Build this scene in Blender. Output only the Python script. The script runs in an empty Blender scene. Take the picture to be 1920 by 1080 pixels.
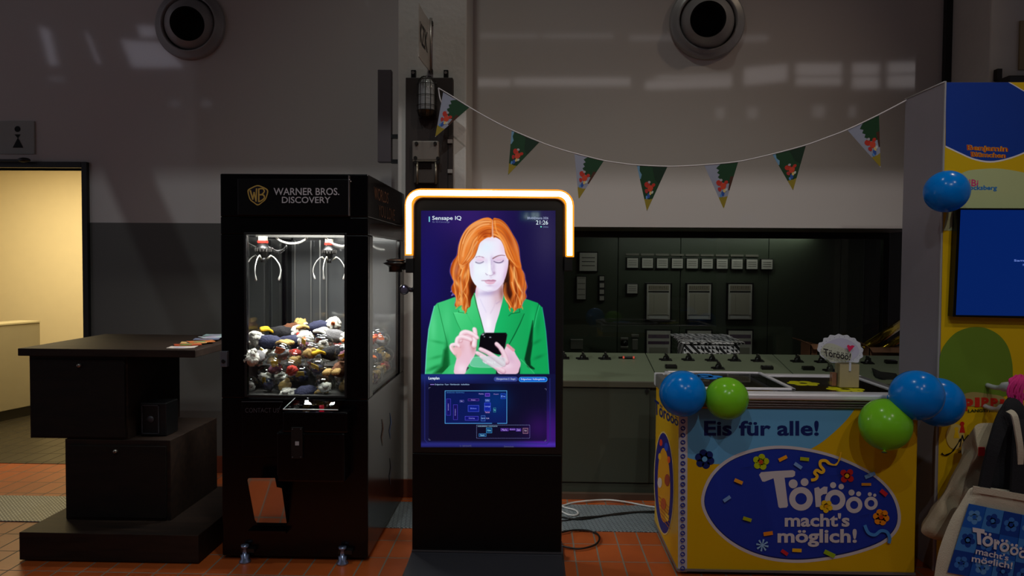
import bpy, bmesh, math, random
import numpy as np
from mathutils import Matrix, Vector, noise
from mathutils.geometry import tessellate_polygon

# ---------------------------------------------------------------- camera
F = 1400.0; H = 1.55
R3 = (Matrix.Rotation(math.radians(1.6), 3, 'Z') @ Matrix.Rotation(math.radians(90 - 1.9), 3, 'X')
      @ Matrix.Rotation(math.radians(0.4), 3, 'Z'))
cam_d = bpy.data.cameras.new('camera'); cam = bpy.data.objects.new('camera', cam_d)
COL = bpy.context.scene.collection
COL.objects.link(cam)
cam_d.sensor_width = 36.0; cam_d.lens = F / 1920 * 36.0; cam_d.clip_start = 0.05; cam_d.clip_end = 100
cam.matrix_world = Matrix.Translation((0, 0, H)) @ R3.to_4x4()
SC = bpy.context.scene; SC.camera = cam

# ---------------------------------------------------------------- world, exposure
LE = [0.27, 0.27, 0.07, 0.19, 0.30]; LC = [(0.86, 0.96, 1), (1, 0.84, 0.78), (1, 0.78, 0.55), (0.96, 1, 0.9), (0.95, 1, 0.92)]; CE = 0.8; KE = 2.7
W = bpy.data.worlds.new('world'); SC.world = W; W.use_nodes = True
W.node_tree.nodes['Background'].inputs[0].default_value = (0.93, 0.88, 1.0, 1)
W.node_tree.nodes['Background'].inputs[1].default_value = 0.05 * KE
SC.view_settings.view_transform = 'Standard'; SC.view_settings.look = 'None'
SC.view_settings.gamma = 1; SC.view_settings.exposure = 0; SC.view_settings.use_curve_mapping = False
SC.cycles.max_bounces = 10; SC.cycles.transparent_max_bounces = 24; SC.cycles.sample_clamp_indirect = 4
SC.cycles.caustics_reflective = False; SC.cycles.caustics_refractive = False

# ---------------------------------------------------------------- hall lights (all hang in the hall behind and above the camera)
def lamp(name, typ, loc, energy, color=(1, 1, 1), target=None, **kw):
    d = bpy.data.lights.new(name, typ); d.energy = energy; d.color = color
    for k, v in kw.items(): setattr(d, k, v)
    o = bpy.data.objects.new(name, d); COL.objects.link(o); o.location = loc
    if target is not None:
        o.rotation_euler = (Vector(target) - Vector(loc)).to_track_quat('-Z', 'Y').to_euler()
    return o
lamp('hall_lamp_key', 'SPOT', (-1.4, -2.0, 7.5), 1000 * LE[0], LC[0], (-0.5, 5.37, 2.3), shadow_soft_size=0.035, spot_size=math.radians(52), spot_blend=0.75)
lamp('hall_lamp_blue', 'SPOT', (3.4, -2.0, 7.5), 1000 * LE[1], LC[1], (1.3, 5.37, 2.5), shadow_soft_size=0.035, spot_size=math.radians(46), spot_blend=0.75)
lamp('hall_lamp_side', 'SPOT', (3.3, 4.0, 5.2), 1000 * LE[2], LC[2], (-0.2, 3.6, 0.0), shadow_soft_size=0.05, spot_size=math.radians(80), spot_blend=0.9)
lamp('hall_lamp_front', 'SPOT', (1.0, -4.5, 7.3), 1000 * LE[4], LC[4], (0.9, 3.7, 0.5), shadow_soft_size=0.06, spot_size=math.radians(33), spot_blend=0.6)
lamp('hall_lamp_top', 'SPOT', (-0.6, 2.6, 7.6), 1000 * LE[3], LC[3], (0.0, 3.6, 0.0), shadow_soft_size=0.1, spot_size=math.radians(70), spot_blend=0.9)

# ---------------------------------------------------------------- pixel -> world helpers
def ray(px, py): return R3 @ Vector(((px - 960) / F, (540 - py) / F, -1))
O = Vector((0, 0, H))
def at(px, py, Y):
    d = ray(px, py); return O + d * (Y / d.y)
def atX(px, py, X):
    d = ray(px, py); return O + d * (X / d.x)
def atZ(px, py, z=0.0):
    d = ray(px, py); return O + d * ((z - H) / d.z)

# ---------------------------------------------------------------- materials
def s2l(c):
    c = c / 255.0
    return c / 12.92 if c <= 0.04045 else ((c + 0.055) / 1.055) ** 2.4
def rgb(r, g, b): return (s2l(r), s2l(g), s2l(b), 1)
MC = {}
def mat(name, col, rough=0.5, metal=0.0, spec=0.5, var=0.06, scale=9.0, bump=0.0, bscale=60.0, emis=0.0, ecol=None, coat=0.0):
    """principled paint / plastic / metal with a little procedural mottling"""
    if name in MC: return MC[name]
    m = bpy.data.materials.new(name); m.use_nodes = True; nt = m.node_tree; b = nt.nodes['Principled BSDF']
    c = rgb(*col)
    b.inputs['Roughness'].default_value = rough; b.inputs['Metallic'].default_value = metal
    b.inputs['Specular IOR Level'].default_value = spec; b.inputs['Coat Weight'].default_value = coat
    n = nt.nodes.new('ShaderNodeTexNoise'); n.inputs['Scale'].default_value = scale; n.inputs['Detail'].default_value = 4
    tc = nt.nodes.new('ShaderNodeTexCoord'); nt.links.new(tc.outputs['Object'], n.inputs['Vector'])
    mx = nt.nodes.new('ShaderNodeMix'); mx.data_type = 'RGBA'
    mx.inputs['A'].default_value = tuple(x * (1 - var) for x in c[:3]) + (1,)
    mx.inputs['B'].default_value = tuple(min(1, x * (1 + var)) for x in c[:3]) + (1,)
    nt.links.new(n.outputs['Fac'], mx.inputs['Factor']); nt.links.new(mx.outputs['Result'], b.inputs['Base Color'])
    if bump:
        n2 = nt.nodes.new('ShaderNodeTexNoise'); n2.inputs['Scale'].default_value = bscale; n2.inputs['Detail'].default_value = 5
        nt.links.new(tc.outputs['Object'], n2.inputs['Vector'])
        bp = nt.nodes.new('ShaderNodeBump'); bp.inputs['Strength'].default_value = bump; bp.inputs['Distance'].default_value = 0.01
        nt.links.new(n2.outputs['Fac'], bp.inputs['Height']); nt.links.new(bp.outputs['Normal'], b.inputs['Normal'])
    if emis:
        b.inputs['Emission Color'].default_value = rgb(*(ecol or col)); b.inputs['Emission Strength'].default_value = emis
    MC[name] = m; return m

def glass(name='clear_glass', tint=(1, 1, 1), rough=0.0, ior=1.45, refl=1.0):
    if name in MC: return MC[name]
    m = bpy.data.materials.new(name); m.use_nodes = True; nt = m.node_tree
    for n in list(nt.nodes): nt.nodes.remove(n)
    out = nt.nodes.new('ShaderNodeOutputMaterial'); mx = nt.nodes.new('ShaderNodeMixShader')
    t = nt.nodes.new('ShaderNodeBsdfTransparent'); t.inputs[0].default_value = tint + (1,)
    g = nt.nodes.new('ShaderNodeBsdfGlossy'); g.inputs['Roughness'].default_value = rough
    g.inputs['Color'].default_value = (refl, refl, refl, 1)
    fr = nt.nodes.new('ShaderNodeFresnel'); fr.inputs['IOR'].default_value = ior
    ge = nt.nodes.new('ShaderNodeNewGeometry'); iv = nt.nodes.new('ShaderNodeMath'); iv.operation = 'SUBTRACT'; iv.inputs[0].default_value = 1.0; nt.links.new(ge.outputs['Backfacing'], iv.inputs[1])
    ml = nt.nodes.new('ShaderNodeMath'); ml.operation = 'MULTIPLY'; nt.links.new(fr.outputs[0], ml.inputs[0]); nt.links.new(iv.outputs[0], ml.inputs[1])
    nt.links.new(ml.outputs[0], mx.inputs[0]); nt.links.new(t.outputs[0], mx.inputs[1]); nt.links.new(g.outputs[0], mx.inputs[2])
    nt.links.new(mx.outputs[0], out.inputs[0]); MC[name] = m; return m

def wood(name, dark, light, rough=0.4, axis='X'):
    if name in MC: return MC[name]
    m = bpy.data.materials.new(name); m.use_nodes = True; nt = m.node_tree; b = nt.nodes['Principled BSDF']
    tc = nt.nodes.new('ShaderNodeTexCoord'); mp = nt.nodes.new('ShaderNodeMapping')
    mp.inputs['Scale'].default_value = (1.2, 9, 9) if axis == 'X' else (9, 9, 1.2)
    n = nt.nodes.new('ShaderNodeTexNoise'); n.inputs['Scale'].default_value = 3; n.inputs['Detail'].default_value = 8; n.inputs['Distortion'].default_value = 0.6
    cr = nt.nodes.new('ShaderNodeValToRGB'); cr.color_ramp.elements[0].color = rgb(*dark); cr.color_ramp.elements[1].color = rgb(*light)
    cr.color_ramp.elements[0].position = 0.35; cr.color_ramp.elements[1].position = 0.7
    nt.links.new(tc.outputs['Object'], mp.inputs[0]); nt.links.new(mp.outputs[0], n.inputs['Vector'])
    nt.links.new(n.outputs['Fac'], cr.inputs[0]); nt.links.new(cr.outputs[0], b.inputs['Base Color'])
    b.inputs['Roughness'].default_value = rough; b.inputs['Specular IOR Level'].default_value = 0.3; MC[name] = m; return m

def tile_floor(name='terracotta_tiles', c1=(156, 70, 30), c2=(186, 90, 38), cj=(120, 110, 98)):
    """terracotta brick tiles 240 x 122 mm with light joints; the two tones per tile and worn gloss"""
    m = bpy.data.materials.new(name); m.use_nodes = True; nt = m.node_tree; b = nt.nodes['Principled BSDF']
    tc = nt.nodes.new('ShaderNodeTexCoord'); sp = nt.nodes.new('ShaderNodeSeparateXYZ'); nt.links.new(tc.outputs['Object'], sp.inputs[0])
    def math_(op, a, bb=None, c=None):
        n = nt.nodes.new('ShaderNodeMath'); n.operation = op
        for i, v in enumerate((a, bb, c)):
            if v is None: continue
            if isinstance(v, (int, float)): n.inputs[i].default_value = v
            else: nt.links.new(v, n.inputs[i])
        return n.outputs[0]
    def joint(src, pitch, off, w):
        u = math_('DIVIDE', math_('ADD', src, off), pitch); fr = math_('FRACT', u)
        d = math_('ABSOLUTE', math_('SUBTRACT', fr, 0.5)); return math_('GREATER_THAN', d, 0.5 - w / pitch / 2), math_('FLOOR', u)
    jx, ix = joint(sp.outputs['X'], 0.1235, 10.015, 0.008); jy, iy = joint(sp.outputs['Y'], 0.243, 10.0, 0.008)
    j = math_('MAXIMUM', jx, jy)
    cb = nt.nodes.new('ShaderNodeCombineXYZ'); nt.links.new(ix, cb.inputs[0]); nt.links.new(iy, cb.inputs[1])
    wn = nt.nodes.new('ShaderNodeTexWhiteNoise'); nt.links.new(cb.outputs[0], wn.inputs['Vector'])
    ns = nt.nodes.new('ShaderNodeTexNoise'); ns.inputs['Scale'].default_value = 14; nt.links.new(tc.outputs['Object'], ns.inputs['Vector'])
    f = math_('ADD', math_('MULTIPLY', wn.outputs[0], 0.6), math_('MULTIPLY', ns.outputs['Fac'], 0.5))
    cr = nt.nodes.new('ShaderNodeValToRGB'); cr.color_ramp.elements[0].color = rgb(*c1); cr.color_ramp.elements[1].color = rgb(*c2)
    nt.links.new(f, cr.inputs[0])
    mx = nt.nodes.new('ShaderNodeMix'); mx.data_type = 'RGBA'; nt.links.new(j, mx.inputs['Factor'])
    nt.links.new(cr.outputs[0], mx.inputs['A']); mx.inputs['B'].default_value = rgb(*cj)
    nt.links.new(mx.outputs['Result'], b.inputs['Base Color'])
    nt.links.new(math_('ADD', math_('MULTIPLY', j, 0.5), 0.38), b.inputs['Roughness'])
    bp = nt.nodes.new('ShaderNodeBump'); bp.inputs['Strength'].default_value = 0.5; bp.inputs['Distance'].default_value = 0.003
    nt.links.new(math_('SUBTRACT', 1.0, j), bp.inputs['Height']); nt.links.new(bp.outputs['Normal'], b.inputs['Normal'])
    return m

def tread_plate():
    m = bpy.data.materials.new('tread_plate_steel'); m.use_nodes = True; nt = m.node_tree; b = nt.nodes['Principled BSDF']
    b.inputs['Base Color'].default_value = rgb(120, 128, 136); b.inputs['Metallic'].default_value = 0.2; b.inputs['Roughness'].default_value = 0.42
    tc = nt.nodes.new('ShaderNodeTexCoord'); mp = nt.nodes.new('ShaderNodeMapping'); mp.inputs['Rotation'].default_value = (0, 0, math.radians(45))
    mp.inputs['Scale'].default_value = (1, 1, 1); nt.links.new(tc.outputs['Object'], mp.inputs[0])
    ck = nt.nodes.new('ShaderNodeTexBrick'); ck.inputs['Scale'].default_value = 22; ck.inputs['Mortar Size'].default_value = 0.09; ck.inputs['Brick Width'].default_value = 0.9; ck.inputs['Row Height'].default_value = 0.35
    ck.inputs['Color1'].default_value = (1, 1, 1, 1); ck.inputs['Color2'].default_value = (0.7, 0.7, 0.7, 1); ck.inputs['Mortar'].default_value = (0, 0, 0, 1)
    nt.links.new(mp.outputs[0], ck.inputs['Vector'])
    mx = nt.nodes.new('ShaderNodeMix'); mx.data_type = 'RGBA'; nt.links.new(ck.outputs['Color'], mx.inputs['Factor'])
    mx.inputs['A'].default_value = rgb(96, 104, 110); mx.inputs['B'].default_value = rgb(170, 180, 186); nt.links.new(mx.outputs['Result'], b.inputs['Base Color'])
    bp = nt.nodes.new('ShaderNodeBump'); bp.inputs['Strength'].default_value = 0.9; bp.inputs['Distance'].default_value = 0.004
    nt.links.new(ck.outputs['Color'], bp.inputs['Height']); nt.links.new(bp.outputs['Normal'], b.inputs['Normal'])
    return m

def paint(c, rough=0.5): return mat('print_%d_%d_%d' % c, c, rough, var=0.02, spec=0.25)
def glow(c, s=1.0): 
    k = 'lit_%d_%d_%d_%g' % (*c, s)
    if k in MC: return MC[k]
    m = mat(k, (6, 6, 8), 0.1, var=0, emis=s, ecol=c); return m

# ---------------------------------------------------------------- mesh builder
class MB:
    def __init__(s, fix=True): s.v = []; s.f = []; s.mi = []; s.sm = []; s.fix = fix
    def add(s, vs, fs, mi=0, smooth=False):
        o = len(s.v); s.v += [Vector(p) for p in vs]
        for f in fs: s.f.append([i + o for i in f]); s.mi.append(mi); s.sm.append(smooth)
        return s
    def box(s, x0, x1, y0, y1, z0, z1, mi=0, M=None):
        v = [Vector(p) for p in ((x0, y0, z0), (x1, y0, z0), (x1, y1, z0), (x0, y1, z0), (x0, y0, z1), (x1, y0, z1), (x1, y1, z1), (x0, y1, z1))]
        if M is not None: v = [M @ p for p in v]
        return s.add(v, [(0, 3, 2, 1), (4, 5, 6, 7), (0, 1, 5, 4), (1, 2, 6, 5), (2, 3, 7, 6), (3, 0, 4, 7)], mi)
    def prism(s, pts, ext, mi=0):
        pts = [Vector(p) for p in pts]; n = len(pts); ext = Vector(ext)
        tr = tessellate_polygon([pts]); fs = [tuple(t) for t in tr] + [tuple(i + n for i in reversed(t)) for t in tr]
        # orient the sides
        fs += [(i, i + n, (i + 1) % n + n, (i + 1) % n) for i in range(n)]
        return s.add(pts + [p + ext for p in pts], fs, mi)
    def tube(s, pts, r, n=10, mi=0, closed=False, caps=True, flat=1.0):
        pts = [Vector(p) for p in pts]; N = len(pts); vs = []; fs = []; up = None
        rr = r if isinstance(r, (list, tuple)) else [r] * N
        for i, p in enumerate(pts):
            a = pts[(i - 1) % N] if (closed or i > 0) else p; b = pts[(i + 1) % N] if (closed or i < N - 1) else p
            t = (b - a).normalized()
            if up is None: up = Vector((0, 0, 1)) if abs(t.z) < 0.9 else Vector((0, 1, 0))
            x = t.cross(up).normalized(); y = x.cross(t).normalized(); up = y
            for k in range(n):
                an = 2 * math.pi * k / n; vs.append(p + (x * math.cos(an) + y * math.sin(an) * flat) * rr[i])
        for i in range(N if closed else N - 1):
            j = (i + 1) % N
            for k in range(n): l = (k + 1) % n; fs.append((i * n + k, i * n + l, j * n + l, j * n + k))
        if caps and not closed: fs += [tuple(range(n - 1, -1, -1)), tuple((N - 1) * n + k for k in range(n))]
        return s.add(vs, fs, mi, True)
    def cyl(s, p0, p1, r0, r1=None, n=24, mi=0, smooth=True):
        p0 = Vector(p0); p1 = Vector(p1); r1 = r0 if r1 is None else r1; t = (p1 - p0).normalized()
        up = Vector((0, 0, 1)) if abs(t.z) < 0.9 else Vector((0, 1, 0)); x = t.cross(up).normalized(); y = x.cross(t)
        vs = [p + (x * math.cos(2 * math.pi * k / n) + y * math.sin(2 * math.pi * k / n)) * r for p, r in ((p0, r0), (p1, r1)) for k in range(n)]
        s.add(vs, [(k, (k + 1) % n, (k + 1) % n + n, k + n) for k in range(n)], mi, smooth)
        o = len(s.v) - 2 * n
        s.f += [[o + k for k in range(n - 1, -1, -1)], [o + n + k for k in range(n)]]; s.mi += [mi, mi]; s.sm += [False, False]
        return s
    def lathe(s, prof, c=(0, 0, 0), axis=(0, 0, 1), n=40, mi=0, smooth=True):
        q = Vector((0, 0, 1)).rotation_difference(Vector(axis).normalized()); c = Vector(c); P = len(prof)
        vs = [c + q @ Vector((r * math.cos(2 * math.pi * k / n), r * math.sin(2 * math.pi * k / n), z)) for r, z in prof for k in range(n)]
        fs = [(i * n + k, i * n + (k + 1) % n, (i + 1) * n + (k + 1) % n, (i + 1) * n + k) for i in range(P - 1) for k in range(n)]
        return s.add(vs, fs, mi, smooth)
    def ball(s, c, r, nu=20, nv=12, mi=0, jit=0.0, seed=0, M=None):
        r = (r, r, r) if isinstance(r, (int, float)) else r; c = Vector(c); vs = []; fs = []
        def P(th, ph):
            d = Vector((math.sin(th) * math.cos(ph), math.sin(th) * math.sin(ph), math.cos(th)))
            k = 1 + jit * noise.noise(d * 3.1 + Vector((seed, seed * 1.7, 0)))
            p = Vector((d.x * r[0], d.y * r[1], d.z * r[2])) * k
            return c + (M @ p if M is not None else p)
        vs.append(P(0, 0))
        for i in range(1, nv):
            for k in range(nu): vs.append(P(math.pi * i / nv, 2 * math.pi * k / nu))
        vs.append(P(math.pi, 0)); L = len(vs) - 1
        for k in range(nu): fs.append((0, 1 + k, 1 + (k + 1) % nu)); fs.append((L, L - nu + (k + 1) % nu, L - nu + k))
        for i in range(nv - 2):
            for k in range(nu):
                a = 1 + i * nu + k; b = 1 + i * nu + (k + 1) % nu; fs.append((a, a + nu, b + nu, b))
        return s.add(vs, fs, mi, True)
    def pillow(s, outline, nrm, depth, rings=8, mi=0, nz=0.0, seed=0, edge=0.35, back=True, nfreq=6.0):
        """puffed closed sheet over a star-shaped outline"""
        pts = [Vector(p) for p in outline]; c = sum(pts, Vector()) / len(pts); nrm = Vector(nrm).normalized(); n = len(pts); vs = []; fs = []
        for side in ((1, -1) if back else (1,)):
            o = len(vs)
            for i in range(rings + 1):
                t = i / rings; k = 1 - t; h = depth * math.sqrt(max(0, 1 - (1 - min(1, t / edge)) ** 2)) * side
                for p in pts:
                    q = c + (p - c) * k
                    q = q + nrm * (h + (nz * noise.noise(q * nfreq + Vector((seed, 0, 0))) * min(1, t * 6)) * side)
                    vs.append(q)
            for i in range(rings):
                for k in range(n):
                    a = o + i * n + k; b = o + i * n + (k + 1) % n; f = (a, b, b + n, a + n)
                    fs.append(f if side > 0 else tuple(reversed(f)))
        return s.add(vs, fs, mi, True)
    def build(s, name, mats, parent=None, bevel=0.0, origin=None, seg=2):
        mats = mats if isinstance(mats, (list, tuple)) else [mats]
        xs = [p.x for p in s.v]; ys = [p.y for p in s.v]; zs = [p.z for p in s.v]
        if origin is None:
            origin = Vector(((min(xs) + max(xs)) / 2, (min(ys) + max(ys)) / 2, min(zs) if parent is None else (min(zs) + max(zs)) / 2))
        origin = Vector(origin)
        me = bpy.data.meshes.new(name); me.from_pydata([tuple(p - origin) for p in s.v], [], s.f)
        for m in mats: me.materials.append(m)
        me.polygons.foreach_set('material_index', s.mi); me.polygons.foreach_set('use_smooth', s.sm); me.update()
        if s.fix:
            bm = bmesh.new(); bm.from_mesh(me); bmesh.ops.recalc_face_normals(bm, faces=bm.faces); bm.to_mesh(me); bm.free()
        o = bpy.data.objects.new(name, me); COL.objects.link(o)
        o.location = origin
        if parent is not None: o.parent = parent; o.location = origin - WL[parent.name]
        WL[o.name] = origin
        if bevel:
            b = o.modifiers.new('bevel', 'BEVEL'); b.width = bevel; b.segments = seg; b.limit_method = 'ANGLE'; b.angle_limit = math.radians(40)
        return o
WL = {}
def thing(name, label, cat, loc=(0, 0, 0), group=None):
    o = bpy.data.objects.new(name, None); COL.objects.link(o); o.location = loc; o.empty_display_size = 0.1
    o['label'] = label; o['category'] = cat
    if group: o['group'] = group
    WL[o.name] = Vector(loc); return o
def tag(o, label, cat, group=None):
    o['label'] = label; o['category'] = cat
    if group: o['group'] = group
    return o
def struct(o): o['kind'] = 'structure'; return o
def copy_tree(o, loc, rot=None, label=None, group=None, parent=None, scale=None):
    c = o.copy(); COL.objects.link(c)
    if parent is not None: c.parent = parent
    else:
        c.location = loc
        if rot is not None: c.rotation_euler = rot
        if scale is not None: c.scale = scale
        if label: c['label'] = label
        if group: c['group'] = group
        WL[c.name] = Vector(loc)
    for ch in [x for x in o.children if x.parent == o]: copy_tree(ch, None, parent=c)
    return c
ORD = ['first', 'second', 'third', 'fourth', 'fifth', 'sixth', 'seventh', 'eighth', 'ninth', 'tenth', 'eleventh', 'twelfth']

def smooth_pts(pts, n=6, closed=False):
    out = []; N = len(pts); pts = [Vector(p) for p in pts]
    for i in range(N if closed else N - 1):
        g = (lambda k: pts[k % N]) if closed else (lambda k: pts[max(0, min(N - 1, k))])
        p0, p1, p2, p3 = g(i - 1), g(i), g(i + 1), g(i + 2)
        for j in range(n):
            t = j / n; out.append(0.5 * ((2 * p1) + (p2 - p0) * t + (2 * p0 - 5 * p1 + 4 * p2 - p3) * t * t + (3 * p1 - p0 - 3 * p2 + p3) * t ** 3))
    if not closed: out.append(pts[-1])
    return out
def S2(pts, n=6, closed=True): return [(p.x, p.y) for p in smooth_pts([(x, y, 0) for x, y in pts], n, closed)]

# ---------------------------------------------------------------- lettering and flat print
TC = {}
def text_mesh(s, bold):
    k = (s, bold)
    if k in TC: return TC[k]
    cu = bpy.data.curves.new('t', 'FONT'); cu.body = s; cu.size = 1; cu.offset = bold; cu.resolution_u = 3
    ob = bpy.data.objects.new('t', cu); COL.objects.link(ob)
    dg = bpy.context.evaluated_depsgraph_get(); me = bpy.data.meshes.new_from_object(ob.evaluated_get(dg))
    vs = [(v.co.x, v.co.y) for v in me.vertices]; fs = [tuple(p.vertices) for p in me.polygons]
    bpy.data.objects.remove(ob); bpy.data.curves.remove(cu); bpy.data.meshes.remove(me)
    xs = [v[0] for v in vs]; ys = [v[1] for v in vs]; x0, x1, y0, y1 = min(xs), max(xs), min(ys), max(ys)
    TC[k] = ([((x - x0) / (x1 - x0), (y - y0) / (y1 - y0)) for x, y in vs], fs); return TC[k]
class Art:
    """print on one surface: polygons and lettering in stacked layers (0.25 mm apart)"""
    def __init__(s, f, nrm, mk=paint, step=0.00025, base=0.001):
        s.f = f; s.n = Vector(nrm).normalized(); s.mk = mk; s.mb = MB(False); s.mats = []; s.L = 0; s.step = step; s.base = base
    def _m(s, c):
        m = s.mk(c)
        if m not in s.mats: s.mats.append(m)
        return s.mats.index(m)
    def _p(s, x, y, L): return s.f(x, y) + s.n * (s.base + s.step * L)
    def poly(s, pts, c, L=None):
        if L is None: s.L += 1; L = s.L
        P = [s._p(x, y, L) for x, y in pts]; tr = tessellate_polygon([P]); fs = []
        for t in tr:
            a, b, cc = (P[i] for i in t); fs.append(tuple(t) if (b - a).cross(cc - a).dot(s.n) > 0 else tuple(reversed(t)))
        s.mb.add(P, fs, s._m(c)); return s
    def rect(s, x0, y0, x1, y1, c, r=0, L=None):
        if r:
            pts = [(cx + r * math.cos(a), cy + r * math.sin(a)) for cx, cy, a0 in ((x1 - r, y1 - r, 0), (x0 + r, y1 - r, 90), (x0 + r, y0 + r, 180), (x1 - r, y0 + r, 270)) for a in [math.radians(a0 + i * 18) for i in range(6)]]
        else: pts = [(x0, y0), (x1, y0), (x1, y1), (x0, y1)]
        return s.poly(pts, c, L)
    def frame(s, x0, y0, x1, y1, w, c):
        s.L += 1
        for q in ((x0, y0, x1, y0 + w), (x0, y1 - w, x1, y1), (x0, y0, x0 + w, y1), (x1 - w, y0, x1, y1)): s.rect(*q, c, L=s.L)
    def disc(s, x, y, r, c, ry=None, n=28, L=None):
        ry = ry or r; return s.poly([(x + r * math.cos(2 * math.pi * k / n), y + ry * math.sin(2 * math.pi * k / n)) for k in range(n)], c, L)
    def ring(s, x, y, r, ri, c, ky=1.0, n=32):
        s.L += 1
        for k in range(n):
            a, b = 2 * math.pi * k / n, 2 * math.pi * (k + 1) / n
            s.poly([(x + q * math.cos(t), y + q * ky * math.sin(t)) for q, t in ((r, a), (r, b), (ri, b), (ri, a))], c, s.L)
    def line(s, pts, w, c):
        s.L += 1; n = len(pts)
        w = w if isinstance(w, (list, tuple)) else [w] * n; l = []; r = []
        for i, (x, y) in enumerate(pts):
            a = pts[max(0, i - 1)]; b = pts[min(n - 1, i + 1)]; dx, dy = b[0] - a[0], b[1] - a[1]; d = math.hypot(dx, dy) or 1
            l.append((x - dy / d * w[i] / 2, y + dx / d * w[i] / 2)); r.append((x + dy / d * w[i] / 2, y - dx / d * w[i] / 2))
        for i in range(n - 1): s.poly([l[i], l[i + 1], r[i + 1], r[i]], c, s.L)
    def flower(s, x, y, r, c, cc, n=5, a0=0.3, pr=0.42, k=0.62, cr=0.28):
        s.L += 1
        for i in range(n):
            a = a0 + 2 * math.pi * i / n; s.disc(x + r * k * math.cos(a), y + r * k * math.sin(a), r * pr, c, n=14, L=s.L)
        s.disc(x, y, r * 0.45, c, n=14, L=s.L); s.disc(x, y, r * cr, cc, n=12)
    def confetti(s, x, y, w, h, a, c):
        ca, sa = math.cos(a), math.sin(a)
        s.poly([(x + u * ca - v * sa, y + u * sa + v * ca) for u, v in ((-w / 2, -h / 2), (w / 2, -h / 2), (w / 2, h / 2), (-w / 2, h / 2))], c)
    def text(s, t, q, c, bold=0.0):
        """q: box (x0,y0,x1,y1) or four corners TL TR BR BL"""
        if not isinstance(q[0], tuple): x0, y0, x1, y1 = q; q = ((x0, y0), (x1, y0), (x1, y1), (x0, y1))
        vs, fs = text_mesh(t, bold); s.L += 1; tl, tr, br, bl = q; P = []
        for u, v in vs:
            v = 1 - v
            x = (tl[0] * (1 - u) + tr[0] * u) * (1 - v) + (bl[0] * (1 - u) + br[0] * u) * v
            y = (tl[1] * (1 - u) + tr[1] * u) * (1 - v) + (bl[1] * (1 - u) + br[1] * u) * v
            P.append(s._p(x, y, s.L))
        out = []
        for f in fs:
            a, b, cc = P[f[0]], P[f[1]], P[f[2]]; out.append(f if (b - a).cross(cc - a).dot(s.n) > 0 else tuple(reversed(f)))
        s.mb.add(P, out, s._m(c))
    def build(s, name, parent): return s.mb.build(name, s.mats, parent)

def balloon_skin(name, col):
    if name in MC: return MC[name]
    m = bpy.data.materials.new(name); m.use_nodes = True; nt = m.node_tree
    for n in list(nt.nodes): nt.nodes.remove(n)
    out = nt.nodes.new('ShaderNodeOutputMaterial'); d = nt.nodes.new('ShaderNodeBsdfDiffuse'); t = nt.nodes.new('ShaderNodeBsdfTranslucent'); g = nt.nodes.new('ShaderNodeBsdfGlossy'); fr = nt.nodes.new('ShaderNodeFresnel')
    ns = nt.nodes.new('ShaderNodeTexNoise'); ns.inputs['Scale'].default_value = 5; mx = nt.nodes.new('ShaderNodeMix'); mx.data_type = 'RGBA'; c = rgb(*col); mx.inputs['A'].default_value = c; mx.inputs['B'].default_value = tuple(min(1, v * 1.06) for v in c[:3]) + (1,)
    nt.links.new(ns.outputs['Fac'], mx.inputs['Factor'])
    for n in (d, t): nt.links.new(mx.outputs['Result'], n.inputs[0])
    g.inputs['Roughness'].default_value = 0.2; a = nt.nodes.new('ShaderNodeMixShader'); b = nt.nodes.new('ShaderNodeMixShader'); a.inputs[0].default_value = 0.3; fr.inputs['IOR'].default_value = 1.35
    nt.links.new(d.outputs[0], a.inputs[1]); nt.links.new(t.outputs[0], a.inputs[2]); nt.links.new(fr.outputs[0], b.inputs[0]); nt.links.new(a.outputs[0], b.inputs[1]); nt.links.new(g.outputs[0], b.inputs[2]); nt.links.new(b.outputs[0], out.inputs[0])
    MC[name] = m; return m
# ================================================================= the setting
white = mat('white_wall', (212, 206, 202), 0.32, var=0.04, scale=1.2, bump=0.05, bscale=3)
wallgloss = mat('upper_wall_gloss_paint', (208, 200, 196), 0.05, var=0.04, scale=0.8, bump=0.0)
greywall = mat('grey_wall_paint', (92, 90, 86), 0.3, var=0.05, scale=1.5)
rough_w = mat('column_plaster', (206, 200, 194), 0.7, var=0.06, scale=6, bump=0.25, bscale=30)
cream = mat('corridor_cream', (232, 220, 190), 0.7, var=0.03)
blk = mat('black_frame', (18, 17, 18), 0.4)
skirt = mat('terracotta_skirting', (110, 52, 30), 0.5, var=0.12)
greytile = mat('corridor_tile', (120, 112, 92), 0.35, var=0.12, scale=8)

# floor slab, top at z = 0
YW = 5.37; YC = 4.87
fl = MB().box(-7, 7, -9, 8.6, -0.1, 0).build('floor', tile_floor(), origin=(0, 0, 0)); struct(fl)
sp = MB().box(-7, 2.6, 4.285, 4.755, 0, 0.006)
tag(sp.build('tread_plate_strip', tread_plate(), bevel=0.002), 'long grey diamond tread steel plate let across the orange tiled floor', 'floor plate')
ct = MB().box(-7, -2.9, YW + 0.16, 8.6, 0, 0.004).build('floor', tile_floor('corridor_tile', (44, 40, 31), (54, 49, 38), (34, 31, 26))); struct(ct)

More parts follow.
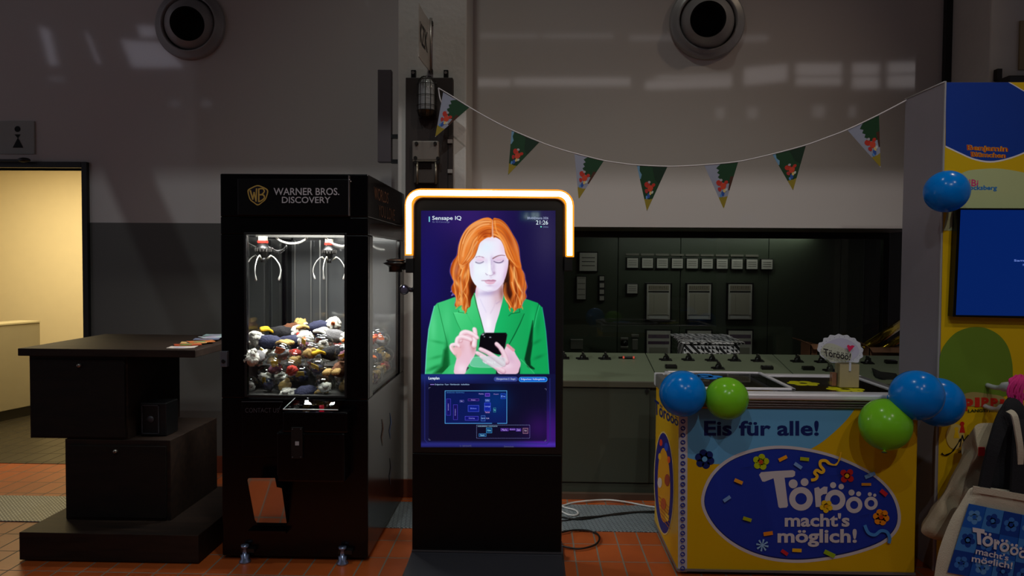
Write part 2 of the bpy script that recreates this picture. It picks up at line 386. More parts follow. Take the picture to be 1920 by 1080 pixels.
# left wall with the doorway
pr = at(163, 600, YW).x; ptop = at(100, 303, YW).z; pcut = at(300, 418, YW).z; colx0 = at(745, 500, YC).x; colx1 = at(873, 500, YC).x
xd = at(160, 500, YW).x; zd = at(60, 315, YW).z
lw = MB()
lw.box(xd, colx0 + 0.05, YW, YW + 0.15, pcut, 7.6); lw.box(-7, xd, YW, YW + 0.15, zd, 7.6); lw.box(-7, -4.45, YW, YW + 0.15, pcut, zd)
struct(lw.build('wall_left_back', wallgloss))
lg = MB(); lg.box(xd, colx0 + 0.05, YW, YW + 0.15, 0, pcut); lg.box(-7, -4.45, YW, YW + 0.15, 0, pcut); struct(lg.build('wall_left_dado', greywall))
ls = MB(); ls.box(xd + 0.05, colx0, YW - 0.012, YW, 0, 0.125); struct(ls.build('baseboard_left', skirt, bevel=0.003))
# column between the two bays
zc = at(760, 898, YC).z
struct(MB().box(colx0, colx1, YC, YW + 0.15, 0, 7.6).build('wall_column', rough_w, bevel=0.01))
struct(MB().box(colx0 - 0.01, colx1 + 0.012, YC - 0.012, YC + 0.3, 0, zc).build('baseboard_column', skirt, bevel=0.003))
# right upper wall over the console niche
zl = at(1400, 427, YW).z; xr = 3.6
xb = at(1768, 60, YW).x
struct(MB().box(colx1, xb, YW, YW + 0.15, zl, 7.6).build('wall_back_upper', wallgloss))
struct(MB().box(colx1, xb, YW + 0.15, 6.15, zl, zl + 0.12).build('trim_lintel_soffit', mat('soffit_olive', (92, 88, 74), 0.6)))
struct(MB().box(xb, xb + 0.05, YW - 0.04, YW + 0.2, 0, 7.6).build('trim_upright', blk))
struct(MB().box(xb + 0.05, at(1856, 60, YW).x, YW + 0.25, YW + 0.4, 0, 7.6).build('wall_right_recess', mat('recess_grey', (140, 136, 128), 0.5)))
xc2 = at(1856, 60, 4.9).x
struct(MB().box(xc2, xc2 + 0.9, 4.9, YW + 0.3, 0, 7.6).build('wall_right_column', rough_w, bevel=0.01))
# control room behind the glass
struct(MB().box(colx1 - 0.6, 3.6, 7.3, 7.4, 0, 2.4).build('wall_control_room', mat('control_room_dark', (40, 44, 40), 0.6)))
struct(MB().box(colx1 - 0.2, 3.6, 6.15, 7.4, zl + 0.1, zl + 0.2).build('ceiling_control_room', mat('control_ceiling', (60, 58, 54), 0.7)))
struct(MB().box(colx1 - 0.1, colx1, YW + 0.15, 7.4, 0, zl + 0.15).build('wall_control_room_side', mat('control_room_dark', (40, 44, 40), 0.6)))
# glass partition at Y = 6.1 with its frame
gx0, gx1 = colx1, xb
w1 = thing('window_1', 'wide glazed partition between console niche and dark control room', 'window', ((gx0 + gx1) / 2, 6.1, 0.72)); struct(w1)
MB().box(gx0, gx1, 6.098, 6.104, 0.8, zl).build('pane', glass('partition_glass', (0.86, 0.88, 0.86), 0.0, 1.5), w1)
wf = MB(); wf.box(gx0, gx1, 6.07, 6.13, 0.72, 0.8); wf.box(gx0, gx1, 6.07, 6.13, zl - 0.05, zl)
wf.box(gx0, gx0 + 0.05, 6.07, 6.13, 0.8, zl - 0.05); wf.box(gx1 - 0.05, gx1, 6.07, 6.13, 0.8, zl - 0.05)
wf.build('window_frame', blk, w1, bevel=0.004)

# corridor beyond the doorway
struct(MB().box(-7, -2.6, 8.0, 8.15, 0, 2.6).build('wall_corridor', cream))
struct(MB().box(-7, -2.6, YW + 0.15, 8.1, 2.52, 2.6).build('ceiling_corridor', cream))
struct(MB().box(-6.9, -6.8, YW + 0.15, 8.0, 0, 2.6).build('wall_corridor_end', cream))
struct(MB().box(xd + 0.02, xd + 0.12, YW + 0.15, 8.0, 0, 2.6).build('wall_corridor_side', cream))
dfr = MB(); dz = at(60, 303, YW - 0.03).z; dx = at(165, 500, YW - 0.03).x
dfr.box(xd - 0.005, dx, YW - 0.03, YW + 0.17, 0, dz); dfr.box(-4.5, -4.4, YW - 0.03, YW + 0.17, 0, dz); dfr.box(-4.4, xd - 0.005, YW - 0.03, YW + 0.17, zd, dz)
d1 = struct(dfr.build('door_1', blk, bevel=0.004))
cl = MB(); p = at(45, 300, YW - 0.07); cl.ball(p, (0.045, 0.03, 0.018), 16, 8); cl.box(-3.95, p.x, YW - 0.085, YW - 0.06, p.z - 0.012, p.z + 0.004)
cl.build('door_closer', blk, d1)
# low cream partition in the corridor
top0 = at(-80, 616, 6.55).z; top1 = at(75, 605, 7.35).z
pl = MB(); b0 = Vector((at(-80, 600, 6.55).x, 6.55, 0.1)); b1 = Vector((at(75, 600, 7.35).x, 7.35, 0.1))
hh = 0.5 * (top0 + top1); ov = (b1 - b0).cross(Vector((0, 0, 1))).normalized() * -0.25
pl.prism([b0, b1, b1 + Vector((0, 0, hh - 0.1)), b0 + Vector((0, 0, hh - 0.1))], ov)
pt = thing('corridor_cabinet', 'low cream cabinet with flat top standing in the lit corridor', 'cabinet', ((b0.x + b1.x) / 2, 7.0, 0))
pl.build('body', mat('cabinet_cream', (158, 152, 134), 0.5), pt, bevel=0.006)
MB().prism([b0 + Vector((0, -0.01, hh - 0.1)), b1 + Vector((0.01, -0.01, hh - 0.1)), b1 + Vector((0.01, -0.01, hh - 0.085)), b0 + Vector((0, -0.01, hh - 0.085))], ov * 1.04).build('top', mat('cabinet_top', (196, 190, 164), 0.35), pt)
MB().prism([b0 + ov * 0.1 - Vector((0, 0, 0.1)), b1 + ov * 0.1 - Vector((0, 0, 0.1)), b1 + ov * 0.1, b0 + ov * 0.1], ov * 0.8).build('plinth', blk, pt)
lamp('control_room_fill', 'AREA', (1.1, 6.3, zl + 0.04), 3.2, (0.95, 1.0, 0.9), (0.9, 6.85, 1.2), size=3.0, size_y=0.05, shape='RECTANGLE')  # unseen fill light added to brighten the gauge faces
lamp('corridor_lamp', 'AREA', (-4.6, 6.7, 2.45), 62 * CE, (1.0, 0.80, 0.44), (-4.6, 7.1, 0), size=1.6, size_y=0.6, shape='RECTANGLE')

# the rest of the hall behind the camera: rear wall with a high band of dusk windows and added glowing panes, roof, and an added beam that shades the upper wall
hallw = mat('hall_rear_wall', (120, 116, 112), 0.7)
struct(MB().box(-9, 13, -9.2, -9, 0, 8.2).build('wall_rear', hallw))
VY = 2 * YW + 9.0
def rq(x0, y0, x1, y1, k=0): return [(x0, y0), (x1, y0 - k), (x1, y1 - k), (x0, y1)]
RP = [(rq(886, 148, 958, 162), 0), (rq(964, 146, 1182, 161), 0), (rq(1210, 152, 1372, 168, 5), 0), (rq(1230, 142, 1372, 148, 3), 0), (rq(1395, 128, 1476, 160, 8), 0), (rq(1492, 119, 1578, 141), 0), (rq(1492, 145, 1578, 160), 0), (rq(1598, 119, 1648, 140), 0), (rq(1598, 144, 1648, 166), 0), (rq(1664, 117, 1760, 137), 0), (rq(1664, 141, 1760, 164), 0),
      (rq(900, 64, 1008, 71), 1), (rq(1018, 64, 1150, 71), 1), (rq(1180, 66, 1290, 76), 1), (rq(1385, 66, 1440, 78), 1), (rq(1342, 202, 1358, 222), 1), (rq(1402, 202, 1420, 222), 1), (rq(1524, 198, 1546, 220), 1), (rq(1592, 198, 1604, 220), 1),
      ([(228, 75), (300, 80), (345, 126), (248, 126)], 2), ([(74, 50), (92, 55), (108, 122), (93, 122)], 2), ([(160, 62), (165, 62), (188, 120), (183, 120)], 2), ([(258, 48), (292, 50), (294, 68), (264, 70)], 2), (rq(92, 143, 120, 153), 3), (rq(320, 188, 336, 200), 3), (rq(378, 188, 396, 200), 3)]  # panes placed by mirror image; skewed left ones are added glow for reflections
for i, (q, k) in enumerate(RP):
    P = [at(x, y, VY) for x, y in q]; P = [Vector((p.x, -8.99, p.z)) for p in P]
    struct(MB().prism(P, (0, -0.03, 0)).build('window_%d' % (i + 2), mat('reflected_glow_pane_%d' % k, (150, 150, 160), 0.1, emis=(3.0, 1.5, 2.4, 0.8)[k], ecol=((184, 176, 176), (180, 174, 176), (186, 184, 200), (180, 184, 200))[k])))
# unseen strut added between key lamp and left wall to cast the band beside the doorway
LK = Vector((-1.4, -2.0, 7.5)); W1, W2 = at(228, 300, YW), at(402, 690, YW)
tag(MB().tube([LK + (W1 - LK) * 0.5, LK + (W2 - LK) * 0.5], 0.075, 12).build('shadow_strut', mat('light_blocker_grey', (70, 68, 66), 0.5)), 'unseen slanting strut added to shade the left wall', 'strut')
struct(MB().box(-9, 13, -9.2, 5.6, 8.1, 8.2).build('ceiling', mat('hall_roof', (60, 58, 56), 0.8)))
tag(MB().box(-9, 9, 0.35, 0.55, 5.80, 7.7).build('light_cut_beam', mat('light_blocker_grey', (70, 68, 66), 0.5)), 'unseen grey beam added overhead to cut light off the upper wall', 'beam')  # unseen beam added to cut the hall lamps off the upper wall
# green exit sign on the rear wall
ex = thing('exit_sign', 'green lit exit sign with arrow on the rear wall', 'sign', (-0.07, -8.98, 2.5))
MB().box(-0.29, 0.15, -9.0, -8.95, 2.5, 2.7).build('housing', glow((20, 120, 90), 2.5), ex, bevel=0.004)
fx = Art(lambda u, v: Vector((0.15 - 0.44 * u, -8.95, 2.7 - 0.2 * v)), (0, 1, 0), mk=lambda c: glow(c, 5.0))
fx.rect(0.08, 0.15, 0.42, 0.85, (220, 255, 240)); fx.disc(0.25, 0.3, 0.04, (20, 120, 90), ry=0.08); fx.line([(0.25, 0.4), (0.22, 0.6), (0.32, 0.78)], 0.05, (20, 120, 90)); fx.line([(0.15, 0.5), (0.35, 0.5)], 0.035, (20, 120, 90))
fx.rect(0.66, 0.15, 0.72, 0.6, (220, 255, 240)); fx.poly([(0.55, 0.5), (0.83, 0.5), (0.69, 0.88)], (220, 255, 240))
fx.build('pictogram', ex)

# ================================================================= round jet vents
metal_g = mat('vent_grey_metal', (158, 156, 156), 0.35, metal=0.15)
dark_in = mat('vent_dark', (4, 4, 4), 0.9)
def vent(px, py, r_px, hx, hy, label):
    c = at(px, py, YW); r = r_px / F * YW * 1.0
    t = thing('jet_vent', label, 'vent', (c.x, YW, c.z - r), 'round wall vents')
    ax = (0, -1, 0)
    MB().lathe([(r, 0.0), (r, 0.02), (r * 0.95, 0.035), (r * 0.86, 0.03), (r * 0.8, 0.05), (r * 0.755, 0.05), (r * 0.74, 0.0)], c, ax, 56).build('flange', metal_g, t)
    MB().lathe([(r * 0.76, 0.012), (r * 0.7, 0.006), (0.001, 0.004)], c, ax, 40).build('gasket', dark_in, t)
    d = (at(hx, hy, YW - 0.14) - (c + Vector((0, 0.05, 0)))).normalized(); R = r * 0.73; hr = 0.47 * r; prof = []
    a0 = math.asin(hr / R)
    for i in range(15):
        a = math.pi * 0.5 + 0.15 - (math.pi * 0.5 + 0.15 - a0) * i / 14; prof.append((R * math.sin(a), R * math.cos(a)))
    prof += [(hr * 0.98, R * math.cos(a0) + 0.004), (hr * 0.94, R * math.cos(a0) - 0.01), (hr * 0.9, 0.0), (0.001, -0.02)]
    nb = MB().lathe(prof[:16], c + Vector((0, 0.02, 0)), d, 48, 0); nb.lathe(prof[15:], c + Vector((0, 0.02, 0)), d, 48, 1)
    nb.build('nozzle', [metal_g, dark_in], t)
vent(358, 47, 66, 351, 45, 'round grey metal jet vent high on the wall left of the column')
vent(1325, 42, 69, 1327, 36, 'round grey metal jet vent high on the wall right of the column')

# restroom sign
c = at(32, 258, YW); sg = thing('restroom_sign', 'square pale plate with black figure pictogram above the lit doorway', 'sign', (c.x, YW, c.z - 0.12))
p0 = at(-1, 227, YW - 0.01); p1 = at(65, 289, YW - 0.01)
MB().box(p0.x, p1.x, YW - 0.012, YW, p1.z, p0.z).build('plate', mat('sign_plate', (175, 180, 176), 0.6), sg, bevel=0.002)
ar = Art(lambda x, y: at(x, y, YW - 0.012), (0, -1, 0)); K = (2, 2, 2)
ar.disc(33, 242, 5.6, K); ar.poly([(27.5, 252), (39, 252), (34.2, 259), (33.2, 259)], K); ar.poly([(33.2, 259), (34.2, 259), (44, 277), (24, 277)], K)
ar.build('pictogram', sg)
# grey cable duct box on the left wall beside the column
q0 = at(708, 130, YC + 0.1); q1 = at(733, 304, YC + 0.1)
db = thing('wall_duct_box', 'tall narrow grey metal box fixed beside the plastered column', 'duct box', (q0.x, YC + 0.2, q1.z))
MB().box(q0.x, q1.x, YC + 0.1, YC + 0.16, q1.z, q0.z).build('housing', mat('duct_grey', (96, 88, 92), 0.4, metal=0.3), db, bevel=0.004)
for yy in (256, 303):
    b = at(738, yy, YC + 0.1); MB().box(q1.x, colx0, YC + 0.1, YC + 0.14, b.z - 0.01, b.z + 0.015).build('bracket', blk, db)

# ================================================================= column: board, cage lamp, fuse box, enamel sign
brd = mat('brown_board', (44, 32, 28), 0.65, var=0.15)
m0 = at(761, 146, YC - 0.05); m1 = at(848, 420, YC - 0.05)
bt = thing('meter_board', 'dark brown board cabinet hung on the plastered column behind light arch', 'cabinet', ((m0.x + m1.x) / 2, YC - 0.03, m1.z))
MB().box(m0.x, m1.x, YC - 0.06, YC, m1.z, m0.z).build('door', brd, bt, bevel=0.004)
for hx in (775, 836):
    h = at(hx, 137, YC - 0.03); hb = MB().box(h.x - 0.015, h.x + 0.015, YC - 0.03, YC, m0.z - 0.01, h.z + 0.02); hb.cyl((h.x, YC - 0.03, h.z), (h.x, YC - 0.045, h.z), 0.009, n=12, mi=1)
    hb.build('hanger', [blk, mat('bolt_steel', (150, 140, 135), 0.35, metal=0.8)], bt)
for hy in (265, 321):
    h = at(843, hy, YC - 0.07); MB().box(h.x - 0.012, h.x + 0.018, YC - 0.075, YC - 0.058, h.z - 0.012, h.z + 0.012).build('hinge', mat('hinge_pale', (165, 160, 155), 0.4), bt)
gl = MB().box(at(839.5, 250, YC - 0.06).x, at(841, 250, YC - 0.06).x, YC - 0.0615, YC - 0.06, m1.z, at(840, 240, YC).z); gl.build('seam', mat('seam_black', (3, 3, 3), 0.8), bt)
# cage lamp
lc = at(800, 182, YC - 0.12); s = YC / F
cg = thing('cage_lamp', 'old bulkhead lamp with glass dome and wire cage on the dark board', 'lamp', (lc.x, YC - 0.06, lc.z - 35 * s))
MB().lathe([(0.001, 32 * s), (9 * s, 31 * s), (14 * s, 24 * s), (15 * s, 10 * s), (15 * s, -22 * s), (12 * s, -30 * s), (0.001, -32 * s)], lc, (0, 0, 1), 28).build('glass_dome', mat('lamp_frosted', (150, 150, 148), 0.2, coat=0.5), cg)
MB().box(lc.x - 17 * s, lc.x + 17 * s, lc.y + 15 * s, YC - 0.06, lc.z - 36 * s, lc.z + 30 * s).build('back_plate', mat('lamp_iron', (48, 42, 38), 0.5, metal=0.4), cg, bevel=0.01)
cw = MB(); iron = mat('cage_wire', (40, 36, 34), 0.4, metal=0.6)
for a in range(7):
    th = math.radians(-90 + (a - 3) * 32); dx_, dy_ = math.cos(th) * 17.5 * s, math.sin(th) * 17.5 * s
    cw.tube([lc + Vector((dx_ * f, dy_ * f, z * s)) for f, z in ((0.15, 37), (0.55, 36), (0.9, 29), (1, 20), (1, -25), (0.8, -35))], 0.0022, 6)
for z in (22, 2, -16, -25): cw.tube([lc + Vector((17.8 * s * math.cos(t), 17.8 * s * math.sin(t), z * s)) for t in [math.radians(-180 + i * 15) for i in range(13)]], 0.002, 6)
cw.build('wire_cage', iron, cg)
MB().lathe([(0.001, -36 * s), (10 * s, -35 * s), (15 * s, -29 * s), (16 * s, -24 * s)], lc, (0, 0, 1), 24).build('socket_cap', mat('brass_dark', (80, 66, 48), 0.4, metal=0.7), cg)
# instrument box with clamps
i0 = at(775, 266, YC - 0.06); i1 = at(824, 345, YC - 0.06)
ib = thing('fuse_box', 'small grey instrument box with bolted cover below the cage lamp', 'fuse box', ((i0.x + i1.x) / 2, YC - 0.06, i1.z))
zm = at(800, 301, YC - 0.1).z
MB().box(i0.x, i1.x, YC - 0.11, YC - 0.06, zm, i0.z).build('cover', mat('fuse_cover', (118, 108, 100), 0.45), ib, bevel=0.008)
lowb = MB().box(i0.x + 0.01, i1.x - 0.01, YC - 0.1, YC - 0.06, i1.z, zm - 0.006)
lowb.build('housing', mat('fuse_housing', (66, 56, 50), 0.45), ib, bevel=0.006)
MB().box(i0.x + 0.035, i1.x - 0.045, YC - 0.106, YC - 0.099, at(800, 320, YC).z, at(800, 306, YC).z).build('window', mat('fuse_window', (26, 20, 18), 0.2), ib)
for tx in (782, 817): h0 = at(tx, 304, YC - 0.11); h1 = at(tx, 345, YC - 0.11); MB().cyl(h1, h0, 0.008, n=12).build('clamp_rod', mat('rod_steel', (140, 130, 115), 0.3, metal=0.7), ib)
MB().box(i0.x + 0.005, i1.x - 0.005, YC - 0.118, YC - 0.1, zm - 0.008, zm + 0.002).build('clamp_bar', mat('rod_steel', (140, 130, 115), 0.3, metal=0.7), ib)
for sx, sy in ((781, 269), (816, 269), (779, 296), (821, 297), (779, 304), (821, 304)):
    h = at(sx, sy, YC - 0.115); MB().cyl(h + Vector((0, 0.01, 0)), h - Vector((0, 0.008, 0)), 0.011, n=12).build('bolt', iron, ib)
# enamel flag sign, seen nearly edge-on
es = thing('enamel_sign', 'white enamel plate with black lettering sticking out from the column', 'sign', at(806, 130, YC - 0.02))
e = [(809, 46), (809, 133)]
hx = at(809, 90, YC).x
A = at(796, 20, YC - 0.30); zt = at(806, 40, YC - 0.03).z; zb = at(806, 133, YC - 0.03).z
n_ = 14; vs = []
for j, z in enumerate([zt + 0.0, zb]):
    for i in range(n_ + 1):
        t = i / n_; y = YC - 0.03 - 0.34 * t; bow = 0.02 * math.sin(t * math.pi)
        vs.append((hx - 0.004 - bow * 0.3 - 0.02 * t, y, z))
mbs = MB(); th = 0.004
pts = vs[:n_ + 1]; pb = vs[n_ + 1:]
mbs.add(pts + pb + [(x - th, y, z) for x, y, z in pts] + [(x - th, y, z) for x, y, z in pb],
        [f for i in range(n_) for f in ((i, i + 1, n_ + 2 + i, n_ + 1 + i), (2 * n_ + 2 + i, 3 * n_ + 3 + i, 3 * n_ + 4 + i, 2 * n_ + 3 + i), (i, 2 * n_ + 2 + i, 2 * n_ + 3 + i, i + 1), (n_ + 1 + i, n_ + 2 + i, 3 * n_ + 4 + i, 3 * n_ + 3 + i))] + [(0, n_ + 1, 3 * n_ + 3, 2 * n_ + 2), (n_, 3 * n_ + 2, 4 * n_ + 3, 2 * n_ + 1)])
mbs.build('plate', mat('enamel_white', (190, 184, 175), 0.3), es)
ae = Art(lambda u, v: Vector((hx - 0.004 - 0.02 * u - 0.006 * math.sin(u * math.pi) + 0.0005, YC - 0.03 - 0.34 * u, zt + (zb - zt) * v)), (1, 0, 0))
ae.text('KZK', ((0.9, 0.3), (0.2, 0.3), (0.2, 0.7), (0.9, 0.7)), (30, 28, 28), 0.01)
ae.build('lettering', es)
MB().cyl((hx, YC - 0.03, zb - 0.02), (hx, YC - 0.03, zt + 0.02), 0.009, n=12).build('hinge_pin', mat('bolt_steel', (150, 140, 135), 0.35, metal=0.8), es)
for z in (zb, zt - 0.01): MB().box(hx - 0.012, hx + 0.012, YC - 0.035, YC, z - 0.012, z + 0.012).build('bracket', iron, es)
# dark housing on the right column
h0 = at(1873, 140, 4.85); rb = thing('wall_speaker_box', 'black box on bracket at the far right white column', 'box', (h0.x + 0.2, 4.85, 2.2))
MB().box(h0.x, h0.x + 0.5, 4.75, 4.9, 2.2, at(1873, 141, 4.75).z).build('housing', blk, rb, bevel=0.006)
hb = at(1886, 133, 4.8); MB().box(hb.x - 0.015, hb.x + 0.015, 4.86, 4.9, hb.z - 0.04, hb.z + 0.03).build('hanger', iron, rb)
pn = at(1914, 70, 4.88); tag(MB().box(pn.x, pn.x + 0.3, 4.885, 4.9, at(1914, 130, 4.88).z, at(1914, 38, 4.88).z).build('wall_notice', mat('notice_tan', (150, 130, 95), 0.6)), 'tan notice board edge on the far right white column', 'notice')
# ================================================================= claw machine
gb = mat('gloss_black', (6, 5, 7), 0.2, var=0.0, spec=0.3); mb_ = mat('matte_black', (10, 9, 10), 0.45)
CF = 3.79; CB = 4.86
cx0, cx1 = -1.603, at(690, 600, CF).x; zt_ = at(550, 326, CF).z
cm = thing('claw_machine', 'tall black glass fronted claw machine full of prizes left of the lit screen', 'claw machine', ((cx0 + cx1) / 2, (CF + CB) / 2, 0))
wx0, wx1 = at(463, 600, CF).x, at(646, 600, CF).x; wz1 = at(550, 440, CF).z; wz0 = at(550, 741, CF).z
sy0 = 3.84; sy1 = 4.72                                     # side window span in Y
sz1 = wz1 + 0.03; sz0 = wz0 - 0.0
T_ = 0.03
body = MB()
body.box(cx0, cx1, CF, CB, 0.02, wz0 - 0.02)                        # lower cabinet (front is detailed over it)
body.box(cx0, cx1, CF, CB, wz1 + 0.09, zt_); body.box(cx0, cx1, CF, CF + T_, wz1, wz1 + 0.09); body.box(cx0, cx0 + T_, CF + T_, CB, wz1, wz1 + 0.09); body.box(cx1 - T_, cx1, CF + T_, CB, wz1, wz1 + 0.09); body.box(cx0 + T_, cx1 - T_, CB - 0.02, CB, wz0, wz1 + 0.09)                        # head
body.box(cx0, wx0, CF, CF + T_, wz0 - 0.02, wz1); body.box(wx1, cx1, CF, CF + T_, wz0 - 0.02, wz1)    # front posts
body.box(cx1 - T_, cx1, CF + T_, sy0 + 0.07, wz0 - 0.02, wz1); body.box(cx1 - T_, cx1, sy1, CB, wz0 - 0.02, wz1)
body.box(cx0, cx0 + T_, CF + T_, sy0 + 0.07, wz0 - 0.02, wz1); body.box(cx0, cx0 + T_, sy1, CB, wz0 - 0.02, wz1)
body.build('cabinet', gb, cm, bevel=0.006)
cgl = glass('acrylic_clear', (0.93, 0.95, 0.95), 0.0, 1.35)
MB().box(wx0 - 0.01, wx1 + 0.01, CF + 0.008, CF + 0.012, wz0 - 0.01, wz1 + 0.01).build('front_window', cgl, cm)
MB().box(cx1 - 0.012, cx1 - 0.008, sy0 + 0.06, sy1 + 0.01, wz0 - 0.01, wz1 + 0.01).build('side_window', glass('acrylic_side', (0.93, 0.95, 0.95), 0.0, 1.12), cm)
MB().box(cx0 + 0.008, cx0 + 0.012, sy0 + 0.06, sy1 + 0.01, wz0 - 0.01, wz1 + 0.01).build('side_window', cgl, cm)
MB().box(cx0 + T_, cx1 - T_, CB - 0.03, CB - 0.02, wz0, wz1).build('back_panel', mat('back_panel_mirror', (112, 114, 116), 0.06, metal=0.55, var=0), cm)
fr = MB()
for a, b, c, d in ((wx0 - 0.012, wx0, wz0 - 0.01, wz1 + 0.01), (wx1, wx1 + 0.012, wz0 - 0.01, wz1 + 0.01), (wx0, wx1, wz1 - 0.001, wz1 + 0.01), (wx0, wx1, wz0 - 0.012, wz0)): fr.box(a, b, CF - 0.006, CF + 0.001, c, d)
fr.build('window_trim', mb_, cm, bevel=0.002)
h0 = at(448, 336, CF); h1 = at(655, 405, CF)
MB().box(h0.x, h1.x, CF - 0.02, CF + 0.005, h1.z, h0.z).build('header_panel', mat('header_black', (14, 12, 14), 0.22, var=0), cm, bevel=0.003)
ah = Art(lambda x, y: at(x, y, CF - 0.02), (0, -1, 0)); Yl = (196, 158, 78); Gy = (188, 180, 186)
def X4(u): return 400 + u / 4.5
def Y4(v): return 320 + v / 4.5
sh = [(290, 165), (325, 140), (375, 122), (425, 138), (463, 165), (455, 215), (440, 248), (415, 270), (377, 294), (340, 272), (312, 250), (297, 215)]
shs = S2([(X4(u), Y4(v)) for u, v in sh], 5)
cxs, cys = X4(376), Y4(205)
ah.poly(shs, Yl); ah.poly([(cxs + (x - cxs) * .88, cys + (y - cys) * .88) for x, y in shs], (24, 18, 34))
def L4(pts, w): ah.line([(X4(u), Y4(v)) for u, v in pts], w / 4.5, Yl)
L4([(312, 165), (335, 245)], 13); L4([(335, 245), (345, 180)], 10); L4([(345, 180), (362, 262)], 10); L4([(362, 262), (366, 150)], 11)
L4([(385, 150), (385, 266)], 12); L4(S2([(385, 156), (418, 152), (432, 175), (412, 200), (388, 204)], 4, False), 11); L4(S2([(388, 204), (424, 206), (432, 232), (408, 252), (388, 262)], 4, False), 11)
ah.text('WARNER BROS.', (513.5, 352.5, 636.5, 366), Gy, 0.012); ah.text('DISCOVERY', (529, 369, 620, 381), Gy, 0.012)
ah.build('header_lettering', cm)
tr = MB(); p0 = at(656, 330, CF); tr.box(p0.x - 0.002, p0.x + 0.001, CF - 0.024, CF, at(656, 405, CF).z, p0.z); tr.build('panel_edge', mat('edge_steel', (150, 145, 150), 0.3, metal=0.6), cm)
for hx_, hy_ in ((655, 337), (657.5, 340)): h = at(hx_, hy_, CF - 0.024); MB().ball(h, 0.0035, 8, 6).build('screw', mat('screw_steel', (200, 200, 205), 0.2, metal=0.8), cm)
# side lettering
asd = Art(lambda x, y: atX(x, y, cx1), (1, 0, 0), base=0.0012)
sc_ = 9.39
def X5(u): return 690 + u / sc_
def Y5(v): return 335 + v / sc_
asd.text('WORLDS', ((X5(100), Y5(135)), (X5(357), Y5(255)), (X5(352), Y5(445)), (X5(112), Y5(365))), (120, 84, 60), 0.0)
asd.text('YOU LOVE', ((X5(180), Y5(455)), (X5(470), Y5(545)), (X5(465), Y5(745)), (X5(190), Y5(672))), (104, 72, 52), 0.0)
for (x, y, c) in ((731, 800, (40, 70, 130)), (716, 812, (110, 70, 50)), (731, 885, (60, 60, 76))):
    asd.line([(x, y - 26), (x + 2, y - 8), (x - 1, y + 8), (x + 1, y + 24)], [0.6, 2.4, 1.8, 0.4], c)
asd.build('side_lettering', cm)
# ledge with sloping clear chute lid
l0 = at(528, 769, CF - 0.09); l1 = at(640, 748, CF - 0.005)
lid = MB(); zl0 = at(580, 768, CF - 0.1).z; zl1 = at(580, 746, CF).z; xa, xb_ = at(531, 765, CF - 0.1).x, at(634, 765, CF - 0.1).x
lid.prism([(xa, CF - 0.1, zl0), (xb_, CF - 0.1, zl0), (xb_ + 0.01, CF, zl1), (xa + 0.03, CF, zl1)], (0, 0, -0.004)); 
lid.build('chute_lid', glass('acrylic_dark', (0.45, 0.47, 0.5), 0.02, 1.5), cm)
MB().box(xa - 0.005, cx1 - 0.08, CF - 0.1, CF + 0.0, wz0 - 0.17, zl0 - 0.012).build('control_ledge', gb, cm, bevel=0.008)
tt = MB().tube([(xa, CF - 0.1, zl0), (xb_, CF - 0.1, zl0)], 0.003, 6); tt.tube([(xa, CF - 0.1, zl0), (xa + 0.03, CF - 0.002, zl1)], 0.002, 6)
tt.build('lid_edge', mat('edge_clear', (210, 214, 216), 0.15), cm)
sq = at(568, 752, CF - 0.05); MB().box(sq.x, sq.x + 0.03, CF - 0.055, CF - 0.035, zl0 - 0.01, zl0 + 0.008).build('lid_sticker', mat('sticker_yellow', (190, 150, 40), 0.5), cm)
rbn = at(603, 753, CF - 0.05); MB().cyl((rbn.x, CF - 0.05, zl0 - 0.012), (rbn.x, CF - 0.05, zl0 + 0.012), 0.012, n=16).build('push_button', mat('button_red', (200, 20, 50), 0.3, emis=0.6, ecol=(255, 20, 60)), cm)
# contact panel (code plate left blank)
c0 = at(453, 752, CF - 0.012); c1 = at(531, 858, CF - 0.012)
MB().box(c0.x, c1.x, CF - 0.012, CF + 0.004, c1.z, c0.z).build('contact_panel', gb, cm, bevel=0.003)
acn = Art(lambda x, y: at(x, y, CF - 0.012), (0, -1, 0)); acn.line([(453, 753), (530, 753), (523, 768)], 0.7, (90, 90, 96))
acn.text('CONTACT US', (460, 765, 523, 773.5), (74, 66, 72), -0.008); acn.build('contact_lettering', cm)
# card reader
k0 = at(546, 801, CF - 0.11); k1 = at(567.5, 860, CF - 0.11)
MB().box(k0.x, k1.x, CF - 0.112, CF - 0.095, k1.z, k0.z).build('reader_plate', mb_, cm, bevel=0.002)
for u, v in ((548.5, 805), (564, 805), (548.5, 857.5), (564, 857.5)): h = at(u, v, CF - 0.113); MB().ball(h, 0.004, 8, 6).build('screw', mat('screw_dim', (70, 68, 74), 0.3, metal=0.6), cm)
h = at(557, 831.5, CF - 0.114); MB().box(h.x - 0.0095, h.x + 0.0095, CF - 0.115, CF - 0.11, h.z - 0.0095, h.z + 0.0095).build('reader_button', mat('button_white', (170, 165, 170), 0.4), cm)
MB().box(at(530, 800, CF).x, at(655, 800, CF).x, CF - 0.098, CF, at(600, 905, CF - 0.1).z, wz0 - 0.17).build('coin_housing', gb, cm, bevel=0.01)
